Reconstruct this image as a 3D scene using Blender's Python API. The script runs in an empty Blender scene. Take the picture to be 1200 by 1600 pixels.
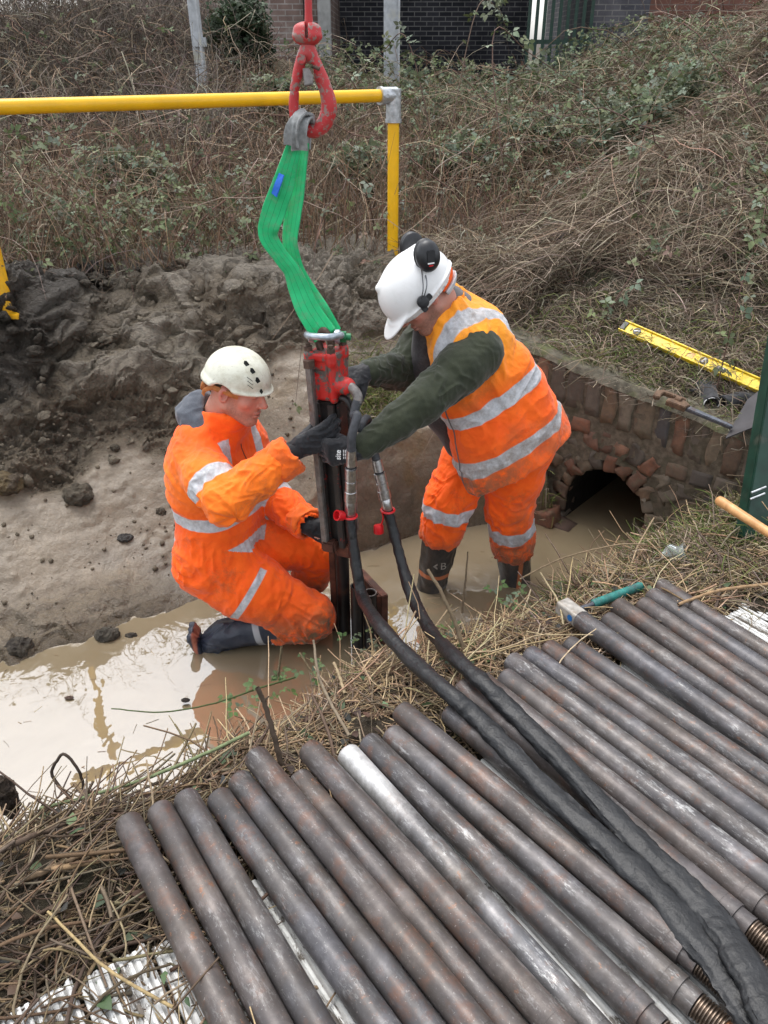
import bpy, bmesh, math, random
import numpy as np
from mathutils import Vector, Matrix

rng = np.random.default_rng(7)
random.seed(7)
scene = bpy.context.scene
COL = scene.collection
A = np.array
HCAM = 2.1
PITCH = math.radians(30.0)
CP, SP = math.cos(PITCH), math.sin(PITCH)

# ---------------------------------------------------------------- camera rays used as a tape measure
def ray(px, py):
    x = (px - 600) / 1250.0
    y = (800 - py) / 1250.0
    return A([x, CP + SP * y, -SP + CP * y])
def atz(px, py, z):
    d = ray(px, py)
    return A([0, 0, HCAM]) + d * ((z - HCAM) / d[2])
def aty(px, py, Y):
    d = ray(px, py)
    return A([0, 0, HCAM]) + d * (Y / d[1])
def att(px, py, t):
    return A([0, 0, HCAM]) + ray(px, py) * t

def nrm(v):
    v = np.asarray(v, float)
    return v / (np.linalg.norm(v) + 1e-12)

# ---------------------------------------------------------------- noise
def _hash(ix, iy, iz, seed):
    h = (ix.astype(np.uint32) * np.uint32(374761393)) ^ (iy.astype(np.uint32) * np.uint32(668265263)) ^ (iz.astype(np.uint32) * np.uint32(2246822519)) ^ np.uint32((seed * 3266489917) & 0xffffffff)
    h = (h ^ (h >> np.uint32(13))) * np.uint32(1274126177)
    h = (h ^ (h >> np.uint32(16))) * np.uint32(2654435761)
    h = h ^ (h >> np.uint32(15))
    return h.astype(np.float32) / np.float32(4294967295.0)
def vn(p, seed=0):
    p = np.asarray(p, np.float32)
    i = np.floor(p)
    f = p - i
    i = i.astype(np.int64)
    u = f * f * f * (f * (f * 6 - 15) + 10)
    r = 0
    for dx in (0, 1):
        wx = u[..., 0] if dx else 1 - u[..., 0]
        for dy in (0, 1):
            wy = u[..., 1] if dy else 1 - u[..., 1]
            for dz in (0, 1):
                wz = u[..., 2] if dz else 1 - u[..., 2]
                r = r + wx * wy * wz * _hash(i[..., 0] + dx, i[..., 1] + dy, i[..., 2] + dz, seed)
    return r * 2 - 1
def fbm(p, octv=4, seed=0, gain=.5, lac=2.03):
    p = np.asarray(p, np.float32)
    a, s, r = 1.0, 0.0, 0
    for o in range(octv):
        r = r + a * vn(p, seed + o * 17)
        s += a
        a *= gain
        p = p * lac + 3.7
    return r / s
def worley(p, seed=0):
    """F1 distance and id hash, 3-D"""
    p = np.asarray(p, np.float32)
    i = np.floor(p).astype(np.int64)
    f = p - i
    best = np.full(p.shape[:-1], 9.0, np.float32)
    sec = best.copy()
    cid = np.zeros_like(best)
    for dx in (-1, 0, 1):
        for dy in (-1, 0, 1):
            for dz in (-1, 0, 1):
                a, b, c = i[..., 0] + dx, i[..., 1] + dy, i[..., 2] + dz
                ox = dx + _hash(a, b, c, seed) - f[..., 0]
                oy = dy + _hash(a, b, c, seed + 1) - f[..., 1]
                oz = dz + _hash(a, b, c, seed + 2) - f[..., 2]
                d = np.sqrt(ox * ox + oy * oy + oz * oz)
                m = d < best
                sec = np.where(m, best, np.minimum(sec, d))
                cid = np.where(m, _hash(a, b, c, seed + 5), cid)
                best = np.where(m, d, best)
    return best, sec, cid
def sstep(a, b, x):
    t = np.clip((x - a) / (b - a), 0, 1)
    return t * t * (3 - 2 * t)
def lerp(a, b, t):
    return a + (b - a) * t

# ---------------------------------------------------------------- objects, labels
def tag(o, label=None, cat=None, group=None, kind=None):
    if label: o['label'] = label
    if cat: o['category'] = cat
    if group: o['group'] = group
    if kind: o['kind'] = kind
    return o
def empty(name, loc, label, cat, group=None):
    o = bpy.data.objects.new(name, None)
    o.location = [float(c) for c in loc]
    o.empty_display_size = .1
    COL.objects.link(o)
    return tag(o, label, cat, group)
def link(name, me, parent=None, m=None):
    o = bpy.data.objects.new(name, me)
    COL.objects.link(o)
    if m is not None and len(me.materials) == 0:
        me.materials.append(m)
    if parent is not None:
        o.parent = parent
        if parent.type == 'EMPTY' and parent.parent is None:
            o.matrix_parent_inverse = Matrix.Translation(-Vector(parent.location)) if parent.rotation_euler[2] == 0 else Matrix.Identity(4)
    return o
def npmesh(name, verts, faces, smooth=True, attrs=None, mats=None, matidx=None):
    """faces: list of int arrays (F,3) or (F,4)"""
    if isinstance(faces, np.ndarray): faces = [faces]
    faces = [f for f in faces if len(f)]
    me = bpy.data.meshes.new(name)
    verts = np.asarray(verts, np.float32)
    nl = sum(f.size for f in faces)
    nf = sum(len(f) for f in faces)
    me.vertices.add(len(verts))
    me.vertices.foreach_set('co', verts.ravel())
    me.loops.add(nl)
    me.loops.foreach_set('vertex_index', np.concatenate([f.ravel() for f in faces]).astype(np.int32))
    me.polygons.add(nf)
    sizes = np.concatenate([np.full(len(f), f.shape[1], np.int32) for f in faces])
    starts = np.concatenate([[0], np.cumsum(sizes)[:-1]]).astype(np.int32)
    me.polygons.foreach_set('loop_start', starts)
    me.polygons.foreach_set('use_smooth', np.full(nf, bool(smooth)))
    if matidx is not None:
        me.polygons.foreach_set('material_index', np.asarray(matidx, np.int32))
    me.update(calc_edges=True)
    me.validate()
    if attrs:
        for k, v in attrs.items():
            v = np.asarray(v, np.float32)
            if v.ndim == 1:
                at = me.attributes.new(k, 'FLOAT', 'POINT')
                at.data.foreach_set('value', v)
            else:
                at = me.attributes.new(k, 'FLOAT_COLOR', 'POINT')
                c = np.ones((len(v), 4), np.float32)
                c[:, :3] = v[:, :3]
                at.data.foreach_set('color', c.ravel())
    for m in (mats or []):
        me.materials.append(m)
    return me

class MB:
    """collects shapes into one mesh"""
    def __init__(s):
        s.v, s.f3, s.f4, s.n, s.a = [], [], [], 0, []
    def add(s, v, f, val=0.0):
        v = np.asarray(v, float)
        f = f if isinstance(f, list) else [f]
        for q in f:
            q = np.asarray(q, int)
            if len(q) == 0: continue
            (s.f3 if q.shape[1] == 3 else s.f4).append(q + s.n)
        s.v.append(v)
        s.a.append(np.full(len(v), val, float) if np.isscalar(val) else np.asarray(val, float))
        s.n += len(v)
        return s
    def tube(s, pts, r, n=10, caps=True, val=0.0, flat=None, up=None):
        """tube along points; r scalar or list; flat=(scale along side, scale along normal)"""
        P = np.asarray(pts, float)
        K = len(P)
        r = np.full(K, r, float) if np.isscalar(r) else np.asarray(r, float)
        T = np.gradient(P, axis=0)
        T /= np.linalg.norm(T, axis=1)[:, None] + 1e-9
        u = nrm(up) if up is not None else (A([0, 0, 1.]) if abs(T[0][2]) < .9 else A([1., 0, 0]))
        V = []
        for k in range(K):
            sd = nrm(np.cross(T[k], u))
            uu = np.cross(sd, T[k])
            if up is None: u = uu
            a = np.arange(n) * 2 * math.pi / n
            fs, fn = (1, 1) if flat is None else (flat[k] if isinstance(flat, list) else flat)
            V.append(P[k] + r[k] * (np.cos(a)[:, None] * sd * fs + np.sin(a)[:, None] * uu * fn))
        V = np.concatenate(V)
        q = []
        j = np.arange(n)
        j2 = (j + 1) % n
        for k in range(K - 1):
            q.append(np.stack([k * n + j, k * n + j2, (k + 1) * n + j2, (k + 1) * n + j], 1))
        fs_ = [np.concatenate(q)]
        if caps:
            V = np.concatenate([V, P[:1], P[-1:]])
            c0, c1 = K * n, K * n + 1
            fs_.append(np.concatenate([np.stack([np.full(n, c0), j2, j], 1), np.stack([np.full(n, c1), (K - 1) * n + j, (K - 1) * n + j2], 1)]))
        return s.add(V, fs_, val)
    def box(s, c, half, R=None, bev=.0, val=0.0):
        """bevelled box, R columns = axes"""
        c = np.asarray(c, float); half = np.asarray(half, float)
        R = np.eye(3) if R is None else np.asarray(R, float)
        bm = bmesh.new()
        bmesh.ops.create_cube(bm, size=2)
        for v in bm.verts: v.co = Vector((v.co.x * half[0], v.co.y * half[1], v.co.z * half[2]))
        if bev > 0:
            bmesh.ops.bevel(bm, geom=bm.edges[:], offset=bev, segments=2, affect='EDGES')
        return s.bm(bm, c, R, val)
    def bm(s, bm, c=(0, 0, 0), R=None, val=0.0):
        bm.verts.index_update()
        V = A([v.co[:] for v in bm.verts])
        R = np.eye(3) if R is None else np.asarray(R, float)
        V = V @ R.T + np.asarray(c, float)
        f3, f4 = [], []
        for f in bm.faces:
            ix = [v.index for v in f.verts]
            if len(ix) == 4: f4.append(ix)
            elif len(ix) == 3: f3.append(ix)
            else:
                for k in range(1, len(ix) - 1): f3.append([ix[0], ix[k], ix[k + 1]])
        bm.free()
        return s.add(V, [A(f3, int).reshape(-1, 3), A(f4, int).reshape(-1, 4)], val)
    def lathe(s, prof, c, axis, n=24, val=0.0, cap=True):
        """prof: list of (h along axis, radius)"""
        ax = nrm(axis)
        pts = [np.asarray(c, float) + ax * h for h, _ in prof]
        P = np.asarray(pts); r = [q for _, q in prof]
        u = A([0, 0, 1.]) if abs(ax[2]) < .9 else A([1., 0, 0])
        sd = nrm(np.cross(ax, u)); uu = np.cross(sd, ax)
        a = np.arange(n) * 2 * math.pi / n
        ring = np.cos(a)[:, None] * sd + np.sin(a)[:, None] * uu
        V = np.concatenate([P[k] + r[k] * ring for k in range(len(P))])
        j = np.arange(n); j2 = (j + 1) % n
        q = np.concatenate([np.stack([k * n + j, k * n + j2, (k + 1) * n + j2, (k + 1) * n + j], 1) for k in range(len(P) - 1)])
        fs_ = [q]
        if cap:
            K = len(P)
            V = np.concatenate([V, P[:1], P[-1:]])
            fs_.append(np.concatenate([np.stack([np.full(n, K * n), j2, j], 1), np.stack([np.full(n, K * n + 1), (K - 1) * n + j, (K - 1) * n + j2], 1)]))
        return s.add(V, fs_, val)
    def prism(s, outline, origin, ux, uy, th, val=0.0, bev=0.0):
        """2-D outline extruded by th both sides along ux x uy"""
        bm = bmesh.new()
        vs = [bm.verts.new((x, y, -th)) for x, y in outline]
        f = bm.faces.new(vs)
        r = bmesh.ops.extrude_face_region(bm, geom=[f])
        for v in r['geom']:
            if isinstance(v, bmesh.types.BMVert): v.co.z = th
        bmesh.ops.recalc_face_normals(bm, faces=bm.faces[:])
        if bev > 0:
            bmesh.ops.bevel(bm, geom=[e for e in bm.edges if abs(e.verts[0].co.z - e.verts[1].co.z) < 1e-6], offset=bev, segments=2, affect='EDGES')
        bmesh.ops.triangulate(bm, faces=[f for f in bm.faces if len(f.verts) > 4])
        ux, uy = nrm(ux), nrm(uy)
        return s.bm(bm, origin, np.stack([ux, uy, np.cross(ux, uy)], 1), val)
    def build(s, name, m, parent=None, smooth=True, sharp=35):
        V = np.concatenate(s.v)
        fs_ = []
        if s.f3: fs_.append(np.concatenate(s.f3))
        if s.f4: fs_.append(np.concatenate(s.f4))
        me = npmesh(name, V, fs_, smooth, {'val': np.concatenate(s.a)}, [m])
        if smooth and sharp and len(V) < 60000:
            me.set_sharp_from_angle(angle=math.radians(sharp))
        return link(name, me, parent)

def strands(P, W, val, cross=False, sides=0):
    """P (N,K,3) polylines, W (N,K) half widths, val (N,) -> verts, quads, attr.  sides=0: flat ribbons, else tubes"""
    N, K, _ = P.shape
    T = np.gradient(P, axis=1)
    T /= np.linalg.norm(T, axis=2, keepdims=True) + 1e-9
    rv = rng.normal(size=(N, 1, 3))
    S = np.cross(T, rv); S /= np.linalg.norm(S, axis=2, keepdims=True) + 1e-9
    if sides == 0:
        V = np.stack([P - S * W[..., None], P + S * W[..., None]], 2)  # N,K,2,3
        b = (np.arange(N)[:, None] * K + np.arange(K - 1)[None]) * 2
        b = b.ravel()
        q = np.stack([b, b + 1, b + 3, b + 2], 1)
        m = 2
    else:
        U = np.cross(S, T)
        a = np.arange(sides) * 2 * math.pi / sides
        V = P[:, :, None] + W[..., None, None] * (np.cos(a)[:, None] * S[:, :, None] + np.sin(a)[:, None] * U[:, :, None])
        b = (np.arange(N)[:, None] * K + np.arange(K - 1)[None]) * sides
        b = b.ravel()
        q = np.concatenate([np.stack([b + j, b + (j + 1) % sides, b + sides + (j + 1) % sides, b + sides + j], 1) for j in range(sides)])
        m = sides
    return V.reshape(-1, 3), q, np.repeat(val, K * m)

def spline(pts, n):
    """Catmull-Rom through points (list of 3-vectors), n samples"""
    P = np.asarray(pts, float)
    P = np.concatenate([[2 * P[0] - P[1]], P, [2 * P[-1] - P[-2]]])
    m = len(P) - 3
    t = np.linspace(0, m - 1e-6, n)
    i = t.astype(int); f = (t - i)[:, None]
    a, b, c, d = P[i], P[i + 1], P[i + 2], P[i + 3]
    return .5 * ((2 * b) + (-a + c) * f + (2 * a - 5 * b + 4 * c - d) * f ** 2 + (-a + 3 * b - 3 * c + d) * f ** 3)

# ---------------------------------------------------------------- signed distance modelling
class SDF:
    def __init__(s, lo, hi, h):
        s.lo = np.asarray(lo, float); s.h = h
        n = np.ceil((np.asarray(hi, float) - s.lo) / h).astype(int) + 1
        s.f = np.full(n, 1.0, np.float32)
        s.ax = [(s.lo[k] + h * np.arange(n[k])).astype(np.float32) for k in range(3)]
    def _sub(s, lo, hi):
        a = np.clip(np.floor((np.asarray(lo) - s.lo) / s.h).astype(int), 0, A(s.f.shape) - 1)
        b = np.clip(np.ceil((np.asarray(hi) - s.lo) / s.h).astype(int) + 1, 1, A(s.f.shape))
        sl = tuple(slice(a[k], max(b[k], a[k] + 1)) for k in range(3))
        X = s.ax[0][sl[0]][:, None, None]; Y = s.ax[1][sl[1]][None, :, None]; Z = s.ax[2][sl[2]][None, None, :]
        return sl, X, Y, Z
    def _join(s, sl, d, k, op):
        f = s.f[sl]
        if op == 'add':
            if k > 0:
                h = np.maximum(k - np.abs(f - d), 0) / k
                s.f[sl] = np.minimum(f, d) - h * h * k * .25
            else: s.f[sl] = np.minimum(f, d)
        elif op == 'sub':
            if k > 0:
                h = np.maximum(k - np.abs(f + d), 0) / k
                s.f[sl] = np.maximum(f, -d) + h * h * k * .25
            else: s.f[sl] = np.maximum(f, -d)
    def cap(s, a, b, ra, rb=None, k=.02, op='add'):
        a = np.asarray(a, float); b = np.asarray(b, float)
        rb = ra if rb is None else rb
        R = max(ra, rb) + k + 3 * s.h
        sl, X, Y, Z = s._sub(np.minimum(a, b) - R, np.maximum(a, b) + R)
        d = b - a; L2 = float(d @ d) + 1e-12
        t = np.clip(((X - a[0]) * d[0] + (Y - a[1]) * d[1] + (Z - a[2]) * d[2]) / L2, 0, 1)
        q = np.sqrt((X - a[0] - t * d[0]) ** 2 + (Y - a[1] - t * d[1]) ** 2 + (Z - a[2] - t * d[2]) ** 2) - (ra + (rb - ra) * t)
        s._join(sl, q.astype(np.float32), k, op)
        return s
    def chain(s, pts, rs, k=.02, op='add'):
        for i in range(len(pts) - 1): s.cap(pts[i], pts[i + 1], rs[i], rs[i + 1], k, op)
        return s
    def ell(s, c, r, R=None, k=.02, op='add'):
        c = np.asarray(c, float); r = np.asarray(r, float)
        R = np.eye(3) if R is None else R
        M = float(max(r)) + k + 3 * s.h
        sl, X, Y, Z = s._sub(c - M, c + M)
        x, y, z = X - c[0], Y - c[1], Z - c[2]
        l = [x * R[0, j] + y * R[1, j] + z * R[2, j] for j in range(3)]
        k0 = np.sqrt(sum((l[j] / r[j]) ** 2 for j in range(3))) + 1e-6
        k1 = np.sqrt(sum((l[j] / r[j] ** 2) ** 2 for j in range(3))) + 1e-6
        s._join(sl, (k0 * (k0 - 1) / k1).astype(np.float32), k, op)
        return s
    def box(s, c, half, R=None, rad=.01, k=.0, op='add'):
        c = np.asarray(c, float); half = np.asarray(half, float)
        R = np.eye(3) if R is None else R
        M = float(np.linalg.norm(half)) + k + 3 * s.h
        sl, X, Y, Z = s._sub(c - M, c + M)
        x, y, z = X - c[0], Y - c[1], Z - c[2]
        q = [np.abs(x * R[0, j] + y * R[1, j] + z * R[2, j]) - (half[j] - rad) for j in range(3)]
        d = np.sqrt(sum(np.maximum(w, 0) ** 2 for w in q)) + np.minimum(np.maximum(np.maximum(q[0], q[1]), q[2]), 0) - rad
        s._join(sl, d.astype(np.float32), k, op)
        return s
    def cut(s, p, n):
        """keep the side n points away from"""
        n = nrm(n)
        X = s.ax[0][:, None, None]; Y = s.ax[1][None, :, None]; Z = s.ax[2][None, None, :]
        s.f = np.maximum(s.f, ((X - p[0]) * n[0] + (Y - p[1]) * n[1] + (Z - p[2]) * n[2]).astype(np.float32))
        return s
    def mesh(s, smooth=1):
        f = s.f
        ins = f < 0
        n = f.shape
        cnt = np.zeros([m - 1 for m in n], np.int8)
        cs = [(i, j, k) for i in (0, 1) for j in (0, 1) for k in (0, 1)]
        for i, j, k in cs:
            cnt += ins[i:n[0] - 1 + i, j:n[1] - 1 + j, k:n[2] - 1 + k]
        act = (cnt > 0) & (cnt < 8)
        idx = np.argwhere(act)
        vid = np.full(act.shape, -1, np.int32)
        vid[act] = np.arange(len(idx))
        acc = np.zeros((len(idx), 3)); num = np.zeros(len(idx))
        for a in cs:
            for ax in range(3):
                if a[ax]: continue
                b = list(a); b[ax] = 1
                fa = f[idx[:, 0] + a[0], idx[:, 1] + a[1], idx[:, 2] + a[2]]
                fb = f[idx[:, 0] + b[0], idx[:, 1] + b[1], idx[:, 2] + b[2]]
                m = (fa < 0) != (fb < 0)
                t = np.where(m, fa / np.where(m, fa - fb, 1), 0)
                pos = np.tile(A(a, float), (len(idx), 1)); pos[:, ax] += t
                acc += pos * m[:, None]; num += m
        V = s.lo + s.h * (idx + acc / num[:, None])
        Q = []
        for ax in range(3):
            o = [x for x in range(3) if x != ax]
            sa = [slice(1, -1)] * 3; sb = [slice(1, -1)] * 3
            sa[ax] = slice(0, -1); sb[ax] = slice(1, None)
            ia = ins[tuple(sa)]; ib = ins[tuple(sb)]
            e = np.argwhere(ia != ib)
            if len(e) == 0: continue
            fl = ia[e[:, 0], e[:, 1], e[:, 2]]
            off = np.ones(3, int); off[ax] = 0
            e = e + off
            def vv(d1, d2):
                w = e.copy(); w[:, o[0]] -= d1; w[:, o[1]] -= d2
                return vid[w[:, 0], w[:, 1], w[:, 2]]
            q = np.stack([vv(1, 1), vv(0, 1), vv(0, 0), vv(1, 0)], 1)
            if ax == 1: fl = ~fl
            q[~fl] = q[~fl][:, ::-1]
            Q.append(q)
        Q = np.concatenate(Q)
        for _ in range(smooth):
            V = lap(V, Q, .5)
        return V, Q

def lap(V, Q, w):
    acc = np.zeros_like(V); num = np.zeros(len(V))
    for a in range(4):
        i, j = Q[:, a], Q[:, (a + 1) % 4]
        for c in range(3):
            acc[:, c] += np.bincount(i, V[j, c], len(V)) + np.bincount(j, V[i, c], len(V))
        num += np.bincount(i, minlength=len(V)) + np.bincount(j, minlength=len(V))
    return V + w * (acc / np.maximum(num, 1)[:, None] - V)
def vnormals(V, Q):
    n = np.cross(V[Q[:, 2]] - V[Q[:, 0]], V[Q[:, 3]] - V[Q[:, 1]])
    N = np.zeros_like(V)
    for a in range(4):
        for c in range(3):
            N[:, c] += np.bincount(Q[:, a], n[:, c], len(V))
    return N / (np.linalg.norm(N, axis=1, keepdims=True) + 1e-12)
def segd(P, a, b):
    """distance of points to segment, parameter"""
    a = np.asarray(a, float); b = np.asarray(b, float)
    d = b - a
    t = np.clip(((P - a) @ d) / (d @ d), 0, 1)
    return np.linalg.norm(P - a - t[:, None] * d, axis=1), t
def wrinkle(V, a, b, freq, seed, twist=1.2, q_s=1.3):
    """folds that run round a limb from a to b"""
    a = np.asarray(a, float); b = np.asarray(b, float)
    L = np.linalg.norm(b - a); ax = (b - a) / L
    al = (V - a) @ ax
    q = V - a - al[:, None] * ax
    q /= np.linalg.norm(q, axis=1, keepdims=True) + 1e-6
    wob = vn(q * 1.7 + al[:, None] * 4, seed + 3)
    c = np.stack([al * freq + twist * wob, q[:, 0] * q_s + q[:, 2] * q_s + 3, q[:, 1] * q_s + al * 2], 1)
    n = vn(c, seed)
    return 1 - 2.2 * np.abs(n)
def frame(F, U):
    """columns right, forward, up"""
    F = nrm(F); Rr = nrm(np.cross(F, U)); U = np.cross(Rr, F)
    return np.stack([Rr, F, U], 1)
# ---------------------------------------------------------------- materials
class NT:
    def __init__(s, name):
        s.m = bpy.data.materials.new(name)
        s.m.use_nodes = True
        s.t = s.m.node_tree
        s.b = s.t.nodes['Principled BSDF']
        s.out = s.t.nodes['Material Output']
    def n(s, ty, **kw):
        x = s.t.nodes.new(ty)
        for k, v in kw.items():
            if k in x.inputs.keys() if isinstance(k, str) else False: x.inputs[k].default_value = v
            else: setattr(x, k, v)
        return x
    def l(s, a, b): s.t.links.new(a, b); return s
    def obj(s):
        return s.n('ShaderNodeTexCoord').outputs['Object']
    def noise(s, scale, detail=4, rough=.55, vec=None, dist=0.0, stretch=None):
        x = s.n('ShaderNodeTexNoise')
        x.inputs['Scale'].default_value = scale
        x.inputs['Detail'].default_value = detail
        x.inputs['Roughness'].default_value = rough
        x.inputs['Distortion'].default_value = dist
        v = vec if vec is not None else s.obj()
        if stretch is not None:
            mp = s.n('ShaderNodeMapping'); mp.inputs['Scale'].default_value = stretch
            s.l(v, mp.inputs['Vector']); v = mp.outputs[0]
        s.l(v, x.inputs['Vector'])
        return x.outputs['Fac']
    def ramp(s, fac, stops, interp='LINEAR'):
        x = s.n('ShaderNodeValToRGB')
        cr = x.color_ramp
        cr.interpolation = interp
        while len(cr.elements) < len(stops): cr.elements.new(.5)
        for e, (p, c) in zip(cr.elements, stops):
            e.position = p
            e.color = (c, c, c, 1) if not hasattr(c, '__len__') else (*c, 1)
        s.l(fac, x.inputs['Fac'])
        return x.outputs['Color']
    def mix(s, fac, a, b, blend='MIX'):
        x = s.n('ShaderNodeMix', data_type='RGBA', blend_type=blend)
        for sock, v in ((x.inputs[0], fac), (x.inputs[6], a), (x.inputs[7], b)):
            if hasattr(v, 'is_linked'): s.l(v, sock)
            elif hasattr(v, '__len__'): sock.default_value = (*v, 1)
            else: sock.default_value = v
        return x.outputs[2]
    def math(s, op, a, b=0.0, clamp=False):
        x = s.n('ShaderNodeMath', operation=op, use_clamp=clamp)
        for sock, v in ((x.inputs[0], a), (x.inputs[1], b)):
            if hasattr(v, 'is_linked'): s.l(v, sock)
            else: sock.default_value = v
        return x.outputs[0]
    def attr(s, name, col=False):
        x = s.n('ShaderNodeAttribute', attribute_name=name)
        return x.outputs['Color'] if col else x.outputs['Fac']
    def set(s, **kw):
        for k, v in kw.items():
            k = {'col': 'Base Color', 'rough': 'Roughness', 'metal': 'Metallic', 'spec': 'Specular IOR Level', 'sheen': 'Sheen Weight', 'sss': 'Subsurface Weight', 'coat': 'Coat Weight', 'trans': 'Transmission Weight', 'ior': 'IOR', 'alpha': 'Alpha'}[k]
            sock = s.b.inputs[k]
            if hasattr(v, 'is_linked'): s.l(v, sock)
            elif hasattr(v, '__len__'): sock.default_value = (*v, 1)
            else: sock.default_value = v
        return s
    def bump(s, h, strength=.4, dist=.01, prev=None):
        x = s.n('ShaderNodeBump')
        x.inputs['Strength'].default_value = strength
        x.inputs['Distance'].default_value = dist
        s.l(h, x.inputs['Height'])
        if prev is not None: s.l(prev, x.inputs['Normal'])
        s.l(x.outputs[0], s.b.inputs['Normal'])
        return x.outputs[0]

def simple(name, c, rough=.6, metal=0., var=.25, scale=30, spec=.4, bump=.15, bd=.003, dirt=None, dirt_amt=.5, dirt_scale=9):
    t = NT(name)
    n = t.noise(scale, 5)
    lo = tuple(max(0, x * (1 - var)) for x in c); hi = tuple(min(1, x * (1 + var)) for x in c)
    col = t.ramp(n, [(.3, lo), (.7, hi)])
    if dirt is not None:
        d = t.ramp(t.noise(dirt_scale, 6, .65), [(.62 - .3 * dirt_amt, 0.), (.72, 1.)])
        col = t.mix(d, col, dirt)
    t.set(col=col, rough=rough, metal=metal, spec=spec)
    if bump: t.bump(t.noise(scale * 2, 4), bump, bd)
    return t.m

M = {}
def mk_mats():
    # orange high-visibility cloth with silver bands given by the band attribute
    def hivis(name, base, light, wear, dirt_base=.0):
        t = NT(name)
        st = t.attr('band')
        nz = t.noise(14, 6, .65)
        weave = t.noise(900, 2)
        col = t.mix(t.ramp(nz, [(.3, 0.), (.75, 1.)]), base, light)
        col = t.mix(t.attr('glare_fade'), col, (1.0, .36, .025))  # yellower mix, paints overexposed glare onto the top of the vest
        dirt = t.attr('dirt')
        dn = t.math('MULTIPLY', dirt, t.ramp(t.noise(22, 8, .7), [(.34, 0.), (.56, 1.)]))
        dn = t.math('MAXIMUM', dn, t.ramp(t.noise(5.5, 9, .78), [(.56, 0.), (.72, .55)]))
        band = t.ramp(t.math('MULTIPLY_ADD', st, -260.0), [(.0, 0.), (1., 1.)])
        silver = t.mix(t.ramp(t.noise(60, 6, .7), [(.35, 0.), (.7, 1.)]), (.40, .41, .43), (.62, .63, .66))
        silver = t.mix(t.ramp(t.noise(26, 8, .75), [(.5 , 0.), (.75, wear)]), silver, (.24, .20, .16))
        col = t.mix(band, col, silver)
        col = t.mix(dn, col, (.16, .095, .05))
        t.set(col=col, rough=.75, spec=.25, sheen=.15)
        rdg = t.math('ABSOLUTE', t.math('SUBTRACT', t.noise(16, 3, .5, None, .8), .5))
        rd2 = t.math('ABSOLUTE', t.math('SUBTRACT', t.noise(42, 3, .5, None, .6), .5))
        b0_ = t.bump(t.ramp(rdg, [(0., 0.), (.16, 1.)]), .22, .006)
        b0_ = t.bump(t.ramp(rd2, [(0., 0.), (.16, 1.)]), .12, .003, b0_)
        b1 = t.bump(t.noise(130, 5, .6), .2, .003, b0_)
        t.bump(weave, .15, .0008, b1)
        return t.m
    M['orange'] = hivis('hi_vis_orange', (.92, .100, .005), (1.0, .145, .009), .5)
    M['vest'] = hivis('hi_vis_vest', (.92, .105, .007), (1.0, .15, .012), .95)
    # olive sweatshirt, grey hoodie, black fabrics
    def cloth(name, c, c2, sc=300, rough=.9, dirt=None):
        t = NT(name)
        col = t.mix(t.ramp(t.noise(18, 5), [(.3, 0.), (.7, 1.)]), c, c2)
        col = t.mix(t.ramp(t.noise(sc, 2), [(.4, 0.), (.6, .35)]), col, tuple(x * .6 for x in c))
        if dirt is not None:
            col = t.mix(t.ramp(t.noise(14, 8, .7), [(.52, 0.), (.68, .8)]), col, dirt)
        t.set(col=col, rough=rough, spec=.2, sheen=.2)
        t.bump(t.noise(sc * 1.5, 2), .25, .0012, t.bump(t.noise(60, 4), .2, .004))
        return t.m
    M['olive'] = cloth('olive_knit', (.026, .032, .019), (.042, .048, .028))
    M['hoodie'] = cloth('grey_hoodie', (.075, .085, .105), (.12, .13, .15))
    M['collar'] = cloth('grey_collar', (.12, .115, .12), (.17, .16, .165))
    M['glove'] = cloth('black_glove', (.013, .0135, .016), (.028, .029, .033), 200, .55)
    M['bib'] = cloth('dark_jacket', (.035, .03, .032), (.07, .062, .062), 120, .7)
    M['sleeve'] = None
    t = NT('hose_sleeve')
    col = t.mix(t.ramp(t.noise(20, 6, .65), [(.35, 0.), (.7, 1.)]), (.005, .0055, .0065), (.014, .015, .017))
    col = t.mix(t.ramp(t.noise(34, 9, .78), [(.56, 0.), (.75, .35)]), col, (.11, .10, .085))
    t.set(col=col, rough=.48, spec=.45)
    t.bump(t.noise(500, 2), .2, .001, t.bump(t.noise(26, 5, .6), .5, .012))
    M['sleeve'] = t.m
    # boots
    t = NT('boot_rubber')
    col = t.mix(t.ramp(t.noise(25, 6, .65), [(.4, 0.), (.75, 1.)]), (.022, .02, .02), (.075, .06, .048))
    bd = t.ramp(t.math('MULTIPLY_ADD', t.attr('band'), -260.0), [(.0, 0.), (1., 1.)])
    col = t.mix(bd, col, (.42, .13, .05))
    t.set(col=col, rough=.4, spec=.5)
    t.bump(t.noise(90, 4), .25, .004)
    M['boot'] = t.m
    t = NT('wader_navy')
    col = t.mix(t.ramp(t.noise(25, 6, .65), [(.4, 0.), (.75, 1.)]), (.012, .017, .032), (.035, .042, .06))
    bd = t.ramp(t.math('MULTIPLY_ADD', t.attr('band'), -260.0), [(.0, 0.), (1., 1.)])
    col = t.mix(bd, col, (.34, .35, .37))
    col = t.mix(t.attr('dirt'), col, (.46, .14, .08))
    t.set(col=col, rough=.45, spec=.5)
    t.bump(t.noise(50, 4), .3, .006)
    M['navy'] = t.m
    # skin
    t = NT('skin')
    col = t.attr('Col', True)
    col = t.mix(t.ramp(t.noise(90, 5), [(.35, 0.), (.7, .35)]), col, (.50, .19, .13))
    t.set(col=col, rough=.5, spec=.35, sss=.12)
    t.b.inputs['Subsurface Radius'].default_value = (1, .3, .15)
    t.b.inputs['Subsurface Scale'].default_value = .006
    t.bump(t.noise(700, 3), .12, .0006)
    M['skin'] = t.m
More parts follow.
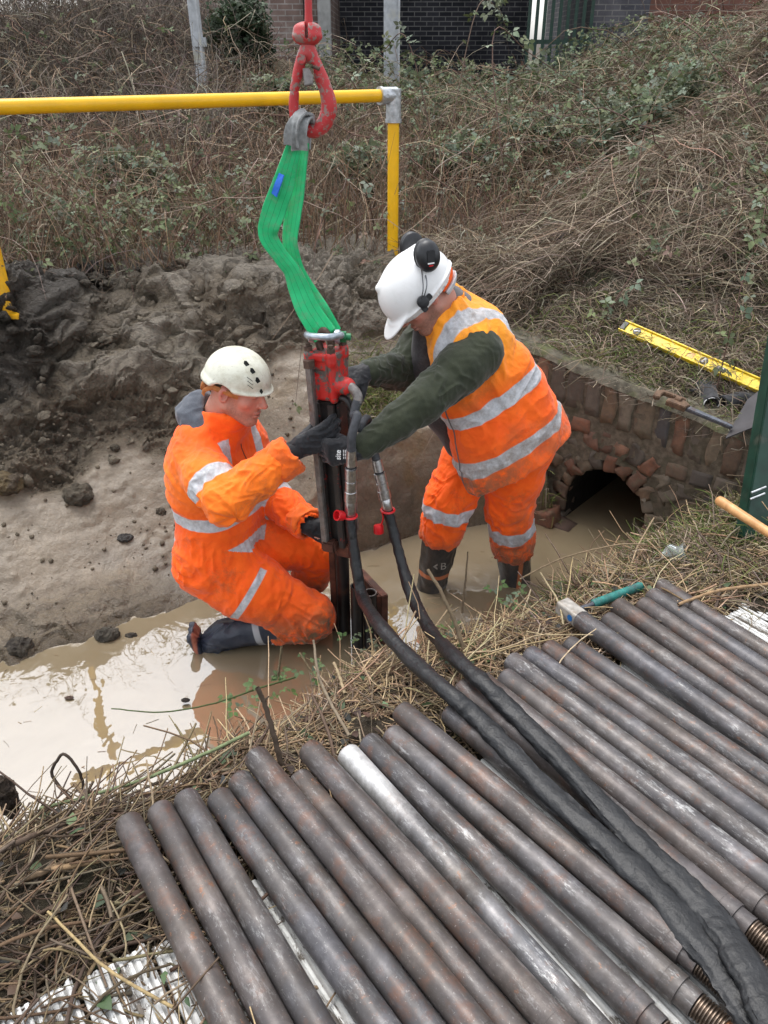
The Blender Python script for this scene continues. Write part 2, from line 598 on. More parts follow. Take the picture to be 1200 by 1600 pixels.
    M['hair'] = simple('cropped_hair', (.075, .05, .035), .8, 0, .4, 500, .2, .5, .003)
    # helmets
    t = NT('helmet_cream')
    d = t.ramp(t.noise(16, 8, .72), [(.44, 0.), (.66, .7)])
    col = t.mix(d, (.66, .66, .56), (.40, .37, .26))
    sc = t.ramp(t.noise(30, 6, .8, stretch=(1, 6, 2)), [(.58, 0.), (.64, .6)])
    col = t.mix(sc, col, (.28, .26, .22))
    t.set(col=col, rough=.38, spec=.5)
    t.bump(t.noise(40, 4), .06, .003)
    M['helmet_cream'] = t.m
    t = NT('helmet_white')
    col = t.mix(t.ramp(t.noise(20, 7, .7), [(.52, 0.), (.72, .3)]), (.80, .80, .80), (.55, .53, .49))
    t.set(col=col, rough=.32, spec=.5)
    M['helmet_white'] = t.m
    M['black_plastic'] = simple('black_plastic', (.014, .015, .018), .42, 0, .3, 40, .5, .1)
    M['dark_void'] = simple('dark_slot', (.03, .032, .03), .8, 0, .2, 40, .2, 0)
    M['white_print'] = simple('white_print', (.75, .75, .75), .7, 0, .05, 40, .3, 0)
    M['tan_strap'] = simple('tan_strap', (.42, .16, .05), .7, 0, .25, 60, .3, .2)
    M['orange_plain'] = simple('orange_strap', (.95, .12, .01), .6, 0, .1, 60, .3, .1)
    M['silver_cloth'] = simple('silver_cloth', (.5, .51, .53), .6, 0, .15, 60, .4, .1)
    # metals and paints
    def painted(name, c, chip, amt, rough=.45, sc=28, dirt=(.09, .07, .055)):
        t = NT(name)
        col = t.mix(t.ramp(t.noise(8, 5), [(.3, 0.), (.7, 1.)]), tuple(x * .82 for x in c), c)
        k = t.ramp(t.noise(sc, 9, .72), [(.66 - amt * .3, 0.), (.68 - amt * .3, 1.)])
        col = t.mix(k, col, chip)
        g = t.ramp(t.noise(12, 8, .7), [(.5, 0.), (.8, .7)])
        col = t.mix(g, col, dirt)
        t.set(col=col, rough=rough, spec=.5)
        t.bump(t.noise(sc * 3, 4), .15, .002)
        return t.m
    M['red_driver'] = painted('chipped_red_paint', (.55, .018, .014), (.10, .085, .075), .47)
    M['red_flake'] = painted('flaking_red_on_black', (.26, .012, .010), (.02, .016, .015), .95, .5, 40)
    M['red_hook'] = painted('worn_red_paint', (.50, .026, .030), (.26, .17, .15), .42, .5, 40, (.24, .11, .09))
    M['yellow'] = painted('yellow_coat', (.90, .50, .006), (.5, .34, .1), -.25, .35, 60, (.72, .42, .02))
    M['yellow_muddy'] = painted('muddy_yellow', (.85, .46, .008), (.12, .09, .06), .25, .5, 18)
    M['level_yellow'] = painted('level_yellow', (.86, .62, .012), (.45, .28, .10), -.12, .4, 60, (.62, .42, .06))
    M['galv'] = simple('galvanised', (.48, .50, .52), .42, .75, .3, 45, .5, .15)
    M['grey_paint'] = simple('grey_post_paint', (.44, .46, .48), .5, 0, .22, 20, .4, .1, dirt=(.42, .40, .30), dirt_amt=.25, dirt_scale=5)
    M['steel_bar'] = simple('dull_steel_bar', (.20, .185, .175), .5, .6, .3, 60, .5, .15, dirt=(.15, .085, .05), dirt_amt=.3, dirt_scale=25)
    M['steel_bright'] = simple('bright_coupling', (.52, .52, .53), .3, .95, .3, 90, .5, .1)
    M['rubber'] = simple('hose_rubber', (.05, .053, .06), .55, 0, .3, 60, .4, .15, dirt=(.13, .12, .11), dirt_amt=.2)
    M['black_steel'] = simple('black_steel', (.016, .014, .014), .42, .3, .5, 24, .5, .25, .004, dirt=(.06, .03, .02), dirt_amt=.3, dirt_scale=14)
    M['rust'] = simple('rusty_steel', (.10, .036, .022), .7, .2, .5, 30, .4, .3, .004, dirt=(.045, .025, .02), dirt_amt=.55, dirt_scale=16)
    M['red_cap'] = simple('red_plastic', (.62, .012, .018), .35, 0, .15, 30, .5, .05)
    M['green_pin'] = simple('green_pin', (.01, .16, .06), .45, 0, .3, 40, .5, .1)
    M['shackle'] = simple('galvanised_shackle', (.42, .47, .52), .38, .7, .25, 60, .5, .1)
    M['rust_shackle'] = simple('brown_shackle', (.10, .065, .05), .6, .5, .35, 60, .4, .2)
    M['dark_green'] = simple('dark_green_paint', (.006, .035, .022), .45, 0, .3, 20, .5, .15, dirt=(.05, .06, .045), dirt_amt=.2)
    M['wood'] = None
    t = NT('ash_handle')
    col = t.ramp(t.noise(14, 6, .6, stretch=(1, 1, 1), dist=1.2), [(.3, (.36, .17, .06)), (.55, (.58, .32, .13)), (.75, (.68, .42, .19))])
    t.set(col=col, rough=.45, spec=.4); t.bump(t.noise(80, 4), .1, .002)
    M['wood'] = t.m
    M['tool_steel'] = simple('tool_steel', (.11, .12, .14), .4, .7, .4, 50, .5, .2, dirt=(.10, .06, .04), dirt_amt=.4, dirt_scale=20)
    M['tool_rust'] = simple('tool_rust', (.13, .08, .05), .7, .3, .4, 50, .4, .3)
    M['grey_plate'] = simple('grey_plate', (.055, .052, .055), .8, .0, .25, 12, .4, .1, dirt=(.05, .045, .045), dirt_amt=.4)
    M['teal'] = simple('teal_grip', (.02, .17, .15), .55, 0, .3, 40, .4, .15, dirt=(.05, .06, .06), dirt_amt=.5, dirt_scale=18)
    M['hammer'] = simple('hammer_head', (.34, .32, .29), .55, .3, .3, 50, .4, .2, dirt=(.2, .16, .12), dirt_amt=.4, dirt_scale=20)
    M['blue_label'] = simple('blue_label', (.01, .12, .35), .5, 0, .1, 40, .4, 0)
    # sling
    t = NT('green_webbing')
    v = t.attr('val')
    lines = t.math('PINGPONG', t.math('MULTIPLY', v, 4.0), .5)
    lm = t.ramp(lines, [(.015, .8), (.05, 0.)])
    rib = t.n('ShaderNodeTexWave', bands_direction='Z'); rib.inputs['Scale'].default_value = 110; t.l(t.obj(), rib.inputs['Vector'])
    col = t.mix(t.ramp(t.noise(12, 5), [(.3, 0.), (.7, 1.)]), (.002, .38, .12), (.03, .58, .22))
    col = t.mix(lm, col, (.0, .14, .04))
    col = t.mix(t.ramp(t.noise(30, 8, .75), [(.50, 0.), (.68, .55)]), col, (.17, .30, .17))
    t.set(col=col, rough=.7, spec=.3, sheen=.3)
    t.bump(rib.outputs['Fac'], .3, .002)
    M['sling'] = t.m
    M['sling_grey'] = simple('sling_sleeve', (.26, .27, .27), .85, 0, .35, 50, .2, .4, .003)
    M['sling_tag'] = simple('sling_tag', (.01, .12, .55), .5, 0, .1, 40, .4, 0)
    # steel pipes: mottled mill scale, rust bloom and scuffs
    def pipe(name, base, scuff, rustamt, metal):
        t = NT(name)
        oi = t.n('ShaderNodeObjectInfo').outputs['Random']
        tc = t.n('ShaderNodeTexCoord').outputs['Object']
        va = t.n('ShaderNodeVectorMath', operation='ADD'); t.l(tc, va.inputs[0])
        cx = t.n('ShaderNodeCombineXYZ')
        for k in range(3): t.l(t.math('MULTIPLY', oi, 37.0 + 11 * k), cx.inputs[k])
        t.l(cx.outputs[0], va.inputs[1]); vec = va.outputs[0]
        c1 = t.ramp(t.noise(9, 7, .68, vec, .4), [(.30, tuple(x * .50 for x in base)), (.5, tuple(x * .85 for x in base)), (.72, tuple(x * 1.7 for x in base))])
        tint = t.ramp(t.noise(5, 4, .6, vec), [(.35, (.95, .96, 1.04)), (.65, (1.06, .98, .92))])
        c1 = t.mix(1.0, c1, tint, 'MULTIPLY')
        rs = t.ramp(t.noise(13, 9, .72, vec), [(.56 - .05 * rustamt, 0.), (.66, .7)])
        c1 = t.mix(rs, c1, (.13, .062, .038))
        rs2 = t.ramp(t.noise(40, 6, .7, vec), [(.60, 0.), (.66, .8)])
        c1 = t.mix(t.math('MULTIPLY', rs2, t.ramp(t.noise(5, 2, .5, vec), [(.5, 0.), (.6, 1.)])), c1, (.20, .085, .04))
        # pale scuffs along the length (object z is the pipe axis)
        w = t.ramp(t.noise(70, 10, .82, vec, 0., (1, 1, .30)), [(.53, 0.), (.60, 1.)])
        w = t.math('MULTIPLY', w, t.ramp(t.noise(4.2, 5, .65, vec), [(.44, 0.), (.62, scuff)]))
        c1 = t.mix(w, c1, (.46, .46, .45))
        sc2 = t.ramp(t.noise(160, 5, .7, vec), [(.62, 0.), (.68, .55)])
        c1 = t.mix(sc2, c1, (.34, .33, .32))
        dm = t.ramp(t.noise(8, 8, .75, vec), [(.52, 0.), (.62, .65)])
        c1 = t.mix(dm, c1, (.055, .045, .04))
        if name == 'galvanised_pipe':
            sx = t.n('ShaderNodeSeparateXYZ'); t.l(tc, sx.inputs[0])
            zz = t.math('ADD', sx.outputs[2], t.math('MULTIPLY', t.math('SUBTRACT', t.noise(9, 6, .7, vec), .5), .5))
            c1 = t.mix(t.ramp(zz, [(.08, 1.), (.30, 0.)]), c1, t.ramp(t.noise(50, 8, .75, vec), [(.3, (.35, .35, .35)), (.6, (.62, .62, .61))]))
        t.set(col=c1, metal=metal, spec=.5, rough=t.ramp(t.noise(11, 6, .7, vec), [(.3, .36), (.7, .58)]))
        t.bump(t.noise(60, 7, .7, vec), .18, .003)
        return t.m
    M['pipe_a'] = pipe('mill_scale_pipe', (.088, .083, .081), .45, .6, .28)
    M['pipe_b'] = pipe('brown_pipe', (.090, .079, .073), .35, .9, .26)
    M['pipe_c'] = pipe('blue_grey_pipe', (.087, .085, .087), .5, .2, .3)
    M['pipe_silver'] = pipe('galvanised_pipe', (.16, .158, .155), 1.0, .2, .45)
    M['pipe_pale'] = pipe('scuffed_pipe', (.108, .102, .099), .75, .2, .3)
    M['thread'] = simple('pipe_thread', (.17, .13, .10), .35, .8, .5, 60, .5, .2, .002)
    M['copper_end'] = simple('rusty_spigot', (.33, .15, .075), .5, .5, .35, 40, .4, .2)
    # boards: white paint peeling off grey grooved timber
    t = NT('peeling_white_boards')
    ob = t.n('ShaderNodeTexCoord').outputs['Object']
    pn = t.noise(16, 10, .78, ob, .3, (1, .35, 1))
    k = t.ramp(pn, [(.53, 0.), (.57, 1.)])
    bare = t.ramp(t.noise(26, 8, .7, ob, .2, (1, .12, 1)), [(.3, (.05, .045, .04)), (.7, (.20, .175, .15))])
    white = t.ramp(t.noise(30, 6, .6, ob), [(.3, (.52, .52, .50)), (.7, (.74, .74, .72))])
    col = t.mix(k, white, bare)
    col = t.mix(t.ramp(t.attr('val'), [(.3, 0.), (1., .55)]), col, (.14, .13, .12))
    col = t.mix(t.ramp(t.noise(9, 8, .7, ob), [(.55, 0.), (.72, .8)]), col, (.07, .055, .04))
    t.set(col=col, rough=.95, spec=.05)
    t.bump(pn, .5, .006)
    M['board'] = t.m
    # generic vegetation: colour attribute
    def veg(name, rough=.75, spec=.15, trans=0., var=(.7, 1.25)):
        t = NT(name)
        c = t.attr('Col', True)
        n = t.noise(6, 4)
        c = t.mix(1.0, c, t.ramp(n, [(.25, var[0]), (.75, min(1, var[1]))]), 'MULTIPLY')
        t.set(col=c, rough=rough, spec=spec)
        if trans:
            td = t.n('ShaderNodeBsdfTranslucent'); t.l(c, td.inputs['Color'])
            ms = t.n('ShaderNodeMixShader'); ms.inputs[0].default_value = trans
            t.l(t.b.outputs[0], ms.inputs[1]); t.l(td.outputs[0], ms.inputs[2]); t.l(ms.outputs[0], t.out.inputs['Surface'])
        return t.m
    M['straw'] = veg('dry_stems', .8, .15, .0, (.75, 1.0))
    M['leaf'] = veg('leaves', .55, .35, .2, (.7, 1.0))
    # twig
    t = NT('twig_bark')
    c = t.attr('Col', True)
    c = t.mix(t.ramp(t.noise(60, 6, .7), [(.4, 0.), (.7, .55)]), c, (.05, .035, .025))
    t.set(col=c, rough=.8, spec=.2); t.bump(t.noise(120, 4), .3, .003)
    M['twig'] = t.m
    # ground
    t = NT('mud_and_soil')
    c = t.attr('Col', True)
    n1 = t.noise(7, 10, .7); n2 = t.noise(55, 8, .7)
    c = t.mix(1.0, c, t.ramp(n1, [(.25, (.62, .60, .58)), (.75, (1.0, 1.0, 1.0))]), 'MULTIPLY')
    c = t.mix(1.0, c, t.ramp(n2, [(.3, (.66, .64, .62)), (.65, (1.0, 1.0, 1.0))]), 'MULTIPLY')
    wet = t.attr('wet')
    t.set(col=c, rough=t.ramp(wet, [(0., .8), (1., .26)]), spec=t.ramp(wet, [(0., .25), (1., .6)]))
    rg = t.attr('rough')
    vo = t.n('ShaderNodeTexVoronoi', feature='DISTANCE_TO_EDGE'); vo.inputs['Scale'].default_value = 20; vo.inputs['Randomness'].default_value = 1
    wv = t.n('ShaderNodeVectorMath', operation='MULTIPLY_ADD'); nzc = t.n('ShaderNodeTexNoise'); nzc.inputs['Scale'].default_value = 14; nzc.inputs['Detail'].default_value = 5; t.l(t.obj(), nzc.inputs['Vector'])
    t.l(nzc.outputs['Color'], wv.inputs[0]); wv.inputs[1].default_value = (.09, .09, .09); t.l(t.obj(), wv.inputs[2]); t.l(wv.outputs[0], vo.inputs['Vector'])
    ed_ = t.ramp(vo.outputs['Distance'], [(0., 0.), (.16, 1.)])
    hb = t.math('MULTIPLY', t.math('ADD', t.noise(26, 10, .72), t.math('MULTIPLY', ed_, .12)), t.ramp(rg, [(0., .10), (1., 1.)]))
    c = t.mix(t.math('MULTIPLY', t.math('MULTIPLY', rg, rg), t.math('SUBTRACT', .30, ed_, True)), c, (.035, .028, .02))  # crevice shade painted dark along the cracks
    c = t.mix(t.math('MULTIPLY', rg, t.ramp(t.noise(38, 8, .75), [(.56, 0.), (.72, .55)])), c, (.30, .275, .24))
    t.set(col=c)
    b1 = t.bump(hb, 1.0, .055)
    t.bump(t.noise(120, 6, .65), .4, .004, b1)
    M['mud'] = t.m
    # brick by colour attribute
    t = NT('old_brick')
    c = t.attr('Col', True)
    c = t.mix(t.ramp(t.noise(30, 8, .7), [(.4, 0.), (.7, .7)]), c, (.075, .06, .048))
    c = t.mix(t.ramp(t.noise(11, 8, .75), [(.56, 0.), (.72, .75)]), c, (.12, .115, .075))
    c = t.mix(t.ramp(t.noise(6, 8, .75), [(.58, 0.), (.75, .7)]), c, (.055, .065, .025))
    t.set(col=c, rough=.75, spec=.3); t.bump(t.noise(70, 8, .7), .5, .006)
    M['brick'] = t.m
    M['mortar'] = simple('mortar', (.115, .093, .068), .9, 0, .4, 40, .2, .5, .006, dirt=(.06, .055, .035), dirt_amt=.5)
    M['tunnel'] = simple('tunnel_brick', (.012, .010, .008), .8, 0, .4, 30, .2, .4, .006)  # near-black base paints in the darkness inside the barrel
    M['coping'] = simple('mossy_coping', (.105, .095, .072), .9, 0, .5, 25, .15, .7, .008, dirt=(.085, .10, .032), dirt_amt=.40, dirt_scale=9)
    # far brickwork, by brick texture
    def farbrick(name, c1, c2, mortar, sc=1.0):
        t = NT(name)
        b = t.n('ShaderNodeTexBrick')
        b.inputs['Scale'].default_value = 1.0
        b.inputs['Brick Width'].default_value = .225 * sc; b.inputs['Row Height'].default_value = .075 * sc
        b.inputs['Mortar Size'].default_value = .008
        b.inputs['Bias'].default_value = -.1
        for k, c in (('Color1', c1), ('Color2', c2), ('Mortar', mortar)): b.inputs[k].default_value = (*c, 1)
        tc = t.n('ShaderNodeTexCoord').outputs['Object']
        sx = t.n('ShaderNodeSeparateXYZ'); t.l(tc, sx.inputs[0])
        cx = t.n('ShaderNodeCombineXYZ'); t.l(t.math('ADD', sx.outputs[0], sx.outputs[1]), cx.inputs[0]); t.l(sx.outputs[2], cx.inputs[1])
        t.l(cx.outputs[0], b.inputs['Vector'])
        c = t.mix(t.ramp(t.noise(1.3, 8, .7), [(.4, 0.), (.65, .75)]), b.outputs['Color'], tuple(x * .4 for x in c1))
        c = t.mix(t.ramp(t.noise(3, 8, .75), [(.58, 0.), (.7, .6)]), c, mortar)
        t.set(col=c, rough=.8, spec=.25); t.bump(b.outputs['Fac'], -.4, .01)
        return t.m
    M['pale_brick'] = farbrick('weathered_brick', (.20, .135, .115), (.30, .22, .19), (.38, .35, .32))
    M['dark_brick'] = farbrick('shaded_brick', (.022, .023, .03), (.05, .05, .06), (.20, .195, .19))  # near-black base: the shadow under the bridge is put into the colour
    M['red_brick'] = farbrick('red_brick', (.17, .075, .055), (.24, .12, .09), (.20, .16, .14))
    M['blue_brick'] = farbrick('blue_brick', (.07, .07, .085), (.12, .115, .125), (.20, .19, .18))
    M['concrete'] = simple('concrete', (.3, .3, .29), .8, 0, .2, 8, .2, .2)
    # muddy water
    t = NT('muddy_water')
    col = t.ramp(t.noise(2.2, 6, .6, None, .6), [(.3, (.185, .145, .090)), (.7, (.235, .188, .120))])
    df = t.n('ShaderNodeBsdfDiffuse'); t.l(col, df.inputs['Color'])
    gl = t.n('ShaderNodeBsdfGlossy'); gl.inputs['Roughness'].default_value = .015
    gl.inputs['Color'].default_value = (1, 1, 1, 1)
    fr = t.n('ShaderNodeFresnel'); fr.inputs['IOR'].default_value = 2.75
    bp = t.n('ShaderNodeBump'); bp.inputs['Strength'].default_value = .22; bp.inputs['Distance'].default_value = .012
    t.l(t.noise(5, 3, .5, None, .5), bp.inputs['Height'])
    for x in (gl, fr): t.l(bp.outputs[0], x.inputs['Normal'])
    ms = t.n('ShaderNodeMixShader'); t.l(fr.outputs[0], ms.inputs[0])
    t.l(df.outputs[0], ms.inputs[1]); t.l(gl.outputs[0], ms.inputs[2]); t.l(ms.outputs[0], t.out.inputs['Surface'])
    t.t.nodes.remove(t.b)
    M['water'] = t.m
    t = NT('clear_plastic')
    t.set(col=(.85, .95, .95), rough=.12, trans=.85, ior=1.2, spec=.6)
    M['clear'] = t.m
mk_mats()
# ---------------------------------------------------------------- the lie of the land
EA = A([-.81, 1.566]); ED = A([.828, .561]); EN = A([-.561, .828])      # edge of the near bank: point, direction, normal across the channel
W0 = A([.60, 3.84]); W1 = A([1.60, 2.98]); WL = float(np.linalg.norm(W1 - W0))
WD = (W1 - W0) / WL; WN = A([-WD[1], WD[0]])                             # culvert headwall: along, inward
def wall_top(a): return .885 - .19 * np.clip(a, 0, WL) / WL
def chan(x, y):
    p = np.stack([x - EA[0], y - EA[1]], -1)
    return p @ ED, p @ EN
def wallc(x, y):
    p = np.stack([x - W0[0], y - W0[1]], -1)
    return p @ WD, p @ WN
def vfar(s):
    return np.interp(s, [-3, -.1, .6, 1.2, 1.85, 2.2, 2.6, 3.2], [1.25, 1.13, 1.10, 1.02, .98, .86, .60, .5])
def H0(x, y):
    """smooth height, and masks"""
    s, v = chan(x, y)
    a, d = wallc(x, y)
    # near bank
    edge = .08 * np.sin(s * 5.1) * .5 + .03 * np.sin(s * 13)
    zn = np.interp(v + edge, [-3, -.55, -.28, -.05, .10, .25], [.44, .44, .42, .26, .02, -.22])
    # far bank
    vf = vfar(s)
    q = v - vf
    crest = .99 + .15 * sstep(.2, 1.5, s) + .02 * np.sin(s * 3.0 + 1) - .05 * sstep(1.4, 2.2, s)
    zf = np.where(q < 0, np.interp(q, [-.5, 0], [-.25, .0]), 0)
    prof = np.interp(q, [0, .14, .42, .68, .76, 1.05, 1.42, 1.7, 2.2], [0, .055, .23, .42, .52, .76, 1.0, .97, .94])
    # right of the driver the excavated face is steeper
    prof2 = np.interp(q, [0, .07, .16, .38, .66, .95, 1.3, 2.0], [0, .26, .46, .52, .70, .92, .95, .92])
    w = sstep(1.15, 1.6, s)
    pr = prof * (1 - w) + prof2 * w
    zf = np.where(q >= 0, pr * crest, zf)
    # land beyond
    back = np.clip(y - 4.6, 0, 60)
    land = 1.0 + .06 * np.minimum(back, 12) + .02 * np.clip(back - 12, 0, 100)
    zf = np.where(q > 1.6, np.maximum(lerp(zf, land, sstep(1.6, 2.6, q)), .2), zf)
    # right bank behind the headwall
    hw = wall_top(a) - .015
    slope = np.interp(d, [.0, .15, .6, 1.5, 4.0, 8, 14, 40], [0, 0, .16, .46, 1.15, 1.55, 1.7, 1.9]) * (1 - .45 * sstep(1.5, 4, -a))
    zw = np.where(d > .05, hw + slope, -.25)
    endr = sstep(WL - .08, WL + .12, a)                     # past the right end of the wall the bank falls to the near ground
    nearland = lerp(zn, .56 + .04 * np.clip(a - WL, 0, 3), sstep(.05, .45, a - WL + .25 * 0) * sstep(-1.1, -.35, d) )
    zw = np.where(a > WL - .08, lerp(zw, np.maximum(nearland, lerp(nearland, hw + slope, sstep(-.35, .25, d))), endr), zw)
    wl = sstep(-.35, .02, a)
    z = np.maximum(zn, zf)
    z = np.where((d > .05) & (a > -.35), lerp(z, np.maximum(zw, -.25), wl), z)
    z = np.where((a > 0.02) & (d <= .05) & (d > -.75) & (v > .08) & (a < WL - .05), np.minimum(z, np.where(d > -.06, -.2, z)), z)
    z = np.where(a > WL - .08, np.maximum(z, zw), z)
    # right corner of the pool by the arch: bank climbs to the wall
    cor = sstep(.86, 1.25, a) * sstep(.02, -.05, d) * sstep(-.55, -.25, d)
    z = np.maximum(z, lerp(-.3, .44, cor))
    z = z + .62 * sstep(1.5, 3.2, x) * sstep(4.3, 7.2, y) * sstep(16, 11, y)
    z = z + .21 * np.exp(-(((x + 1.82) / .34) ** 2 + ((y - 3.80) / .26) ** 2))
    # brush mound, far left
    z = z + .95 * np.exp(-(((x + 3.6) / 3.2) ** 2 + ((y - 11.5) / 2.6) ** 2))
    return z, s, v, a, d, q
def H(x, y):
    x = np.asarray(x, float); y = np.asarray(y, float)
    return H0(x, y)[0]

def axis_grid(lo, hi, step, far_lo, far_hi, g=1.12):
    c = list(np.arange(lo, hi + step * .5, step))
    d = step
    while c[-1] < far_hi:
        d *= g; c.append(c[-1] + d)
    d = step
    while c[0] > far_lo:
        d *= g; c.insert(0, c[0] - d)
    return A(c)
gx = axis_grid(-2.15, 1.2, .0085, -60, 60)
gy = axis_grid(1.6, 4.75, .0085, -8, 90)
X, Y = np.meshgrid(gx, gy, indexing='ij')
X = X.ravel(); Y = Y.ravel()
Z, s_, v_, a_, d_, q_ = H0(X, Y)
P = np.stack([X, Y, Z], 1)
NX, NY = len(gx), len(gy)
i = np.arange(NX - 1)[:, None] * NY + np.arange(NY - 1)[None]
Q = np.stack([i, i + NY, i + NY + 1, i + 1], -1).reshape(-1, 4)
NRM = vnormals(P, Q)
fine = sstep(7, 4.6, Y) * sstep(-3.6, -2.4, X) * sstep(3.6, 2.4, X)
# --- masks of the far bank
inface = (q_ > -.05) & (q_ < 2.4) & ((d_ < .0) | (a_ < -.05))
lump = sstep(.62, .76, q_ + .09 * vn(P * 4, 5)) * sstep(2.1, 1.7, q_) * inface
low = sstep(-.25, .1, q_) * (1 - lump) * inface
# toe of the slope at far left is broken too
toe = sstep(.30, .05, q_) * sstep(-.12, .02, q_) * sstep(.8, .3, s_) * inface
lump = np.maximum(lump, .5 * toe)
# only evaluate the costly noise where it shows
disp = np.zeros(len(P))
mk = (lump > .01) & (Y < 5.2) & (np.abs(X) < 3)
p = P[mk] + .05 * np.stack([vn(P[mk] * 9, 61), vn(P[mk] * 9, 62), vn(P[mk] * 9, 63)], 1)
def clod(p, sc, seed):
    f1, f2, c = worley(p * sc, seed)
    return (np.clip(f2 - f1, 0, .55) / .55) ** .6 * (.45 + .55 * c) - .35
lay = p * A([1, 1, 1.9])
wv = .10 * fbm(p * 5, 3, 66)[:, None]
lay = lay + wv
slab = lay @ A([[.8, .2, 0], [-.2, .8, .5], [0, -.45, 1.]]).T
dd = .095 * clod(slab, 2.4, 11) + .045 * clod(slab, 5.5, 12)
dd += .07 * fbm(p * A([3, 3, 5]), 4, 31, .55)
led = vn(np.stack([p[:, 0] * 1.8, p[:, 1] * 1.8, p[:, 2] * 8 + 1.8 * vn(p * 2.5, 8)], 1), 44)
dd += .045 * np.sign(led) * np.abs(led) ** .3
led2 = vn(np.stack([p[:, 0] * 4.5, p[:, 1] * 4.5, p[:, 2] * 19 + 2.2 * vn(p * 5, 9)], 1), 45)
dd += .018 * np.sign(led2) * np.abs(led2) ** .3
crumb = sstep(-.25, .25, vn(p * 2.6, 47) + .4 * vn(p * 6, 48))
dd += crumb * (.024 * clod(lay, 15, 13) + .013 * (1 - 2.2 * np.abs(vn(p * 33, 51))) + .007 * (1 - 2.2 * np.abs(vn(p * 70, 52))))
dd += .006 * fbm(p * 24, 3, 53)
disp[mk] = dd * lump[mk]
mk2 = (low > .01) & (Y < 5.2) & (np.abs(X) < 3)
p2 = P[mk2]
disp[mk2] += low[mk2] * (.018 * fbm(p2 * 3, 3, 21) + .012 * fbm(p2 * A([6, 6, 14]), 5, 22, .6) + .010 * np.clip(vn(p2 * 23, 24) - .5, 0, 1) * 2)
rest = (1 - np.clip(lump + low, 0, 1)) * sstep(-.2, .05, Z) * fine
disp += rest * (.022 * fbm(P * 5, 4, 41) + .008 * fbm(P * 30, 3, 42))
disp += (1 - fine) * .12 * fbm(P * .5, 4, 51) * sstep(5, 9, Y)
P2 = P + NRM * disp[:, None]
# --- colour
def C(*c): return A(c)
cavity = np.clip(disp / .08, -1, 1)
h = sstep(.2, 1.1, Z)
base = np.zeros((len(P), 3))
tanmud = C(.238, .190, .132); greymud = C(.215, .185, .145); darksoil = C(.040, .033, .027); soil = C(.075, .058, .038); ochre = C(.24, .165, .075)
n3 = fbm(P[:, :3] * 2.2, 3, 71); n4 = fbm(P * 6, 3, 72)
lowc = tanmud[None] * (1 + .18 * n4)[:, None]
lowc = lerp(lowc, greymud * .9, sstep(0, .5, n3)[:, None])
lowc = lerp(lowc, ochre * .85, (sstep(.2, .6, n4) * sstep(1.2, 1.7, s_) * .8)[:, None])
lowc = lerp(lowc, C(.125, .10, .07), (sstep(.09, .0, Z) * .7)[:, None])
up = lerp(tanmud * .98, C(.285, .245, .18), sstep(-.3, .4, n3)[:, None])
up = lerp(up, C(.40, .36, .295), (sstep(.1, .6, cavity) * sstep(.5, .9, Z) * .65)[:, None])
up = lerp(up, C(.10, .080, .058), (sstep(-.25, -.95, cavity) * .5)[:, None])  # hollows between clods darkened in colour, painted crevice shade
blk = np.maximum(sstep(-1.15, -1.6, X + .55 * (1.05 - Z) + .12 * n4) * sstep(.55, .82, Z + .1 * n3), .55 * sstep(.15, .5, X + .3 * n3) * sstep(.85, 1.0, Z))
up = lerp(up, darksoil, (np.clip(blk, 0, 1) * .85)[:, None])
grass = lerp(soil, C(.06, .055, .03), sstep(-.2, .4, n4)[:, None])
base = grass
base = lerp(base, lowc, np.clip(low, 0, 1)[:, None])
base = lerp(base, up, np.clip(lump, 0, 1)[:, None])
ball = Z < .02
base = lerp(base, C(.12, .09, .055), ball[:, None] * 1.0)
wet = np.clip(np.maximum(low * .85, sstep(.1, .0, Z)) + (.62 + .35 * vn(P * 3.1, 73)) * lump, 0, 1)
rough = np.clip(np.where(toe > .02, np.minimum(lump, .3), lump) + rest * .8, 0, 1)
# --- opening for the culvert barrel
AC = .48 * WL; AR = .205                     # arch centre along the wall, half width
fa = a_[Q].mean(1); fd = d_[Q].mean(1); zr = Z[Q].max(1) - Z[Q].min(1)
hole = (np.abs(fa - AC) < AR + .05) & (fd > -.02) & (fd < .30) & (zr > .05)
Q = Q[~hole]
lq = lump[Q].mean(1) > .45
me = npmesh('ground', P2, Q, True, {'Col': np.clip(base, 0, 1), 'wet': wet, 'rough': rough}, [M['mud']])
sm_ = np.ones(len(me.polygons), bool); sm_[:len(lq)] = ~lq
me.polygons.foreach_set('use_smooth', sm_)
ground = tag(link('ground', me), kind='structure')

# ---------------------------------------------------------------- water
wpts = []
def quadmesh(name, pts, m, z):
    me = npmesh(name, [(x, y, z) for x, y in pts], [np.arange(len(pts)).reshape(1, -1)] if len(pts) == 4 else [A([[0, k, k + 1] for k in range(1, len(pts) - 1)])], False, None, [m])
    return link(name, me)
c0 = EA - ED * 9; c1 = EA + ED * 3.6
wq = [c0 - EN * .6, c1 - EN * .6, c1 + EN * 1.3, c0 + EN * 1.7]
water = tag(quadmesh('water', wq, M['water'], 0.0), kind='structure')

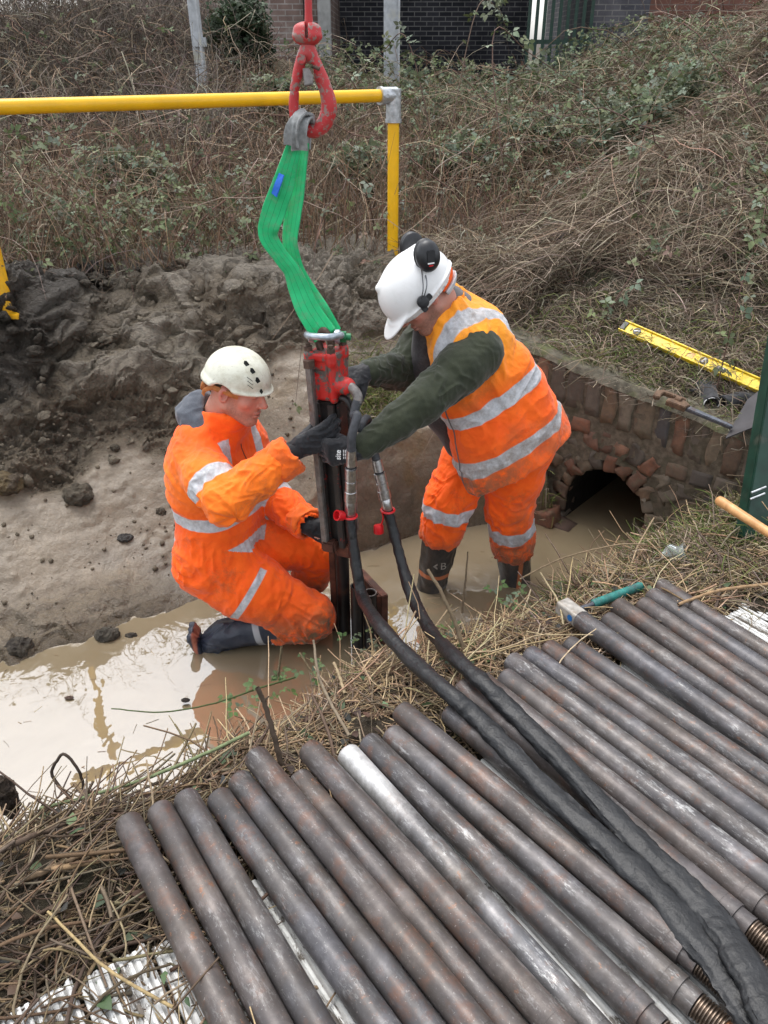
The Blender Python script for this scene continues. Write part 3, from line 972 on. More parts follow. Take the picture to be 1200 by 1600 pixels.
# ---------------------------------------------------------------- culvert headwall, brick by brick
def brick_bm(mb, cols, a0, a1, z0, z1, proud, col, thick=.11):
    """one old brick in the wall plane, edges rounded and knocked about"""
    bm = bmesh.new()
    bmesh.ops.create_cube(bm, size=1)
    bmesh.ops.bevel(bm, geom=bm.edges[:], offset=.11, segments=2, affect='EDGES')
    for v in bm.verts:
        v.co.x *= (a1 - a0); v.co.z *= (z1 - z0); v.co.y *= thick
    V = A([v.co[:] for v in bm.verts])
    n0 = mb.n
    mb.bm(bm)
    V = mb.v[-1]
    return V
class Bricks:
    def __init__(s): s.mb = MB(); s.c = []
    def put(s, ca, cz, ha, hz, rot, proud, col, ht=.055, jit=.003):
        bm = bmesh.new()
        bmesh.ops.create_cube(bm, size=2)
        bmesh.ops.subdivide_edges(bm, edges=bm.edges[:], cuts=3, use_grid_fill=True)
        V = A([v.co[:] for v in bm.verts])
        hh = A([ha, ht, hz])
        W = V * hh
        r = .0042
        inn = np.clip(W, -(hh - r), hh - r)
        dlt = W - inn
        L = np.linalg.norm(dlt, axis=1, keepdims=True)
        W = inn + dlt / np.maximum(L, 1e-9) * np.minimum(L, r)
        off = rng.uniform(0, 50, 3)
        W += jit * 1.6 * np.stack([vn(W * 28 + off, 1), vn(W * 28 + off, 2), vn(W * 28 + off, 3)], 1)
        cr, sr = math.cos(rot), math.sin(rot)
        a = ca + W[:, 0] * cr - W[:, 2] * sr
        z = cz + W[:, 0] * sr + W[:, 2] * cr
        d = W[:, 1] + ht - proud
        XY = W0 + a[:, None] * WD + d[:, None] * WN
        for v, q in zip(bm.verts, np.concatenate([XY, z[:, None]], 1)): v.co = q
        s.mb.bm(bm)
        s.c.append(np.tile(col, (len(W), 1)))
    def build(s, name, parent=None):
        V = np.concatenate(s.mb.v)
        me = npmesh(name, V, [np.concatenate(s.mb.f4)] + ([np.concatenate(s.mb.f3)] if s.mb.f3 else []), True, {'Col': np.concatenate(s.c)}, [M['brick']])
        return link(name, me, parent)
wallE = empty('culvert_headwall', (*(W0 + WD * .6), 0), 'old mossy brick headwall with a dark round arch over the muddy stream', 'culvert wall')
redb = [C(.20, .088, .052), C(.22, .105, .062), C(.175, .09, .06), C(.17, .11, .075), C(.14, .115, .09), C(.23, .12, .075)]
dark = [C(.095, .08, .068), C(.08, .075, .07), C(.13, .105, .082)]
brn = [C(.185, .14, .095), C(.21, .14, .09), C(.16, .13, .095)]
bk = Bricks()
ZC = .13                                     # springing height
# arch rings
for ring, (r0, r1, nb) in enumerate([(AR + .006, AR + .100, 11), (AR + .106, AR + .20, 14)]):
    for k in range(nb):
        th = math.pi * (k + .5) / nb
        rm = (r0 + r1) / 2
        tw = math.pi * rm / nb / 2 - .006
        if ring == 1 and (th < .35): continue
        bk.put(AC + rm * math.cos(th), ZC + rm * math.sin(th), (r1 - r0) / 2, tw, th, rng.uniform(-.006, .008), (redb + brn + dark[2:])[rng.integers(0, 10)] * rng.uniform(.6, 1.1), .055, .010)
# jambs under the springing
for sgn in (-1, 1):
    for k in range(3):
        bk.put(AC + sgn * (AR + .06), ZC - .045 - k * .085, .055, .036, 0, rng.uniform(0, .01), redb[rng.integers(0, 5)] * .75)
# spandrel courses
zrow = -.12; row = 0
while zrow < .66:
    hrow = .082
    a = -.10 + (row % 2) * .06
    while a < WL + .12:
        L = .105 if abs(a + .05 - AC) < .5 else rng.choice([.105, .215, .215])
        ca, cz = a + L / 2, zrow + hrow / 2
        inside = math.hypot(ca - AC, max(cz - ZC, 0)) < AR + .222 and cz > ZC - .02
        if not inside and cz <= ZC - .02: inside = abs(ca - AC) < AR + .13
        if not inside and cz < wall_top(ca) - .205 - .04:
            col = (redb + dark)[rng.integers(0, 8)] * rng.uniform(.75, 1.2)
            bk.put(ca, cz, L / 2 - .005, hrow / 2 - .005, rng.normal(0, .012), rng.uniform(-.008, .006), col)
        a += L + .006
    zrow += hrow + .006; row += 1
# soldier course under the coping
a = -.10
while a < WL + .13:
    L = rng.uniform(.066, .105)
    tp = float(wall_top(A(a + L / 2)))
    col = (brn + dark[2:] + redb[2:6])[rng.integers(0, 8)] * rng.uniform(.8, 1.2)
    if .55 < a / WL < .62: col = C(.075, .07, .07)
    bk.put(a + L / 2, tp - .118, L / 2 - .004, .098, rng.normal(0, .02), rng.uniform(-.004, .008), col, .055, .008)
    a += L + .006
bk.build('brick_face', wallE)
# dislodged bricks in the water at the left jamb
bk2 = Bricks()
bk2.put(AC - AR - .06, .03, .06, .045, .25, .13, C(.17, .075, .045))
bk2.put(AC - AR - .02, -.02, .10, .04, -.15, .10, C(.10, .06, .045))
lb = bk2.build('loose_brick')
tag(lb, 'broken red bricks slumped in the water at the left foot of the arch', 'bricks')
# mortar bed behind the bricks, with the arch cut out
mb = MB()
N = 90
aa = np.linspace(-.14, WL + .16, N)
f = []
Vm = []
for a in aa:
    da = abs(a - AC)
    zb = -.25 if da > AR + .06 else (ZC + math.sqrt(max((AR + .06) ** 2 - da ** 2, 0)) if da < AR + .06 else -.25)
    Vm += [(a, zb), (a, float(wall_top(A(a))) - .03)]
Vm = A(Vm)
XY = W0 + Vm[:, :1] * WD + .004 * WN
k = np.arange(N - 1) * 2
mb.add(np.concatenate([XY, Vm[:, 1:]], 1), np.stack([k, k + 2, k + 3, k + 1], 1))
# ends
mb.build('mortar_bed', M['mortar'], wallE, False)
# barrel of the culvert
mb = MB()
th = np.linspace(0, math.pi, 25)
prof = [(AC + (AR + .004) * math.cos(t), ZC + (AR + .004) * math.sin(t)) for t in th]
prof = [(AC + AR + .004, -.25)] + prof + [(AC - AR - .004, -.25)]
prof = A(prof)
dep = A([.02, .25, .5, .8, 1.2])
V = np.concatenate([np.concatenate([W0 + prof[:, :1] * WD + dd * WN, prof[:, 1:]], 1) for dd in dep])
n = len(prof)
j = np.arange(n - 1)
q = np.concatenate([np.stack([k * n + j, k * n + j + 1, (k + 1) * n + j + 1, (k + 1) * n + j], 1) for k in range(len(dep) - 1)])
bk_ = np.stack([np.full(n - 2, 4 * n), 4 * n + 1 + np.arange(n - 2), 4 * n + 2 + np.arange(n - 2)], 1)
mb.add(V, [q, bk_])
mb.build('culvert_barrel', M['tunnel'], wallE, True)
# coping of worn stone and mortar on top, uneven
mb = MB()
na, nd = 120, 16
aa = np.linspace(-.14, WL + .16, na); dd = np.linspace(-.012, .21, nd)
AA, DD = np.meshgrid(aa, dd, indexing='ij')
AA = AA.ravel(); DD = DD.ravel()
tp = wall_top(AA) + .004
XY = W0 + AA[:, None] * WD + DD[:, None] * WN
nn = fbm(np.concatenate([XY * 14, np.zeros((len(XY), 1))], 1), 4, 81)
zt = tp + .012 * nn - .035 * sstep(.012, -.012, DD) - .10 * sstep(.15, .21, DD)
edgej = .010 * fbm(np.stack([AA * 20, DD * 0, DD * 0], 1), 3, 83) * sstep(.05, -.012, DD)
XY = XY + edgej[:, None] * WN
i = np.arange(na - 1)[:, None] * nd + np.arange(nd - 1)[None]
mb.add(np.concatenate([XY, zt[:, None]], 1), np.stack([i, i + nd, i + nd + 1, i + 1], -1).reshape(-1, 4))
mb.build('coping', M['coping'], wallE, True, sharp=None)

# ---------------------------------------------------------------- railway bridge far behind
br = empty('railway_bridge', (0, 16, 1.4), 'shadow-dark brick railway bridge with pale weathered abutment behind the bushes', 'bridge')
def blk_part(name, x0, x1, y0, y1, z0, z1, m, parent=br, rotz=0):
    mb = MB(); mb.box(((x0 + x1) / 2, (y0 + y1) / 2, (z0 + z1) / 2), ((x1 - x0) / 2, (y1 - y0) / 2, (z1 - z0) / 2))
    return mb.build(name, m, parent, False)
blk_part('abutment', -4.6, -.80, 14.2, 18.6, 0.6, 6, M['pale_brick'])
blk_part('back_wall', -.80, 2.62, 17.0, 17.5, 0.6, 6, M['dark_brick'])
blk_part('pier', 3.2, 4.05, 14.4, 18.5, .6, 6, M['blue_brick'])
blk_part('wing_wall', 4.053, 9.0, 14.43, 15.0, .6, 6, M['red_brick'])
blk_part('deck', -5.2, 3.2, 13.9, 19, 6.003, 7.0, M['concrete'])  # slab above the view, added to darken the back wall
# quoin strip and drain pipe on the abutment corner
mb = MB(); mb.box((-.90, 14.17, 3), (.10, .028, 2.6), bev=.01); mb.build('quoin', M['concrete'], br)
mb = MB(); mb.tube([(-1.16, 14.12, .8), (-1.16, 14.12, 6)], .05, 10); mb.build('drainpipe', M['black_steel'], br)

# palisade fence: pales, rails, one thing
def palisade(x0, y0, x1, y1, n, h, label, zoff=0):
    z0 = float(H(A((x0 + x1) / 2), A((y0 + y1) / 2))) - .1 + zoff
    e = empty('palisade_fence', ((x0 + x1) / 2, (y0 + y1) / 2, z0), label, 'fence')
    d = nrm([x1 - x0, y1 - y0, 0]); nn = A([-d[1], d[0], 0])
    for k in range(n):
        t = (k + .5) / n
        c = A([lerp(x0, x1, t), lerp(y0, y1, t), z0])
        mb = MB()
        out = [(-.026, 0), (.026, 0), (.026, h - .12), (.014, h - .05), (0, h), (-.014, h - .05), (-.026, h - .12)]
        mb.prism(out, c, d, (0, 0, 1), .006)
        mb.build('pale', M['dark_green'], e, False)
    for hz in (.35, h - .45):
        mb = MB(); mb.box((A([x0, y0, z0]) + A([x1, y1, z0])) / 2 + A([0, 0, hz]) - nn * -.03, (np.linalg.norm(A([x1 - x0, y1 - y0])) / 2, .02, .03), np.stack([d, nn, A([0, 0, 1.])], 1))
        mb.build('rail', M['dark_green'], e, False)
    return e
palisade(2.20, 14.6, 3.20, 14.2, 9, 1.75, 'dark green palisade fence seen through the gap beside the bridge pier', .25)
palisade(-7.9, 14.5, -6.2, 14.3, 10, 1.7, 'dark green palisade fence at the far left behind the brown brush', .5)
# two grey steel posts
def post(px, py, Y, w, tilt, label, ztop=4.6):
    c = aty(px, py, Y)
    zb = float(H(A(c[0]), A(c[1]))) - .2
    e = empty('steel_post', (c[0], c[1], zb), label, 'post')
    dx = tilt
    top = A([c[0] + dx * (ztop - zb), c[1], ztop]); bot = A([c[0], c[1], zb])
    u = nrm(top - bot)
    R = np.stack([nrm(np.cross(u, (0, 1, 0))) * -1, nrm(np.cross(u, np.cross(u, (0, 1, 0)))) * 1, u], 1)
    mb = MB()
    # rolled section: two flanges and a web, flanges facing the camera
    L = np.linalg.norm(top - bot) / 2
    mid = (top + bot) / 2
    mb.box(mid, (w / 2, .008, L), R, .002)
    mb.box(mid + R[:, 0] * (w / 2 - .012) + R[:, 1] * .06, (.010, .05, L), R, .002)
    mb.box(mid - R[:, 0] * (w / 2 - .05) - R[:, 1] * .065, (.012, .055, L), R, .002)
    mb.build('section', M['grey_paint'], e, False)
    return e, R, bot, u
post(612, 110, 10.6, .185, 0, 'tall grey steel post rising behind the end of the yellow handrail', 4.6)
e, R, bot, u = post(317, 122, 8.9, .11, -.018, 'leaning grey steel post standing in the brown brush on the left', 4.6)
mb = MB(); q = aty(313, 66, 8.9) + A([0, -.02, 0]); mb.box(q, (.058, .03, .04), R, .004); mb.build('strap_plate', M['grey_paint'], e, False)
# ---------------------------------------------------------------- vegetation
def proj(P):
    d = P[..., 1] * CP - (P[..., 2] - HCAM) * SP
    u = P[..., 1] * SP + (P[..., 2] - HCAM) * CP
    d = np.maximum(d, .05)
    return 600 + 1250 * P[..., 0] / d, 800 - 1250 * u / d, d
def seen(x, y, z, mx=150, mt=200, mb=250):
    px, py, d = proj(np.stack([x, y, z], -1))
    return (px > -mx) & (px < 1200 + mx) & (py > -mt) & (py < 1600 + mb)
def scatter(n, x0, x1, y0, y1, cond=None, ypow=1.0, mx=150):
    """n ground points in a box that the photo could see"""
    out = []
    got = 0
    for _ in range(60):
        m = n * 2
        x = rng.uniform(x0, x1, m); y = y0 + (y1 - y0) * rng.random(m) ** ypow
        z, s, v, a, d, q = H0(x, y)
        k = seen(x, y, z, mx)
        if cond is not None:
            c = cond(x, y, z, s, v, a, d, q)
            k &= (c if c.dtype == bool else rng.random(m) < c)
        out.append(np.stack([x, y, z], 1)[k]); got += k.sum()
        if got >= n: break
    return np.concatenate(out)[:n]
def pick(cols, n, jit=.2):
    c = A(cols)[rng.integers(0, len(cols), n)]
    return c * rng.uniform(1 - jit, 1 + jit, (n, 1)) * rng.uniform(1 - jit * .3, 1 + jit * .3, (n, 3))
class Strands:
    def __init__(s): s.V, s.Q, s.C, s.n = [], [], [], 0
    def add(s, P, W, col, sides=0):
        V, Q, idx = strands(P, W, np.arange(len(P)), sides=sides)
        s.V.append(V); s.Q.append(Q + s.n); s.C.append(col[idx.astype(int)]); s.n += len(V)
    def build(s, name, m, parent=None):
        me = npmesh(name, np.concatenate(s.V), [np.concatenate(s.Q)], True, {'Col': np.concatenate(s.C)}, [m])
        return link(name, me, parent)
def stalks(B, L, up, lean, droop, K=5, curl=.12):
    """B bases (N,3), L lengths, up (N) vertical share, lean (N,2) horizontal unit*share, droop (N)"""
    N = len(B)
    t = np.linspace(0, 1, K)[None, :, None]
    L = L[:, None]
    hor = np.concatenate([lean, np.zeros((N, 1))], 1)[:, None] * (L[:, None] * (t * .6 + t * t * .4))
    ver = (L * (up[:, None] * t[..., 0] - droop[:, None] * t[..., 0] ** 2))[..., None] * A([0, 0, 1.])
    wob = rng.normal(size=(N, 1, 3)) * curl * L[:, None] * (t * (1 - t)) * 2 + rng.normal(size=(N, K, 3)) * curl * .12 * L[:, None] * t
    return B[:, None] + hor + ver + wob
def clampz(P, off=.004):
    z = H(P[..., 0], P[..., 1]) + off
    P[..., 2] = np.maximum(P[..., 2], z)
    return P
def dirs(n, mean=None, spread=math.pi):
    a = rng.uniform(-spread, spread, n) if mean is None else mean + rng.normal(size=n) * spread
    return np.stack([np.cos(a), np.sin(a)], 1)
def leafmesh(Cn, F, N, L, W, fold=.18):
    """leaf blades: centre base Cn, direction F, normal N, length, width -> verts, tris"""
    S = np.cross(F, N)
    L = L[:, None]; W = W[:, None]
    b = Cn; t = Cn + F * L - N * L * .12
    l1 = Cn + F * L * .33 + S * W * .92 + N * W * fold; r1 = Cn + F * L * .33 - S * W * .92 + N * W * fold
    l2 = Cn + F * L * .68 + S * W * .62 + N * W * fold * .4; r2 = Cn + F * L * .68 - S * W * .62 + N * W * fold * .4
    m1 = Cn + F * L * .36 ; m2 = Cn + F * L * .70 - N * L * .03
    V = np.stack([b, l1, r1, l2, r2, m1, m2, t], 1).reshape(-1, 3)
    T = A([[0, 5, 1], [0, 2, 5], [1, 5, 6], [1, 6, 3], [2, 6, 5], [2, 4, 6], [3, 6, 7], [4, 7, 6]])
    k = np.arange(len(Cn))[:, None, None] * 8
    return V, (T[None] + k).reshape(-1, 3)
def rnd_unit(n):
    v = rng.normal(size=(n, 3)); return v / np.linalg.norm(v, axis=1, keepdims=True)
class Leaves:
    def __init__(s): s.V, s.T, s.C, s.n = [], [], [], 0
    def add(s, Cn, F, N, L, W, col, fold=.18):
        N = N - F * (N * F).sum(1, keepdims=True); N /= np.linalg.norm(N, axis=1, keepdims=True) + 1e-9
        V, T = leafmesh(Cn, F, N, L, W, fold)
        s.V.append(V); s.T.append(T + s.n); s.C.append(np.repeat(col, 8, 0)); s.n += len(V)
    def trifol(s, Cn, size, col, upbias=.8):
        """bramble leaves: three leaflets each"""
        n = len(Cn)
        N = rnd_unit(n) * .7 + A([0, -.25, upbias]); N /= np.linalg.norm(N, axis=1, keepdims=True)
        F = rnd_unit(n); F -= N * (F * N).sum(1, keepdims=True); F /= np.linalg.norm(F, axis=1, keepdims=True) + 1e-9
        S = np.cross(F, N)
        for k, (fs, sc) in enumerate(((0, 1.), (1.25, .8), (-1.25, .8))):
            f = F * math.cos(fs) + S * math.sin(fs)
            n2 = N + rnd_unit(n) * .25
            s.add(Cn + f * size[:, None] * .15, f, n2, size * sc, size * sc * .36, col * rng.uniform(.85, 1.15, (n, 1)))
    def build(s, name, m, parent=None):
        me = npmesh(name, np.concatenate(s.V), [np.concatenate(s.T)], True, {'Col': np.clip(np.concatenate(s.C), 0, 1)}, [m])
        return link(name, me, parent)

def hit0(px, py, off=0.0):
    d = ray(px, py); o = A([0, 0, HCAM]); t = np.linspace(1.0, 12, 4000); p = o + d * t[:, None]
    return p[int(np.argmax(p[:, 2] - (np.maximum(H(p[:, 0], p[:, 1]), 0) + off) < 0))]
LV_A, LV_B = hit0(972, 509, .05), hit0(1194, 606, .05)
def keepout(P, dmin=.48):
    '''strands that stay off the trampled top of the wall and off the spirit level'''
    a, d = wallc(P[..., 0], P[..., 1])
    bad = (a > .02) & (a < 2.4) & (d < dmin)
    q = P - LV_A; ax = LV_B - LV_A; L2 = ax @ ax
    t = np.clip((q @ ax) / L2, -.05, 1.05)
    r = np.linalg.norm((q - t[..., None] * ax)[..., :2], axis=-1)
    bad |= (r < .075) & (P[..., 2] > -1)
    # in front of the level, as seen from where people work
    bad |= (a > .1) & (a < 2.4) & (d < .75) & (P[..., 2] > wall_top(np.clip(a, 0, WL)) + .10)
    return ~bad.any(1)
HAY = [c_ * 1.12 for c_ in [C(.30, .245, .18), C(.24, .19, .135), C(.18, .135, .095), C(.38, .32, .245), C(.14, .105, .078), C(.21, .17, .125)]]
REDST = [c_ * 1.3 for c_ in [C(.17, .10, .065), C(.13, .085, .06), C(.22, .145, .095), C(.27, .19, .125), C(.10, .07, .055)]]
GREYST = [c_ * 1.3 for c_ in [C(.14, .115, .095), C(.11, .09, .075), C(.18, .15, .12), C(.08, .065, .055), C(.21, .18, .145)]]
GREEN = [c_ * 1.15 for c_ in [C(.09, .115, .045), C(.115, .14, .06), C(.075, .095, .042), C(.14, .165, .08), C(.06, .075, .038)]]
PALEGR = [C(.17, .21, .14), C(.21, .25, .18), C(.13, .17, .11)]
PURPLE = [C(.055, .032, .042), C(.08, .045, .055), C(.045, .035, .045), C(.06, .05, .06)]
GRASS = [C(.15, .19, .05), C(.12, .17, .045), C(.20, .22, .08), C(.24, .23, .10), C(.09, .13, .035)]

onland = lambda x, y, z, s, v, a, d, q: ((q > 1.45) & (d < 0.05)) | ((d > .2) & (a > -.6)) | ((d > 0) & (a < -.5) & (q > 1.1))
back = lambda x, y, z, s, v, a, d, q: (q > 1.45) & ((a < -.3) | (d > 1.6))
bank = lambda x, y, z, s, v, a, d, q: (d > .20 + .45 * sstep(.1, .35, a)) & (a > -.75) & (y < 9.5) & (q > .2)

def wfar(B, w):                       # strands drawn a little wider with distance, so they survive at this size
    return w * (1 + .16 * np.clip(B[:, 1] - 3, 0, 12))
# 1. matted dead grass over the right bank
S1 = Strands()
B = scatter(26000, -.5, 5.5, 3.1, 9.5, bank, 1.35)
ang = math.pi * 1.12 + 1.3 * vn(B * A([1.3, 1.3, 0]), 91) * 1.6
n = len(B)
lean = np.stack([np.cos(ang + rng.normal(size=n) * .95), np.sin(ang + rng.normal(size=n) * .95)], 1) * rng.uniform(.5, 1.0, (n, 1))
hump = np.clip(.5 + .9 * vn(B * A([2.1, 2.1, 0]), 93), 0, 1)
B[:, 2] += rng.random(n) * .16 * hump * sstep(3.3, 4.3, B[:, 1])
L = rng.uniform(.14, .50, n) * (.55 + .45 * sstep(3.2, 4.2, B[:, 1]))
P = clampz(stalks(B, L, rng.uniform(.12, .65, n), lean, rng.uniform(.2, .75, n), 6, .22))
tone = .55 + .55 * sstep(-.35, .5, vn(B * A([3, 3, 0]), 95))
ok = keepout(P); P = P[ok]; B = B[ok]; n = len(B)
S1.add(P, wfar(B, rng.uniform(.0010, .0021, n))[:, None] * A([1, 1, .95, .85, .6, .3]), pick(HAY, n, .3) * tone[ok][:, None])
# taller humps of straw sweeping down
for (px, py, z, cnt, r, a0) in ((1075, 250, 1.55, 1300, .28, 3.6), (950, 330, 1.30, 700, .35, 3.4), (1010, 200, 1.7, 900, .3, 4.0), (1180, 330, 1.38, 900, .25, 3.3), (820, 430, 1.12, 350, .25, 3.2), (1100, 420, 1.2, 900, .25, 3.7), (900, 420, 1.12, 400, .3, 3.0), (1000, 480, 1.05, 800, .22, 3.5)):
    c = atz(px, py, z)
    B = c[:2] + rng.normal(size=(cnt, 2)) * r
    B = np.concatenate([B, (H(B[:, 0], B[:, 1]) + .10 + .22 * np.exp(-(((B - c[:2]) / r) ** 2).sum(1)) * rng.random(cnt))[:, None]], 1)
    a = a0 + rng.normal(size=cnt) * 1.25
    L = rng.uniform(.3, .65, cnt)
    P = clampz(stalks(B, L, rng.uniform(.1, .5, cnt), np.stack([np.cos(a), np.sin(a)], 1), rng.uniform(.45, .9, cnt), 6, .2))
    ok = keepout(P); P = P[ok]; B = B[ok]; cnt = len(B)
    S1.add(P, wfar(B, rng.uniform(.001, .0019, cnt))[:, None] * A([1, 1, .95, .85, .6, .3]), pick(HAY, cnt, .25) * 1.05)
B = scatter(5200, 1.2, 6.5, 4.2, 10.5, lambda x, y, z, s, v, a, d, q: (d > 1.2) & (x > 1.0 + .0 * y), 1.0)
n = len(B); P = clampz(stalks(B, rng.uniform(.3, .85, n), rng.uniform(.25, .8, n), dirs(n, 3.6, .9) * rng.uniform(.4, 1, (n, 1)), rng.uniform(.3, .9, n), 6, .25))
S1.add(P, wfar(B, rng.uniform(.0011, .0022, n))[:, None] * A([1, 1, .95, .85, .6, .3]), pick(HAY, n, .3) * (.75 + .4 * sstep(-.3, .5, vn(B * 2, 7)))[:, None])
tag(S1.build('dead_grass', M['straw']), 'matted straw coloured dead grass hanging over the right bank', 'grass', kind='stuff')
# 2. dry upright stems and undergrowth behind the spoil heap
S2 = Strands()
B = scatter(15000, -6, 4.5, 3.9, 10.5, back, 1.5)
n = len(B)
L = rng.uniform(.2, .8, n) * (1 - .4 * sstep(7, 10, B[:, 1])) * (.75 + .35 * vn(B * A([.9, .9, 0]), 97))
lean = dirs(n) * rng.uniform(.05, .5, (n, 1))
P = clampz(stalks(B, L, rng.uniform(.7, 1.0, n), lean, rng.uniform(0, .35, n), 5, .12))
S2.add(P, wfar(B, rng.uniform(.0012, .0026, n))[:, None] * A([1, .95, .85, .65, .35]), pick(REDST + HAY[1:3], n, .3))
B = scatter(14000, -6, 4.5, 3.9, 10, back, 1.5)
n = len(B)
P = clampz(stalks(B, rng.uniform(.15, .5, n), rng.uniform(.1, .7, n), dirs(n) * rng.uniform(.4, 1, (n, 1)), rng.uniform(.2, .7, n), 5, .3))
S2.add(P, wfar(B, rng.uniform(.0010, .002, n))[:, None] * A([1, .95, .85, .65, .35]), pick(HAY + GREYST, n, .3) * .8)
B = scatter(6000, -6, 5.5, 4.0, 10.5, lambda x, y, z, s, v, a, d, q: ((q > 1.6) & (a < -.2)) | ((d > 1.0) & (a > -.4)), 1.5)
B[:, 2] += rng.uniform(.05, .55, len(B)); n = len(B)
P = stalks(B, rng.uniform(.2, .7, n), rng.normal(size=n) * .45, dirs(n), rng.uniform(.1, .7, n), 6, .35); P = clampz(P); ok = keepout(P); P = P[ok]; B = B[ok]; n = len(B)
S2.add(P, wfar(B, rng.uniform(.0009, .0018, n))[:, None] * A([1, 1, .95, .85, .6, .35]), pick(HAY[:4] + REDST[1:], n, .25) * .9)
tag(S2.build('dry_stems', M['straw']), 'thicket of dry reddish brown weed stems behind the spoil heap', 'undergrowth', kind='stuff')
# 3. brambles: arching canes with leaves
S3 = Strands(); LV = Leaves()
bram = lambda x, y, z, s, v, a, d, q: (1 - .93 * sstep(-.2, -.7, x + .12 * (y - 8)) * sstep(6.6, 7.6, y)) * (1 - .55 * sstep(.3, -.4, x)) * np.where(((q > 1.45) & ((a < -.3) | (d > 1.2))) | ((d > 1.0) & (a > -.5)), np.clip(.35 + .9 * vn(np.stack([x * .8, y * .8, x * 0], -1), 99) + .55 * sstep(6.2, 9, y) + .3 * sstep(.2, .9, x) * sstep(2.6, 1.8, x) + .35 * sstep(2.0, 3.2, x) * sstep(5, 6.5, y), .04, 1), 0.)
B = scatter(2300, -6, 6.5, 4.1, 13, bram, 1.5)
n = len(B)
K = 9
L = rng.uniform(.4, 1.05, n) * (1 - .35 * sstep(8, 11, B[:, 1]))
P = clampz(stalks(B, L, rng.uniform(.45, 1.0, n), dirs(n) * rng.uniform(.4, 1, (n, 1)), rng.uniform(.4, 1.2, n), K, .2), .02)
S3.add(P, wfar(B, rng.uniform(.0016, .0032, n))[:, None] * np.linspace(1, .4, K), pick([C(.12, .065, .055), C(.16, .10, .07), C(.10, .10, .05), C(.2, .15, .11)], n, .3), 3)
for k in range(2, K):
    for rep in range(2):
        m = rng.random(n) < (.78 if rep == 0 else .45)
        c = P[m, k] + rng.normal(size=(m.sum(), 3)) * .03
        size = rng.uniform(.012, .044, len(c)) * (1 + .06 * np.clip(c[:, 1] - 4, 0, 8))
        cl = pick(GREEN * 5 + PALEGR + [HAY[2], REDST[0], REDST[2]], len(c), .3)
        LV.trifol(c, size, cl)
# low carpet of bramble leaves
B = scatter(9000, -6, 6.5, 4.2, 12.5, bram, 1.4)
B[:, 2] += rng.uniform(.05, .45, len(B))
LV.trifol(B, rng.uniform(.012, .044, len(B)) * (1 + .07 * np.clip(B[:, 1] - 4, 0, 8)), pick(GREEN * 3 + PALEGR + [REDST[1]], len(B), .3))
B = scatter(170, -5, 5.5, 4.4, 9.5, lambda x, y, z, s, v, a, d, q: ((q > 1.6) & (a < -.3)) | ((d > .9) & (a > -.4)), 1.2)
n = len(B); P = stalks(B, rng.uniform(.9, 1.9, n), rng.uniform(.7, 1.2, n), dirs(n) * rng.uniform(.5, 1, (n, 1)), rng.uniform(.5, 1.2, n), 12, .12); P = clampz(P, .02); ok = keepout(P); P = P[ok]; B = B[ok]; n = len(B)
S3.add(P, wfar(B, rng.uniform(.0022, .0038, n))[:, None] * np.linspace(1.1, .4, 12), pick([C(.20, .15, .11), C(.28, .22, .16), C(.15, .085, .07), C(.11, .07, .06)], n, .25), 4)
for k in range(3, 12):
    m = rng.random(n) < .5; c = P[m, k] + rng.normal(size=(m.sum(), 3)) * .03
    LV.trifol(c, rng.uniform(.025, .06, len(c)), pick(GREEN * 2 + PALEGR, len(c), .3))
tag(S3.build('bramble_thicket', M['twig']), 'tangled arching bramble stems across the back of the site', 'brambles', kind='stuff')
tag(LV.build('bramble_leaves', M['leaf']), 'grey green bramble leaves scattered through the undergrowth', 'brambles', kind='stuff')
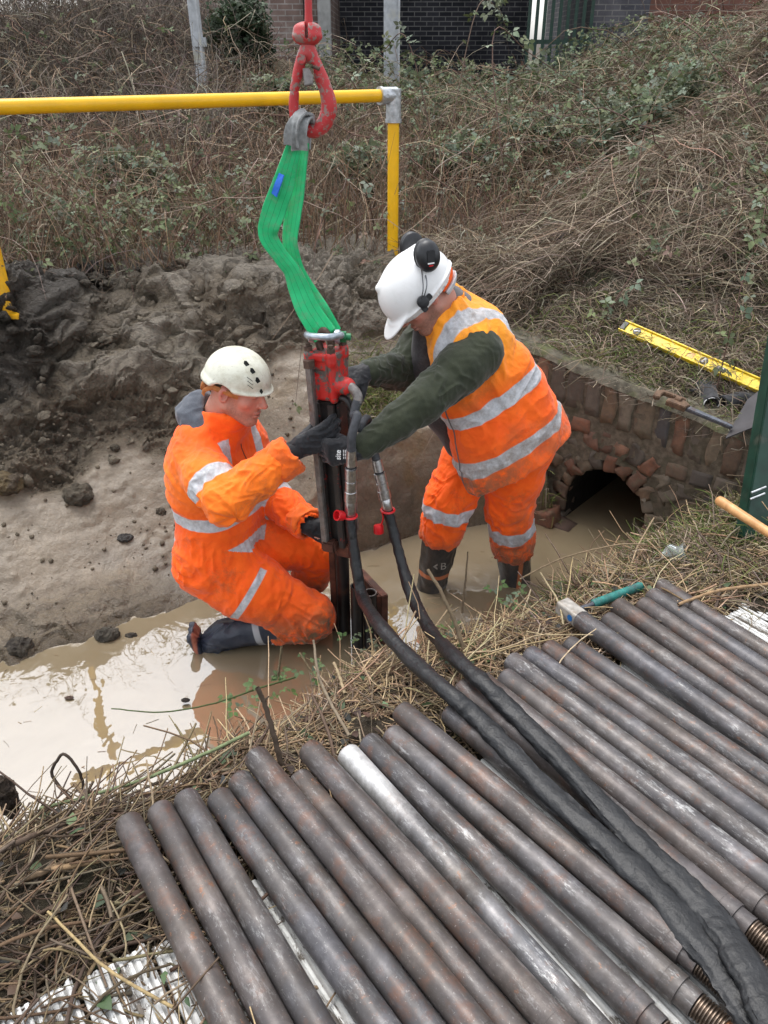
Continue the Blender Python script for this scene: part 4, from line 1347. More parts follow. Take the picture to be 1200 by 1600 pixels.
# 4. brown leafless brush on the mound, upper left
S4 = Strands()
mound = lambda x, y, z, s, v, a, d, q: (x < -.172 * y) & (y > 7.2)
B = scatter(15000, -9, .2, 7.2, 13.4, mound, .9)
n = len(B)
dn = np.clip(.6 + .8 * vn(B * A([.7, .7, 0]), 101), .15, 1)
L = rng.uniform(.25, 1.0, n) * (.5 + .6 * dn)
ml = dirs(n) * rng.uniform(.1, .8, (n, 1))
P = clampz(stalks(B, L, rng.uniform(.6, 1.1, n), ml, rng.uniform(.1, .7, n), 6, .3))
S4.add(P, rng.uniform(.0025, .006, n)[:, None] * A([1, .9, .8, .65, .5, .3]), pick(GREYST, n, .3) * (.55 + .6 * dn)[:, None])
tag(S4.build('brown_brush', M['straw']), 'grey brown leafless brush covering the mound at the upper left', 'brush', kind='stuff')
def bush(name, label, cat, centre, rad, nl, size, cols, nst, stemcol, group=None, leanv=None):
    """an ivy or bramble clump with its own stems and leaves"""
    centre = A(centre, float); rad = A(rad, float)
    zb = float(H(A(centre[0]), A(centre[1])))
    e = empty(name, (centre[0], centre[1], zb), label, cat, group)
    st = Strands()
    base = np.stack([centre[0] + rng.normal(size=nst) * rad[0] * .35, centre[1] + rng.normal(size=nst) * rad[1] * .35, np.full(nst, zb)], 1)
    tgt = centre + rnd_unit(nst) * rad * rng.uniform(.5, 1.0, (nst, 1))
    t = np.linspace(0, 1, 7)[None, :, None]
    bow = rng.normal(size=(nst, 1, 3)) * rad * .25
    P = base[:, None] * (1 - t) + tgt[:, None] * t + bow * t * (1 - t) * 2
    P[..., 2] += (t[..., 0] * (1 - t[..., 0])) * rad[2] * .5
    w = .0022 * (1 + .14 * max(0, centre[1] - 3))
    st.add(P, np.full(nst, w)[:, None] * np.linspace(1.3, .5, 7), pick(stemcol, nst, .25), 3)
    st.build('stem', M['twig'], e)
    lf = Leaves()
    f = rnd_unit(nl) * (rng.random((nl, 1)) ** .45)
    # clumps rather than an even ball
    cl = rnd_unit(max(6, nl // 60)) * .75
    f = f * .55 + cl[rng.integers(0, len(cl), nl)] * .55 * rng.uniform(.6, 1.1, (nl, 1))
    c = centre + f * rad
    c[:, 2] = np.maximum(c[:, 2], H(c[:, 0], c[:, 1]) + .02)
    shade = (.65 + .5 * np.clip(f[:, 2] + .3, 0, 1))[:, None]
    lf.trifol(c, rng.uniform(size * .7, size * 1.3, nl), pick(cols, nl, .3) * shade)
    lf.build('foliage', M['leaf'], e)
    return e
c = aty(378, 62, 10.6)
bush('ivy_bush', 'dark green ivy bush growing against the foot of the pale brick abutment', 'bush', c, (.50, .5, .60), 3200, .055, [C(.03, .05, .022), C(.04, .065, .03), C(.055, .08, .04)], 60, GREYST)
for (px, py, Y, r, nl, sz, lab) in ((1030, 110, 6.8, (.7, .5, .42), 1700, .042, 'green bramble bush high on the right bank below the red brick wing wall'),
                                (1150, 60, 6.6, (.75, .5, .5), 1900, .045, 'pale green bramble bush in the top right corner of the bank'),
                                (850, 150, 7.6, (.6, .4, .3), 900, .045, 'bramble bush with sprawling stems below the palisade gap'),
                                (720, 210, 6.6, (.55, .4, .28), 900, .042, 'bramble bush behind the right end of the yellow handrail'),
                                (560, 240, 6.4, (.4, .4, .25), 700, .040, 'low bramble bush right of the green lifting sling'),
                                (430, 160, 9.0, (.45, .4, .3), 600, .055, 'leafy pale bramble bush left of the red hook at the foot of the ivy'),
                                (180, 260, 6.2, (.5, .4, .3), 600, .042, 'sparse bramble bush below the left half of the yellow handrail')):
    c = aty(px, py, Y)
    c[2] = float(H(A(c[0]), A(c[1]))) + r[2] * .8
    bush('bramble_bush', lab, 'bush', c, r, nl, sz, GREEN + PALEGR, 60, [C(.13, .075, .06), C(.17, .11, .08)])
c = atz(938, 345, 1.22)
bush('purple_bramble', 'bramble with dull purple leaves standing out of the dead grass', 'plant', c + A([0, 0, .06]), (.10, .08, .16), 38, .042, PURPLE, 7, [C(.10, .05, .05)])
c = atz(1105, 246, 1.5)
bush('dark_bramble', 'spray of blackish bramble leaves high on the straw slope', 'plant', c + A([0, 0, .05]), (.11, .07, .06), 22, .048, PURPLE + [C(.05, .06, .045)], 5, [C(.10, .05, .05)])
c = atz(880, 380, 1.15)
bush('dark_bramble', 'small dark leaved bramble on the slope just right of the ear defenders', 'plant', c + A([0, 0, .05]), (.12, .07, .08), 24, .036, [C(.06, .08, .055), C(.05, .045, .05)], 5, [C(.10, .05, .05)])
# long arching canes that stand clear of the rest
cane_px = [([(800, 290), (770, 60), (830, 85), (920, 150), (1000, 215)], 6.4, 'long arching bramble cane crossing in front of the dark bridge opening'),
           ([(760, 420), (830, 330), (960, 190), (1010, 165), (1090, 178), (1180, 205)], 5.0, 'thick brown bramble cane arching over the straw slope'),
           ([(1010, 420), (1000, 260), (1015, 180), (1050, 110)], 4.9, 'bent purple bramble cane leaning across the right bank'),
           ([(905, 560), (955, 480), (1010, 400), (1085, 330)], 4.1, 'thin reddish cane rising from the grass behind the headwall'),
           ([(1118, 610), (1150, 480), (1185, 380), (1199, 300)], 3.6, 'dark upright cane at the right edge beside the spirit level'),
           ([(700, 130), (640, 70), (600, 78), (560, 118)], 7.0, 'curved leafy cane looping in front of the grey post'),
           ([(690, 150), (740, 30), (775, 10), (790, 40)], 7.0, 'leafy cane tip nodding against the dark bridge wall')]
for pts, Y, lab in cane_px:
    Pw = [aty(px, py, Y + .15 * i - .4 * (len(pts) - i) / len(pts)) for i, (px, py) in enumerate(pts)]
    Pw[0][2] = float(H(A(Pw[0][0]), A(Pw[0][1]))) - .03
    cv = spline(Pw, 26)
    e = empty('bramble_cane', Pw[0], lab, 'plant', 'bramble canes standing clear of the thicket')
    sv = Strands(); w = .0032 * (1 + .1 * (Y - 4))
    sv.add(cv[None], (np.linspace(1.2, .5, 26) * w)[None], pick([C(.13, .075, .06), C(.17, .11, .085)], 1), 5)
    sv.build('stem', M['twig'], e)
    lf = Leaves()
    kk = rng.integers(6, 26, 30)
    lf.trifol(cv[kk] + rng.normal(size=(30, 3)) * .03, rng.uniform(.03, .05, 30) * (1 + .1 * (Y - 4)), pick(GREEN + PALEGR, 30, .25))
    lf.build('foliage', M['leaf'], e)
# 5. green grass: behind the driver, on the wall top, by the wooden handle
S5 = Strands()
def tuft(px, py, z, r, cnt, Lr, cols, up=(.5, 1.0), ry=None):
    c = atz(px, py, z)
    B = c[:2] + rng.normal(size=(cnt, 2)) * A([r, ry or r])
    zz, s, v, a, d, q = H0(B[:, 0], B[:, 1])
    B = np.concatenate([B, zz[:, None] + rng.random((cnt, 1)) * .02], 1)[zz > -.01]
    n = len(B)
    P = clampz(stalks(B, rng.uniform(*Lr, n), rng.uniform(*up, n), dirs(n) * rng.uniform(.3, 1, (n, 1)), rng.uniform(.2, .8, n), 5, .15))
    S5.add(P, rng.uniform(.0012, .0022, n)[:, None] * A([1, 1, .9, .7, .3]), pick(cols, n, .3))
GH = GRASS + HAY[:2]
tuft(585, 520, .92, .10, 800, (.08, .22), GH); tuft(555, 560, .85, .06, 250, (.05, .14), GH)
tuft(600, 560, .8, .07, 250, (.05, .14), GH)
tuft(930, 570, .80, .16, 900, (.05, .15), GH + HAY, ry=.12); tuft(1010, 590, .76, .14, 500, (.04, .12), GH + HAY, ry=.10)
tuft(1140, 560, .84, .25, 1400, (.06, .2), GH + HAY); tuft(880, 520, .88, .2, 700, (.06, .16), GH + HAY)
tuft(900, 560, .87, .06, 260, (.03, .08), GRASS, ry=.05); tuft(985, 600, .80, .06, 260, (.03, .08), GRASS, ry=.05); tuft(1070, 650, .74, .05, 200, (.03, .08), GRASS, ry=.05)
tuft(1060, 790, .52, .10, 900, (.05, .16), GH); tuft(1120, 770, .56, .12, 1000, (.05, .18), GH + HAY)
tuft(1090, 850, .47, .12, 700, (.05, .15), GH + HAY); tuft(1180, 800, .55, .12, 700, (.06, .2), GH)
tuft(1040, 880, .45, .14, 600, (.05, .14), GH + HAY); tuft(950, 900, .40, .14, 450, (.05, .14), GH + HAY)
tuft(860, 910, .33, .08, 260, (.05, .15), GRASS + PALEGR); tuft(1010, 790, .42, .05, 300, (.05, .14), GH)
tuft(1150, 700, .62, .08, 400, (.05, .16), GH + HAY); tuft(1150, 880, .46, .2, 700, (.05, .16), HAY + GH)
tuft(520, 1040, .22, .06, 160, (.04, .12), GRASS); tuft(600, 1020, .22, .06, 120, (.04, .12), GRASS)
tag(S5.build('green_grass', M['straw']), 'yellow green grass tufts on the headwall and the near bank', 'grass', kind='stuff')
# straw trampled over the wall top, lying nearly flat
S6 = Strands()
B = scatter(4600, .5, 2.4, 2.9, 4.2, lambda x, y, z, s, v, a, d, q: (d > .02) & (d < .85) & (a > -.1) & (a < 1.8))
n = len(B)
P = clampz(stalks(B, rng.uniform(.06, .28, n), rng.uniform(.02, .18, n), dirs(n), rng.uniform(.05, .2, n), 5, .3), .006)
ok = ((P[..., 2].max(1) - P[..., 2].min(1)) < .16) & (P[..., 2].min(1) > .45); P = P[ok]; n = len(P)
S6.add(P, rng.uniform(.0009, .0019, n)[:, None] * A([1, 1, .95, .85, .5]), pick(HAY, n, .3) * rng.uniform(.5, 1.05, (n, 1)))
tag(S6.build('trampled_straw', M['straw']), 'trampled straw lying on the ground behind the headwall coping', 'grass', kind='stuff')
# 6. cut twigs and reed stubble littering the near bank
S7 = Strands()
nb = lambda x, y, z, s, v, a, d, q: (v < .16) & (v > -.62 - .9 * (s < .12)) & (z > -.02) & (d < -.02) 
TW = [c_ * 1.25 for c_ in [C(.33, .24, .14), C(.26, .18, .105), C(.20, .135, .08), C(.15, .10, .065), C(.40, .31, .19), C(.11, .08, .055), C(.24, .19, .13), C(.17, .13, .10)]]
def litter(cnt, x0, x1, y0, y1, Lr, rr, flat, lift, sides=4, cond=nb, cols=TW, dmean=None, dsp=1.2, dark=None):
    B = scatter(cnt, x0, x1, y0, y1, cond)
    n = len(B)
    a = dirs(n) if dmean is None else dirs(n, dmean, dsp)
    L = rng.uniform(*Lr, n)
    B[:, :2] -= a * L[:, None] * .5
    B[:, 2] = H(B[:, 0], B[:, 1]) + rng.random(n) ** 2 * lift
    el = rng.normal(size=n) * flat
    P = stalks(B, L, el, a, rng.uniform(0, .12, n), 5, .10)
    P = clampz(P, .003)
    r = rng.uniform(*rr, n) * rng.choice([.6, 1, 1, 1.5], n)
    col = pick(cols, n, .25)
    if dark is not None: col = col * dark(B)[:, None]
    S7.add(P, r[:, None] * A([1, 1, .95, .9, .8]), col, sides)
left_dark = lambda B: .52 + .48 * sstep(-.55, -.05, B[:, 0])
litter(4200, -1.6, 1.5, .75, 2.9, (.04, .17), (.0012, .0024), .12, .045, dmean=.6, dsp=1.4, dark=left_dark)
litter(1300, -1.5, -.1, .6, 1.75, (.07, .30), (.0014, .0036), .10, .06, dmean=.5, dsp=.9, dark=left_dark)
litter(3000, -.5, 1.3, 1.7, 2.75, (.04, .16), (.0012, .0024), .16, .06, dmean=.55, dsp=1.3)
litter(260, -.5, 1.3, 1.75, 2.75, (.15, .42), (.0018, .003), .16, .08, dmean=.55, dsp=.7, cols=TW[:1] + TW[4:5])
litter(700, .8, 2.0, 2.0, 3.0, (.08, .35), (.0015, .003), .12, .06, dmean=.2, dsp=.8)
litter(170, -1.2, 1.2, 1.4, 2.7, (.05, .16), (.0014, .0026), .8, .03, cond=lambda x, y, z, s, v, a, d, q: (v < .10) & (v > -.3) & (z > .02))
tag(S7.build('twig_litter', M['twig']), 'litter of cut twigs and reed stubble along the near bank', 'twigs', kind='stuff')
S8 = Strands()
w_ = scatter(90, -1.6, 1.0, 1.6, 3.4, lambda x, y, z, s, v, a, d, q: (v > .08) & (z < -.03) & (d < -.05)); w_[:, 2] = .0015
n = len(w_); P = stalks(w_, rng.uniform(.01, .06, n), np.zeros(n), dirs(n), np.zeros(n), 4, .08); P[..., 2] = .0015
S8.add(P, rng.uniform(.0006, .0014, n)[:, None] * np.ones(4), pick(TW, n, .3), 0)
tag(S8.build('floating_straw', M['straw']), 'bits of straw and twig floating on the muddy water', 'straw', kind='stuff')
# leaves among the litter
L2 = Leaves()
B = scatter(420, -1.5, 1.6, .7, 2.9, nb); B[:, 2] += rng.uniform(.01, .05, len(B))
N = rnd_unit(len(B)) * .5 + A([0, 0, 1.]); F = rnd_unit(len(B))
F -= N * (F * N).sum(1, keepdims=True) / (N * N).sum(1, keepdims=True); F /= np.linalg.norm(F, axis=1, keepdims=True)
L2.add(B, F, N, rng.uniform(.015, .045, len(B)), rng.uniform(.006, .018, len(B)), pick([C(.06, .04, .03), C(.10, .06, .04), C(.13, .075, .05), C(.05, .05, .045), C(.07, .11, .05), C(.12, .17, .09)], len(B), .3), .3)
for (px, py, z, k) in ((590, 1000, .24, 14), (470, 1050, .2, 12), (420, 1090, .22, 8), (360, 1090, .15, 6), (700, 990, .36, 8), (800, 930, .33, 12), (740, 1040, .40, 6), (1000, 1020, .46, 4)):
    c = atz(px, py, z); cc = c + rng.normal(size=(k, 3)) * A([.05, .04, .012])
    cc[:, 2] = np.maximum(cc[:, 2], H(cc[:, 0], cc[:, 1]) + .02)
    L2.trifol(cc, rng.uniform(.018, .035, k), pick([C(.10, .17, .05), C(.14, .21, .08), C(.16, .20, .13)], k, .25), 1.4)
tag(L2.build('leaf_litter', M['leaf']), 'small dead and green leaves mixed into the twig litter', 'leaves', kind='stuff')
# ---------------------------------------------------------------- helpers for things lying on the ground
def hit(px, py, off=0.0):
    """where a ray meets the ground (raised by off)"""
    d = ray(px, py); o = A([0, 0, HCAM])
    t = np.linspace(1.0, 12, 4000)
    p = o + d * t[:, None]
    g = p[:, 2] - (np.maximum(H(p[:, 0], p[:, 1]), 0) + off)
    k = int(np.argmax(g < 0))
    return p[k]
def thing(name, loc, label, cat, group=None): return empty(name, loc, label, cat, group)

# ---------------------------------------------------------------- white boards under the pipes
BT = .472
b0 = atz(60, 1575, BT)[:2]; b1 = atz(1195, 922, BT)[:2]
bd = nrm(b1 - b0); bl = A([bd[1], -bd[0]])            # along the far edge; along the boards towards the camera
BW = .142
nbrd = int(np.linalg.norm(b1 - b0) / (BW + .006)) + 4
def board_mesh(w, L, th):
    n = 9
    xs, zs, vs = [], [], []
    for k in range(n):
        x0 = -w / 2 + w * k / n; g = w / n
        for fx, fz, fv in ((.06, -.003, .5), (.18, 0, 0), (.62, 0, 0), (.74, -.0045, 1), (.92, -.0045, 1)):
            xs.append(x0 + g * fx); zs.append(fz); vs.append(fv)
    xs = A(xs); zs = A(zs); vs = A(vs)
    m = len(xs); K = 40
    yy = np.linspace(0, L, K)
    V = np.zeros((K, m, 3)); V[..., 0] = xs; V[..., 1] = -yy[:, None]; V[..., 2] = zs + .0015 * vn(np.stack([np.tile(xs * 30, (K, 1)), np.tile(yy[:, None] * 12, (1, m)), np.zeros((K, m))], -1), 3)
    V[0, :, 1] += .006 * vn(np.stack([xs * 60, xs * 0, xs * 0], 1), 9)
    i = np.arange(K - 1)[:, None] * m + np.arange(m - 1)[None]
    q = np.stack([i, i + m, i + m + 1, i + 1], -1).reshape(-1, 4)
    bot = V.copy(); bot[..., 2] = -th
    V2 = np.concatenate([V.reshape(-1, 3), bot[0], bot[-1], bot[:, 0], bot[:, -1]])
    o = K * m
    j = np.arange(m - 1)
    q2 = [np.stack([j, j + 1, o + j + 1, o + j], 1), np.stack([(K - 1) * m + j + 1, (K - 1) * m + j, o + m + j, o + m + j + 1], 1)]
    j = np.arange(K - 1); o3 = o + 2 * m
    q2 += [np.stack([j * m, o3 + j, o3 + j + 1, (j + 1) * m], 1), np.stack([j * m + m - 1, (j + 1) * m + m - 1, o3 + K + j + 1, o3 + K + j], 1)]
    val = np.concatenate([np.tile(vs, K), np.zeros(2 * m + 2 * K)])
    return npmesh('decking_board', V2, [np.concatenate([q] + q2)], False, {'val': val}, [M['board']])
bm_ = board_mesh(BW, 1.75, .028)
for k in range(nbrd):
    o = bpy.data.objects.new('decking_board', bm_); COL.objects.link(o)
    c = b0 + bd * (BW + .006) * (k - 1) - bl * rng.uniform(-.02, .03)
    ang = math.atan2(-bl[0] * -1, -bl[1]) 
    o.rotation_euler = (0, 0, math.atan2(bl[0], -bl[1]) + rng.normal() * .004)
    o.location = (c[0], c[1], BT + rng.uniform(-.004, .002))
    lab = 'white peeling grooved deck board laid under the row of steel pipes'
    if k == 1: lab = 'white peeling grooved deck board showing at the lower left corner beside the twigs'
    if k == 2: lab = 'white grooved deck board with a yellow cane lying across its end'
    if k == 0: lab = 'white grooved deck board at the extreme lower left, mostly outside the picture'
    if k == nbrd - 3: lab = 'worn white deck board end showing at the right edge beyond the last pipe'
    tag(o, lab, 'board', 'white deck boards under the pipes')

# ---------------------------------------------------------------- steel pipes in a row
PR = .0325
far_near = [  # far end pixel, another pixel on the axis, material, extra height, slide
    (199, 1282, 362, 1590, 'pipe_b', 0), (258, 1258, 423, 1587, 'pipe_b', 0), (297, 1240, 482, 1587, 'pipe_a', 0), (347, 1240, 575, 1565, 'pipe_c', 0),
    (375, 1215, 668, 1595, 'pipe_a', 0), (400, 1178, 750, 1590, 'pipe_b', .022), (452, 1222, 780, 1580, 'pipe_b', 0), (464, 1178, 815, 1590, 'pipe_b', .020),
    (541, 1176, 905, 1595, 'pipe_silver', 0), (574, 1158, 1000, 1580, 'pipe_a', 0), (609, 1146, 1062, 1543, 'pipe_pale', 0), (624, 1110, 1080, 1498, 'pipe_b', .016),
    (700, 1112, 1185, 1508, 'pipe_a', 0), (728, 1068, 1150, 1440, 'pipe_b', 0), (752, 1062, 1175, 1400, 'pipe_b', 0), (780, 1060, 1198, 1385, 'pipe_pale', 0),
    (795, 1032, 1195, 1322, 'pipe_pale', 0), (822, 1022, 1195, 1283, 'pipe_c', 0), (852, 1012, 1195, 1243, 'pipe_b', 0), (886, 1006, 1195, 1210, 'pipe_c', 0),
    (905, 966, 1195, 1172, 'pipe_c', 0), (945, 968, 1195, 1142, 'pipe_a', 0), (962, 945, 1195, 1108, 'pipe_b', 0), (1003, 942, 1195, 1080, 'pipe_b', 0),
    (1014, 930, 1195, 1055, 'pipe_c', 0), (1026, 916, 1195, 1022, 'pipe_b', 0)]
PL = .885
F_, D_ = [], []
for (x0, y0, x1, y1, m, dz) in far_near:
    z = BT + PR + dz
    p = atz(x0, y0, z); q = atz(x1, y1, z)
    F_.append(p); D_.append(nrm(q - p))
F_ = A(F_); D_ = A(D_)
E_ = F_ + D_ * PL
# settle: neighbours may touch but not cut into each other
mean = nrm(D_.mean(0)); perp = A([-mean[1], mean[0], 0])
if perp[0] < 0: perp = -perp
for it in range(400):
    for k in range(len(F_) - 1):
        for Q_ in (F_, E_):
            dlt = Q_[k + 1] - Q_[k]
            w = dlt @ perp; hz = dlt[2]
            need = math.sqrt(max((2 * PR + .001) ** 2 - hz * hz, 0))
            if w < need:
                s = (need - w) * .5
                Q_[k] -= perp * s; Q_[k + 1] += perp * s
def pipe_meshes():
    mb = MB()
    r = PR
    mb.lathe([(0, 0.004), (0.0, r * .70), (.0015, r * .80), (.004, r * .90), (.011, r), (PL * .3, r), (PL * .7, r), (PL - .035, r), (PL - .0345, r * .985), (PL - .033, r * .985), (PL - .0325, r), (PL, r), (PL + .001, r * .86), (PL + .034, r * .86), (PL + .035, r * .6)], (0, 0, 0), (0, 0, 1), 32)
    V = np.concatenate(mb.v)
    body = npmesh('steel_pipe', V, [np.concatenate(mb.f3), np.concatenate(mb.f4)], True, None, [M['pipe_a']])
    body.set_sharp_from_angle(angle=math.radians(35))
    mb = MB(); pr = []; z = PL + .0352
    for k in range(9):
        pr += [(z, r * .70), (z + .0022, r * .82), (z + .0042, r * .82), (z + .0062, r * .70)]; z += .0064
    mb.lathe(pr, (0, 0, 0), (0, 0, 1), 28)
    th = npmesh('thread', np.concatenate(mb.v), [np.concatenate(mb.f3), np.concatenate(mb.f4)], True, None, [M['thread']])
    th.set_sharp_from_angle(angle=math.radians(30))
    mb = MB(); mb.lathe([(z, r * .66), (z + .004, r * .60), (z + .022, r * .56), (z + .030, r * .42), (z + .030, .004)], (0, 0, 0), (0, 0, 1), 24)
    sp = npmesh('spigot', np.concatenate(mb.v), [np.concatenate(mb.f3), np.concatenate(mb.f4)], True, None, [M['copper_end']])
    return body, th, sp
pb, pt, ps = pipe_meshes()
ords = ['first', 'second', 'third', 'fourth', 'fifth', 'sixth', 'seventh', 'eighth', 'ninth', 'tenth', 'eleventh', 'twelfth']
looks = {'pipe_a': 'grey brown', 'pipe_b': 'rusty brown', 'pipe_c': 'bluish grey', 'pipe_silver': 'bright silver', 'pipe_pale': 'pale scuffed'}
NP_ = len(far_near)
def put_pipe(a, b, m, label):
    d = nrm(b - a)
    o = bpy.data.objects.new('steel_pipe', pb); COL.objects.link(o)
    o.matrix_world = Matrix.Translation(Vector(a)) @ Vector(d).to_track_quat('Z', 'Y').to_matrix().to_4x4() @ Matrix.Rotation(rng.uniform(0, 6.28), 4, 'Z')
    o.material_slots[0].link = 'OBJECT'; o.material_slots[0].material = M[m]
    tag(o, label, 'steel pipe', 'steel pipes laid in a row on the boards')
    for nm, me in (('thread', pt), ('spigot', ps)):
        c = bpy.data.objects.new(nm, me); COL.objects.link(c); c.parent = o
    return o
for k in range(NP_):
    m = far_near[k][4]
    if m == 'pipe_silver': lab = 'bright silver steel pipe, the only shiny one in the row'
    elif k == 0: lab = 'rusty brown steel pipe at the left end of the row, beside the white board'
    elif k == NP_ - 1: lab = 'rusty brown steel pipe at the right end of the row, nearest the grass'
    elif k <= 11: lab = f'{looks[m]} steel pipe, {ords[k]} from the left end of the row'
    else: lab = f'{looks[m]} steel pipe, {ords[NP_ - 1 - k] if NP_ - 1 - k < 12 else "thirteenth"} from the right end of the row' if NP_ - 1 - k < 12 else f'{looks[m]} steel pipe, thirteenth from the left, just under the black hose sleeve'
    put_pipe(F_[k], E_[k], m, lab)
# one more slid under its neighbours: only its threaded end shows
a = (F_[10] + F_[11]) / 2 * .5 + (F_[11] + F_[12]) / 2 * .5
# ---------------------------------------------------------------- yellow handrail
RA = att(0, 160, 3.32); RB = att(606, 155, 4.18)
RB[2] = RA[2] = (RA[2] + RB[2]) / 2
rd = nrm(RB - RA)
er = thing('yellow_handrail', (RB[0], RB[1], 1.0), 'yellow tube handrail with a galvanised elbow across the back of the hole', 'handrail')
mb = MB(); Lh = RA - rd * .42
mb.tube([Lh, RA, RB], .0305, 24); mb.build('top_rail', M['yellow'], er)
pp = RB + rd * .035
mb = MB(); mb.tube([pp + A([0, 0, -.05]), pp + A([0, 0, -1.15])], .0305, 24); mb.build('upright', M['yellow'], er)
mb = MB(); mb.tube([pp + A([0, 0, .03]), pp + A([0, 0, -.115])], .040, 20); mb.tube([RB - rd * .05, RB + rd * .05], .040, 20)
mb.tube([pp + A([0, 0, -.112]), pp + A([0, 0, -.128])], .044, 20); mb.tube([RB - rd * .052, RB - rd * .038], .044, 20)
mb.tube([pp + A([-.01, -.05, -.08]), pp + A([-.01, .0, -.08])], .010, 8); mb.tube([RB + A([0, -.05, 0]), RB], .010, 8)
mb.build('elbow_fitting', M['galv'], er)
lp = att(3, 440, 3.72); lt = A([lp[0], lp[1], RA[2]])
lp2 = hit(13, 500)
mb = MB(); mb.tube([A([lp[0] - .01, lp[1], RA[2]]), A([lp[0], lp[1], .92])], .0305, 24); mb.build('upright', M['yellow_muddy'], er)
mb = MB(); mb.box((lp[0] + .02, lp[1] - .03, 1.02), (.05, .035, .012), None, .004); mb.build('base_plate', M['yellow_muddy'], er)

# ---------------------------------------------------------------- hook and sling
HY = 2.64
def hk(px, py, dy=0.0): return aty(px, py, HY + dy)
eh = thing('crane_hook', hk(485, 0), 'worn red crane hook with safety latch hanging from its swivel', 'hook')
mb = MB()
mb.tube([hk(481, -60), hk(482, 20), hk(483, 50)], [.0105, .0105, .014], 14)
mb.build('shank', M['red_hook'], eh)
mb = MB()
V_, Q_ = SDF(hk(440, 110) - A([.03, .1, .14]), hk(530, 20) + A([.05, .1, .08]), .0022).ell(hk(480, 56), (.043, .036, .026), k=.0).ell(hk(480, 46), (.040, .030, .020), k=.006).box(hk(480, 45), (.004, .04, .025), None, .002, 0, 'sub').mesh(1)
link('swivel', npmesh('swivel', V_, [Q_], True, None, [M['red_hook']]), eh)
S_ = SDF(hk(440, 215) - A([.03, .08, .04]), hk(535, 60) + A([.05, .08, .05]), .0024)
def sc(pts, rs, k):
    P_ = spline(pts, 40); r_ = np.interp(np.linspace(0, 1, 40), np.linspace(0, 1, len(rs)), rs)
    for i in range(39): S_.cap(P_[i], P_[i + 1], r_[i], r_[i + 1], k if i == 0 else 0)
sc([hk(480, 68), hk(482, 84)], [.020, .022], .008)
sc([hk(484, 84), hk(498, 112), hk(509, 140), hk(514, 165), hk(510, 186), hk(500, 200), hk(487, 205), hk(475, 199), hk(469, 190)], [.020, .019, .020, .0235, .0235, .022, .019, .015, .009], .010)
sc([hk(474, 86, -.0), hk(465, 116), hk(460, 140)], [.018, .015, .0135], .010)
S_.box(hk(484, 118), (.012, .05, .03), np.eye(3), .004, .004, 'sub')
V_, Q_ = S_.mesh(1)
link('hook_body', npmesh('hook_body', V_, [Q_], True, None, [M['red_hook']]), eh)
S_ = SDF(hk(440, 215) - A([.03, .08, .04]), hk(500, 90) + A([.05, .08, .05]), .0024)
sc([hk(460, 146), hk(459, 165), hk(462, 185), hk(470, 198)], [.0140, .0150, .0160, .014], .008)
V_, Q_ = S_.mesh(1)
link('hook_tip', npmesh('hook_tip', V_, [Q_], True, None, [M['red_hook']]), eh)
mb = MB(); mb.prism([(-.012, -.022), (.012, -.022), (.016, .0), (.006, .022), (-.012, .022)], hk(481, 120, -.030), (1, 0, .1), (-.1, .3, 1), .006, 0, .002); mb.build('latch', M['steel_bar'], eh)
mb = MB(); mb.tube([hk(471, 92, -.034), hk(471, 92, .034)], .0125, 16); mb.build('pivot_pin', M['red_hook'], eh)
mb = MB(); mb.tube([hk(490, 104, -.03), hk(499, 108, -.035)], .005, 10); mb.build('latch_pin', M['rust_shackle'], eh)

es = thing('lifting_sling', hk(470, 300), 'green webbing lifting sling hanging from the red hook down to the shackle', 'sling')
def ribbon(mb, pts, wid, face, n=60, thick=.004, cup=.0):
    P = spline(pts, n); w = np.interp(np.linspace(0, 1, n), np.linspace(0, 1, len(wid)), wid)
    fc = spline(face, n)
    T = np.gradient(P, axis=0); T /= np.linalg.norm(T, axis=1)[:, None]
    S = np.cross(T, fc); S /= np.linalg.norm(S, axis=1)[:, None]
    N = np.cross(S, T)
    m = 13; a = np.linspace(-1, 1, m)
    rip = .0012 * vn(np.stack([np.linspace(0, 30, n)[:, None].repeat(m, 1), np.tile(a * 1.4, (n, 1)), np.zeros((n, m))], -1), 4)
    top = P[:, None] + S[:, None] * (a[None, :, None] * w[:, None, None] / 2) + N[:, None] * (cup * (a ** 2)[None, :, None] * w[:, None, None] + rip[..., None])
    bot = top - N[:, None] * thick
    i = np.arange(n - 1)[:, None] * m + np.arange(m - 1)[None]
    q = np.stack([i, i + 1, i + m + 1, i + m], -1).reshape(-1, 4)
    o = n * m
    k = np.arange(n - 1) * m
    side = [np.stack([k, k + m, o + k + m, o + k], 1), np.stack([k + m - 1, o + k + m - 1, o + k + 2 * m - 1, k + 2 * m - 1], 1)]
    mb.add(np.concatenate([top.reshape(-1, 3), bot.reshape(-1, 3)]), [np.concatenate([q, q[:, ::-1] + o] + side)], np.tile((a + 1) / 2 * .99, 2 * n))
mb = MB()
ribbon(mb, [hk(462, 222, -.01), hk(452, 255, -.02), hk(442, 290, -.03), hk(428, 330, -.03), hk(419, 366, -.03), hk(437, 398, -.02), hk(455, 422, -.015), hk(466, 448, -.01), hk(482, 485, -.02), hk(508, 524, -.04)],
       [.046, .056, .068, .074, .062, .050, .056, .070, .080, .085], [A(v, float) for v in ((.5, -1, 0), (.45, -1, .0), (.35, -1, .1), (.3, -1, .2), (.1, -.75, .6), (-.1, -.8, .55), (-.3, -.9, .3), (-.1, -.9, .3), (.1, -.9, .3), (.1, -1, .2))])
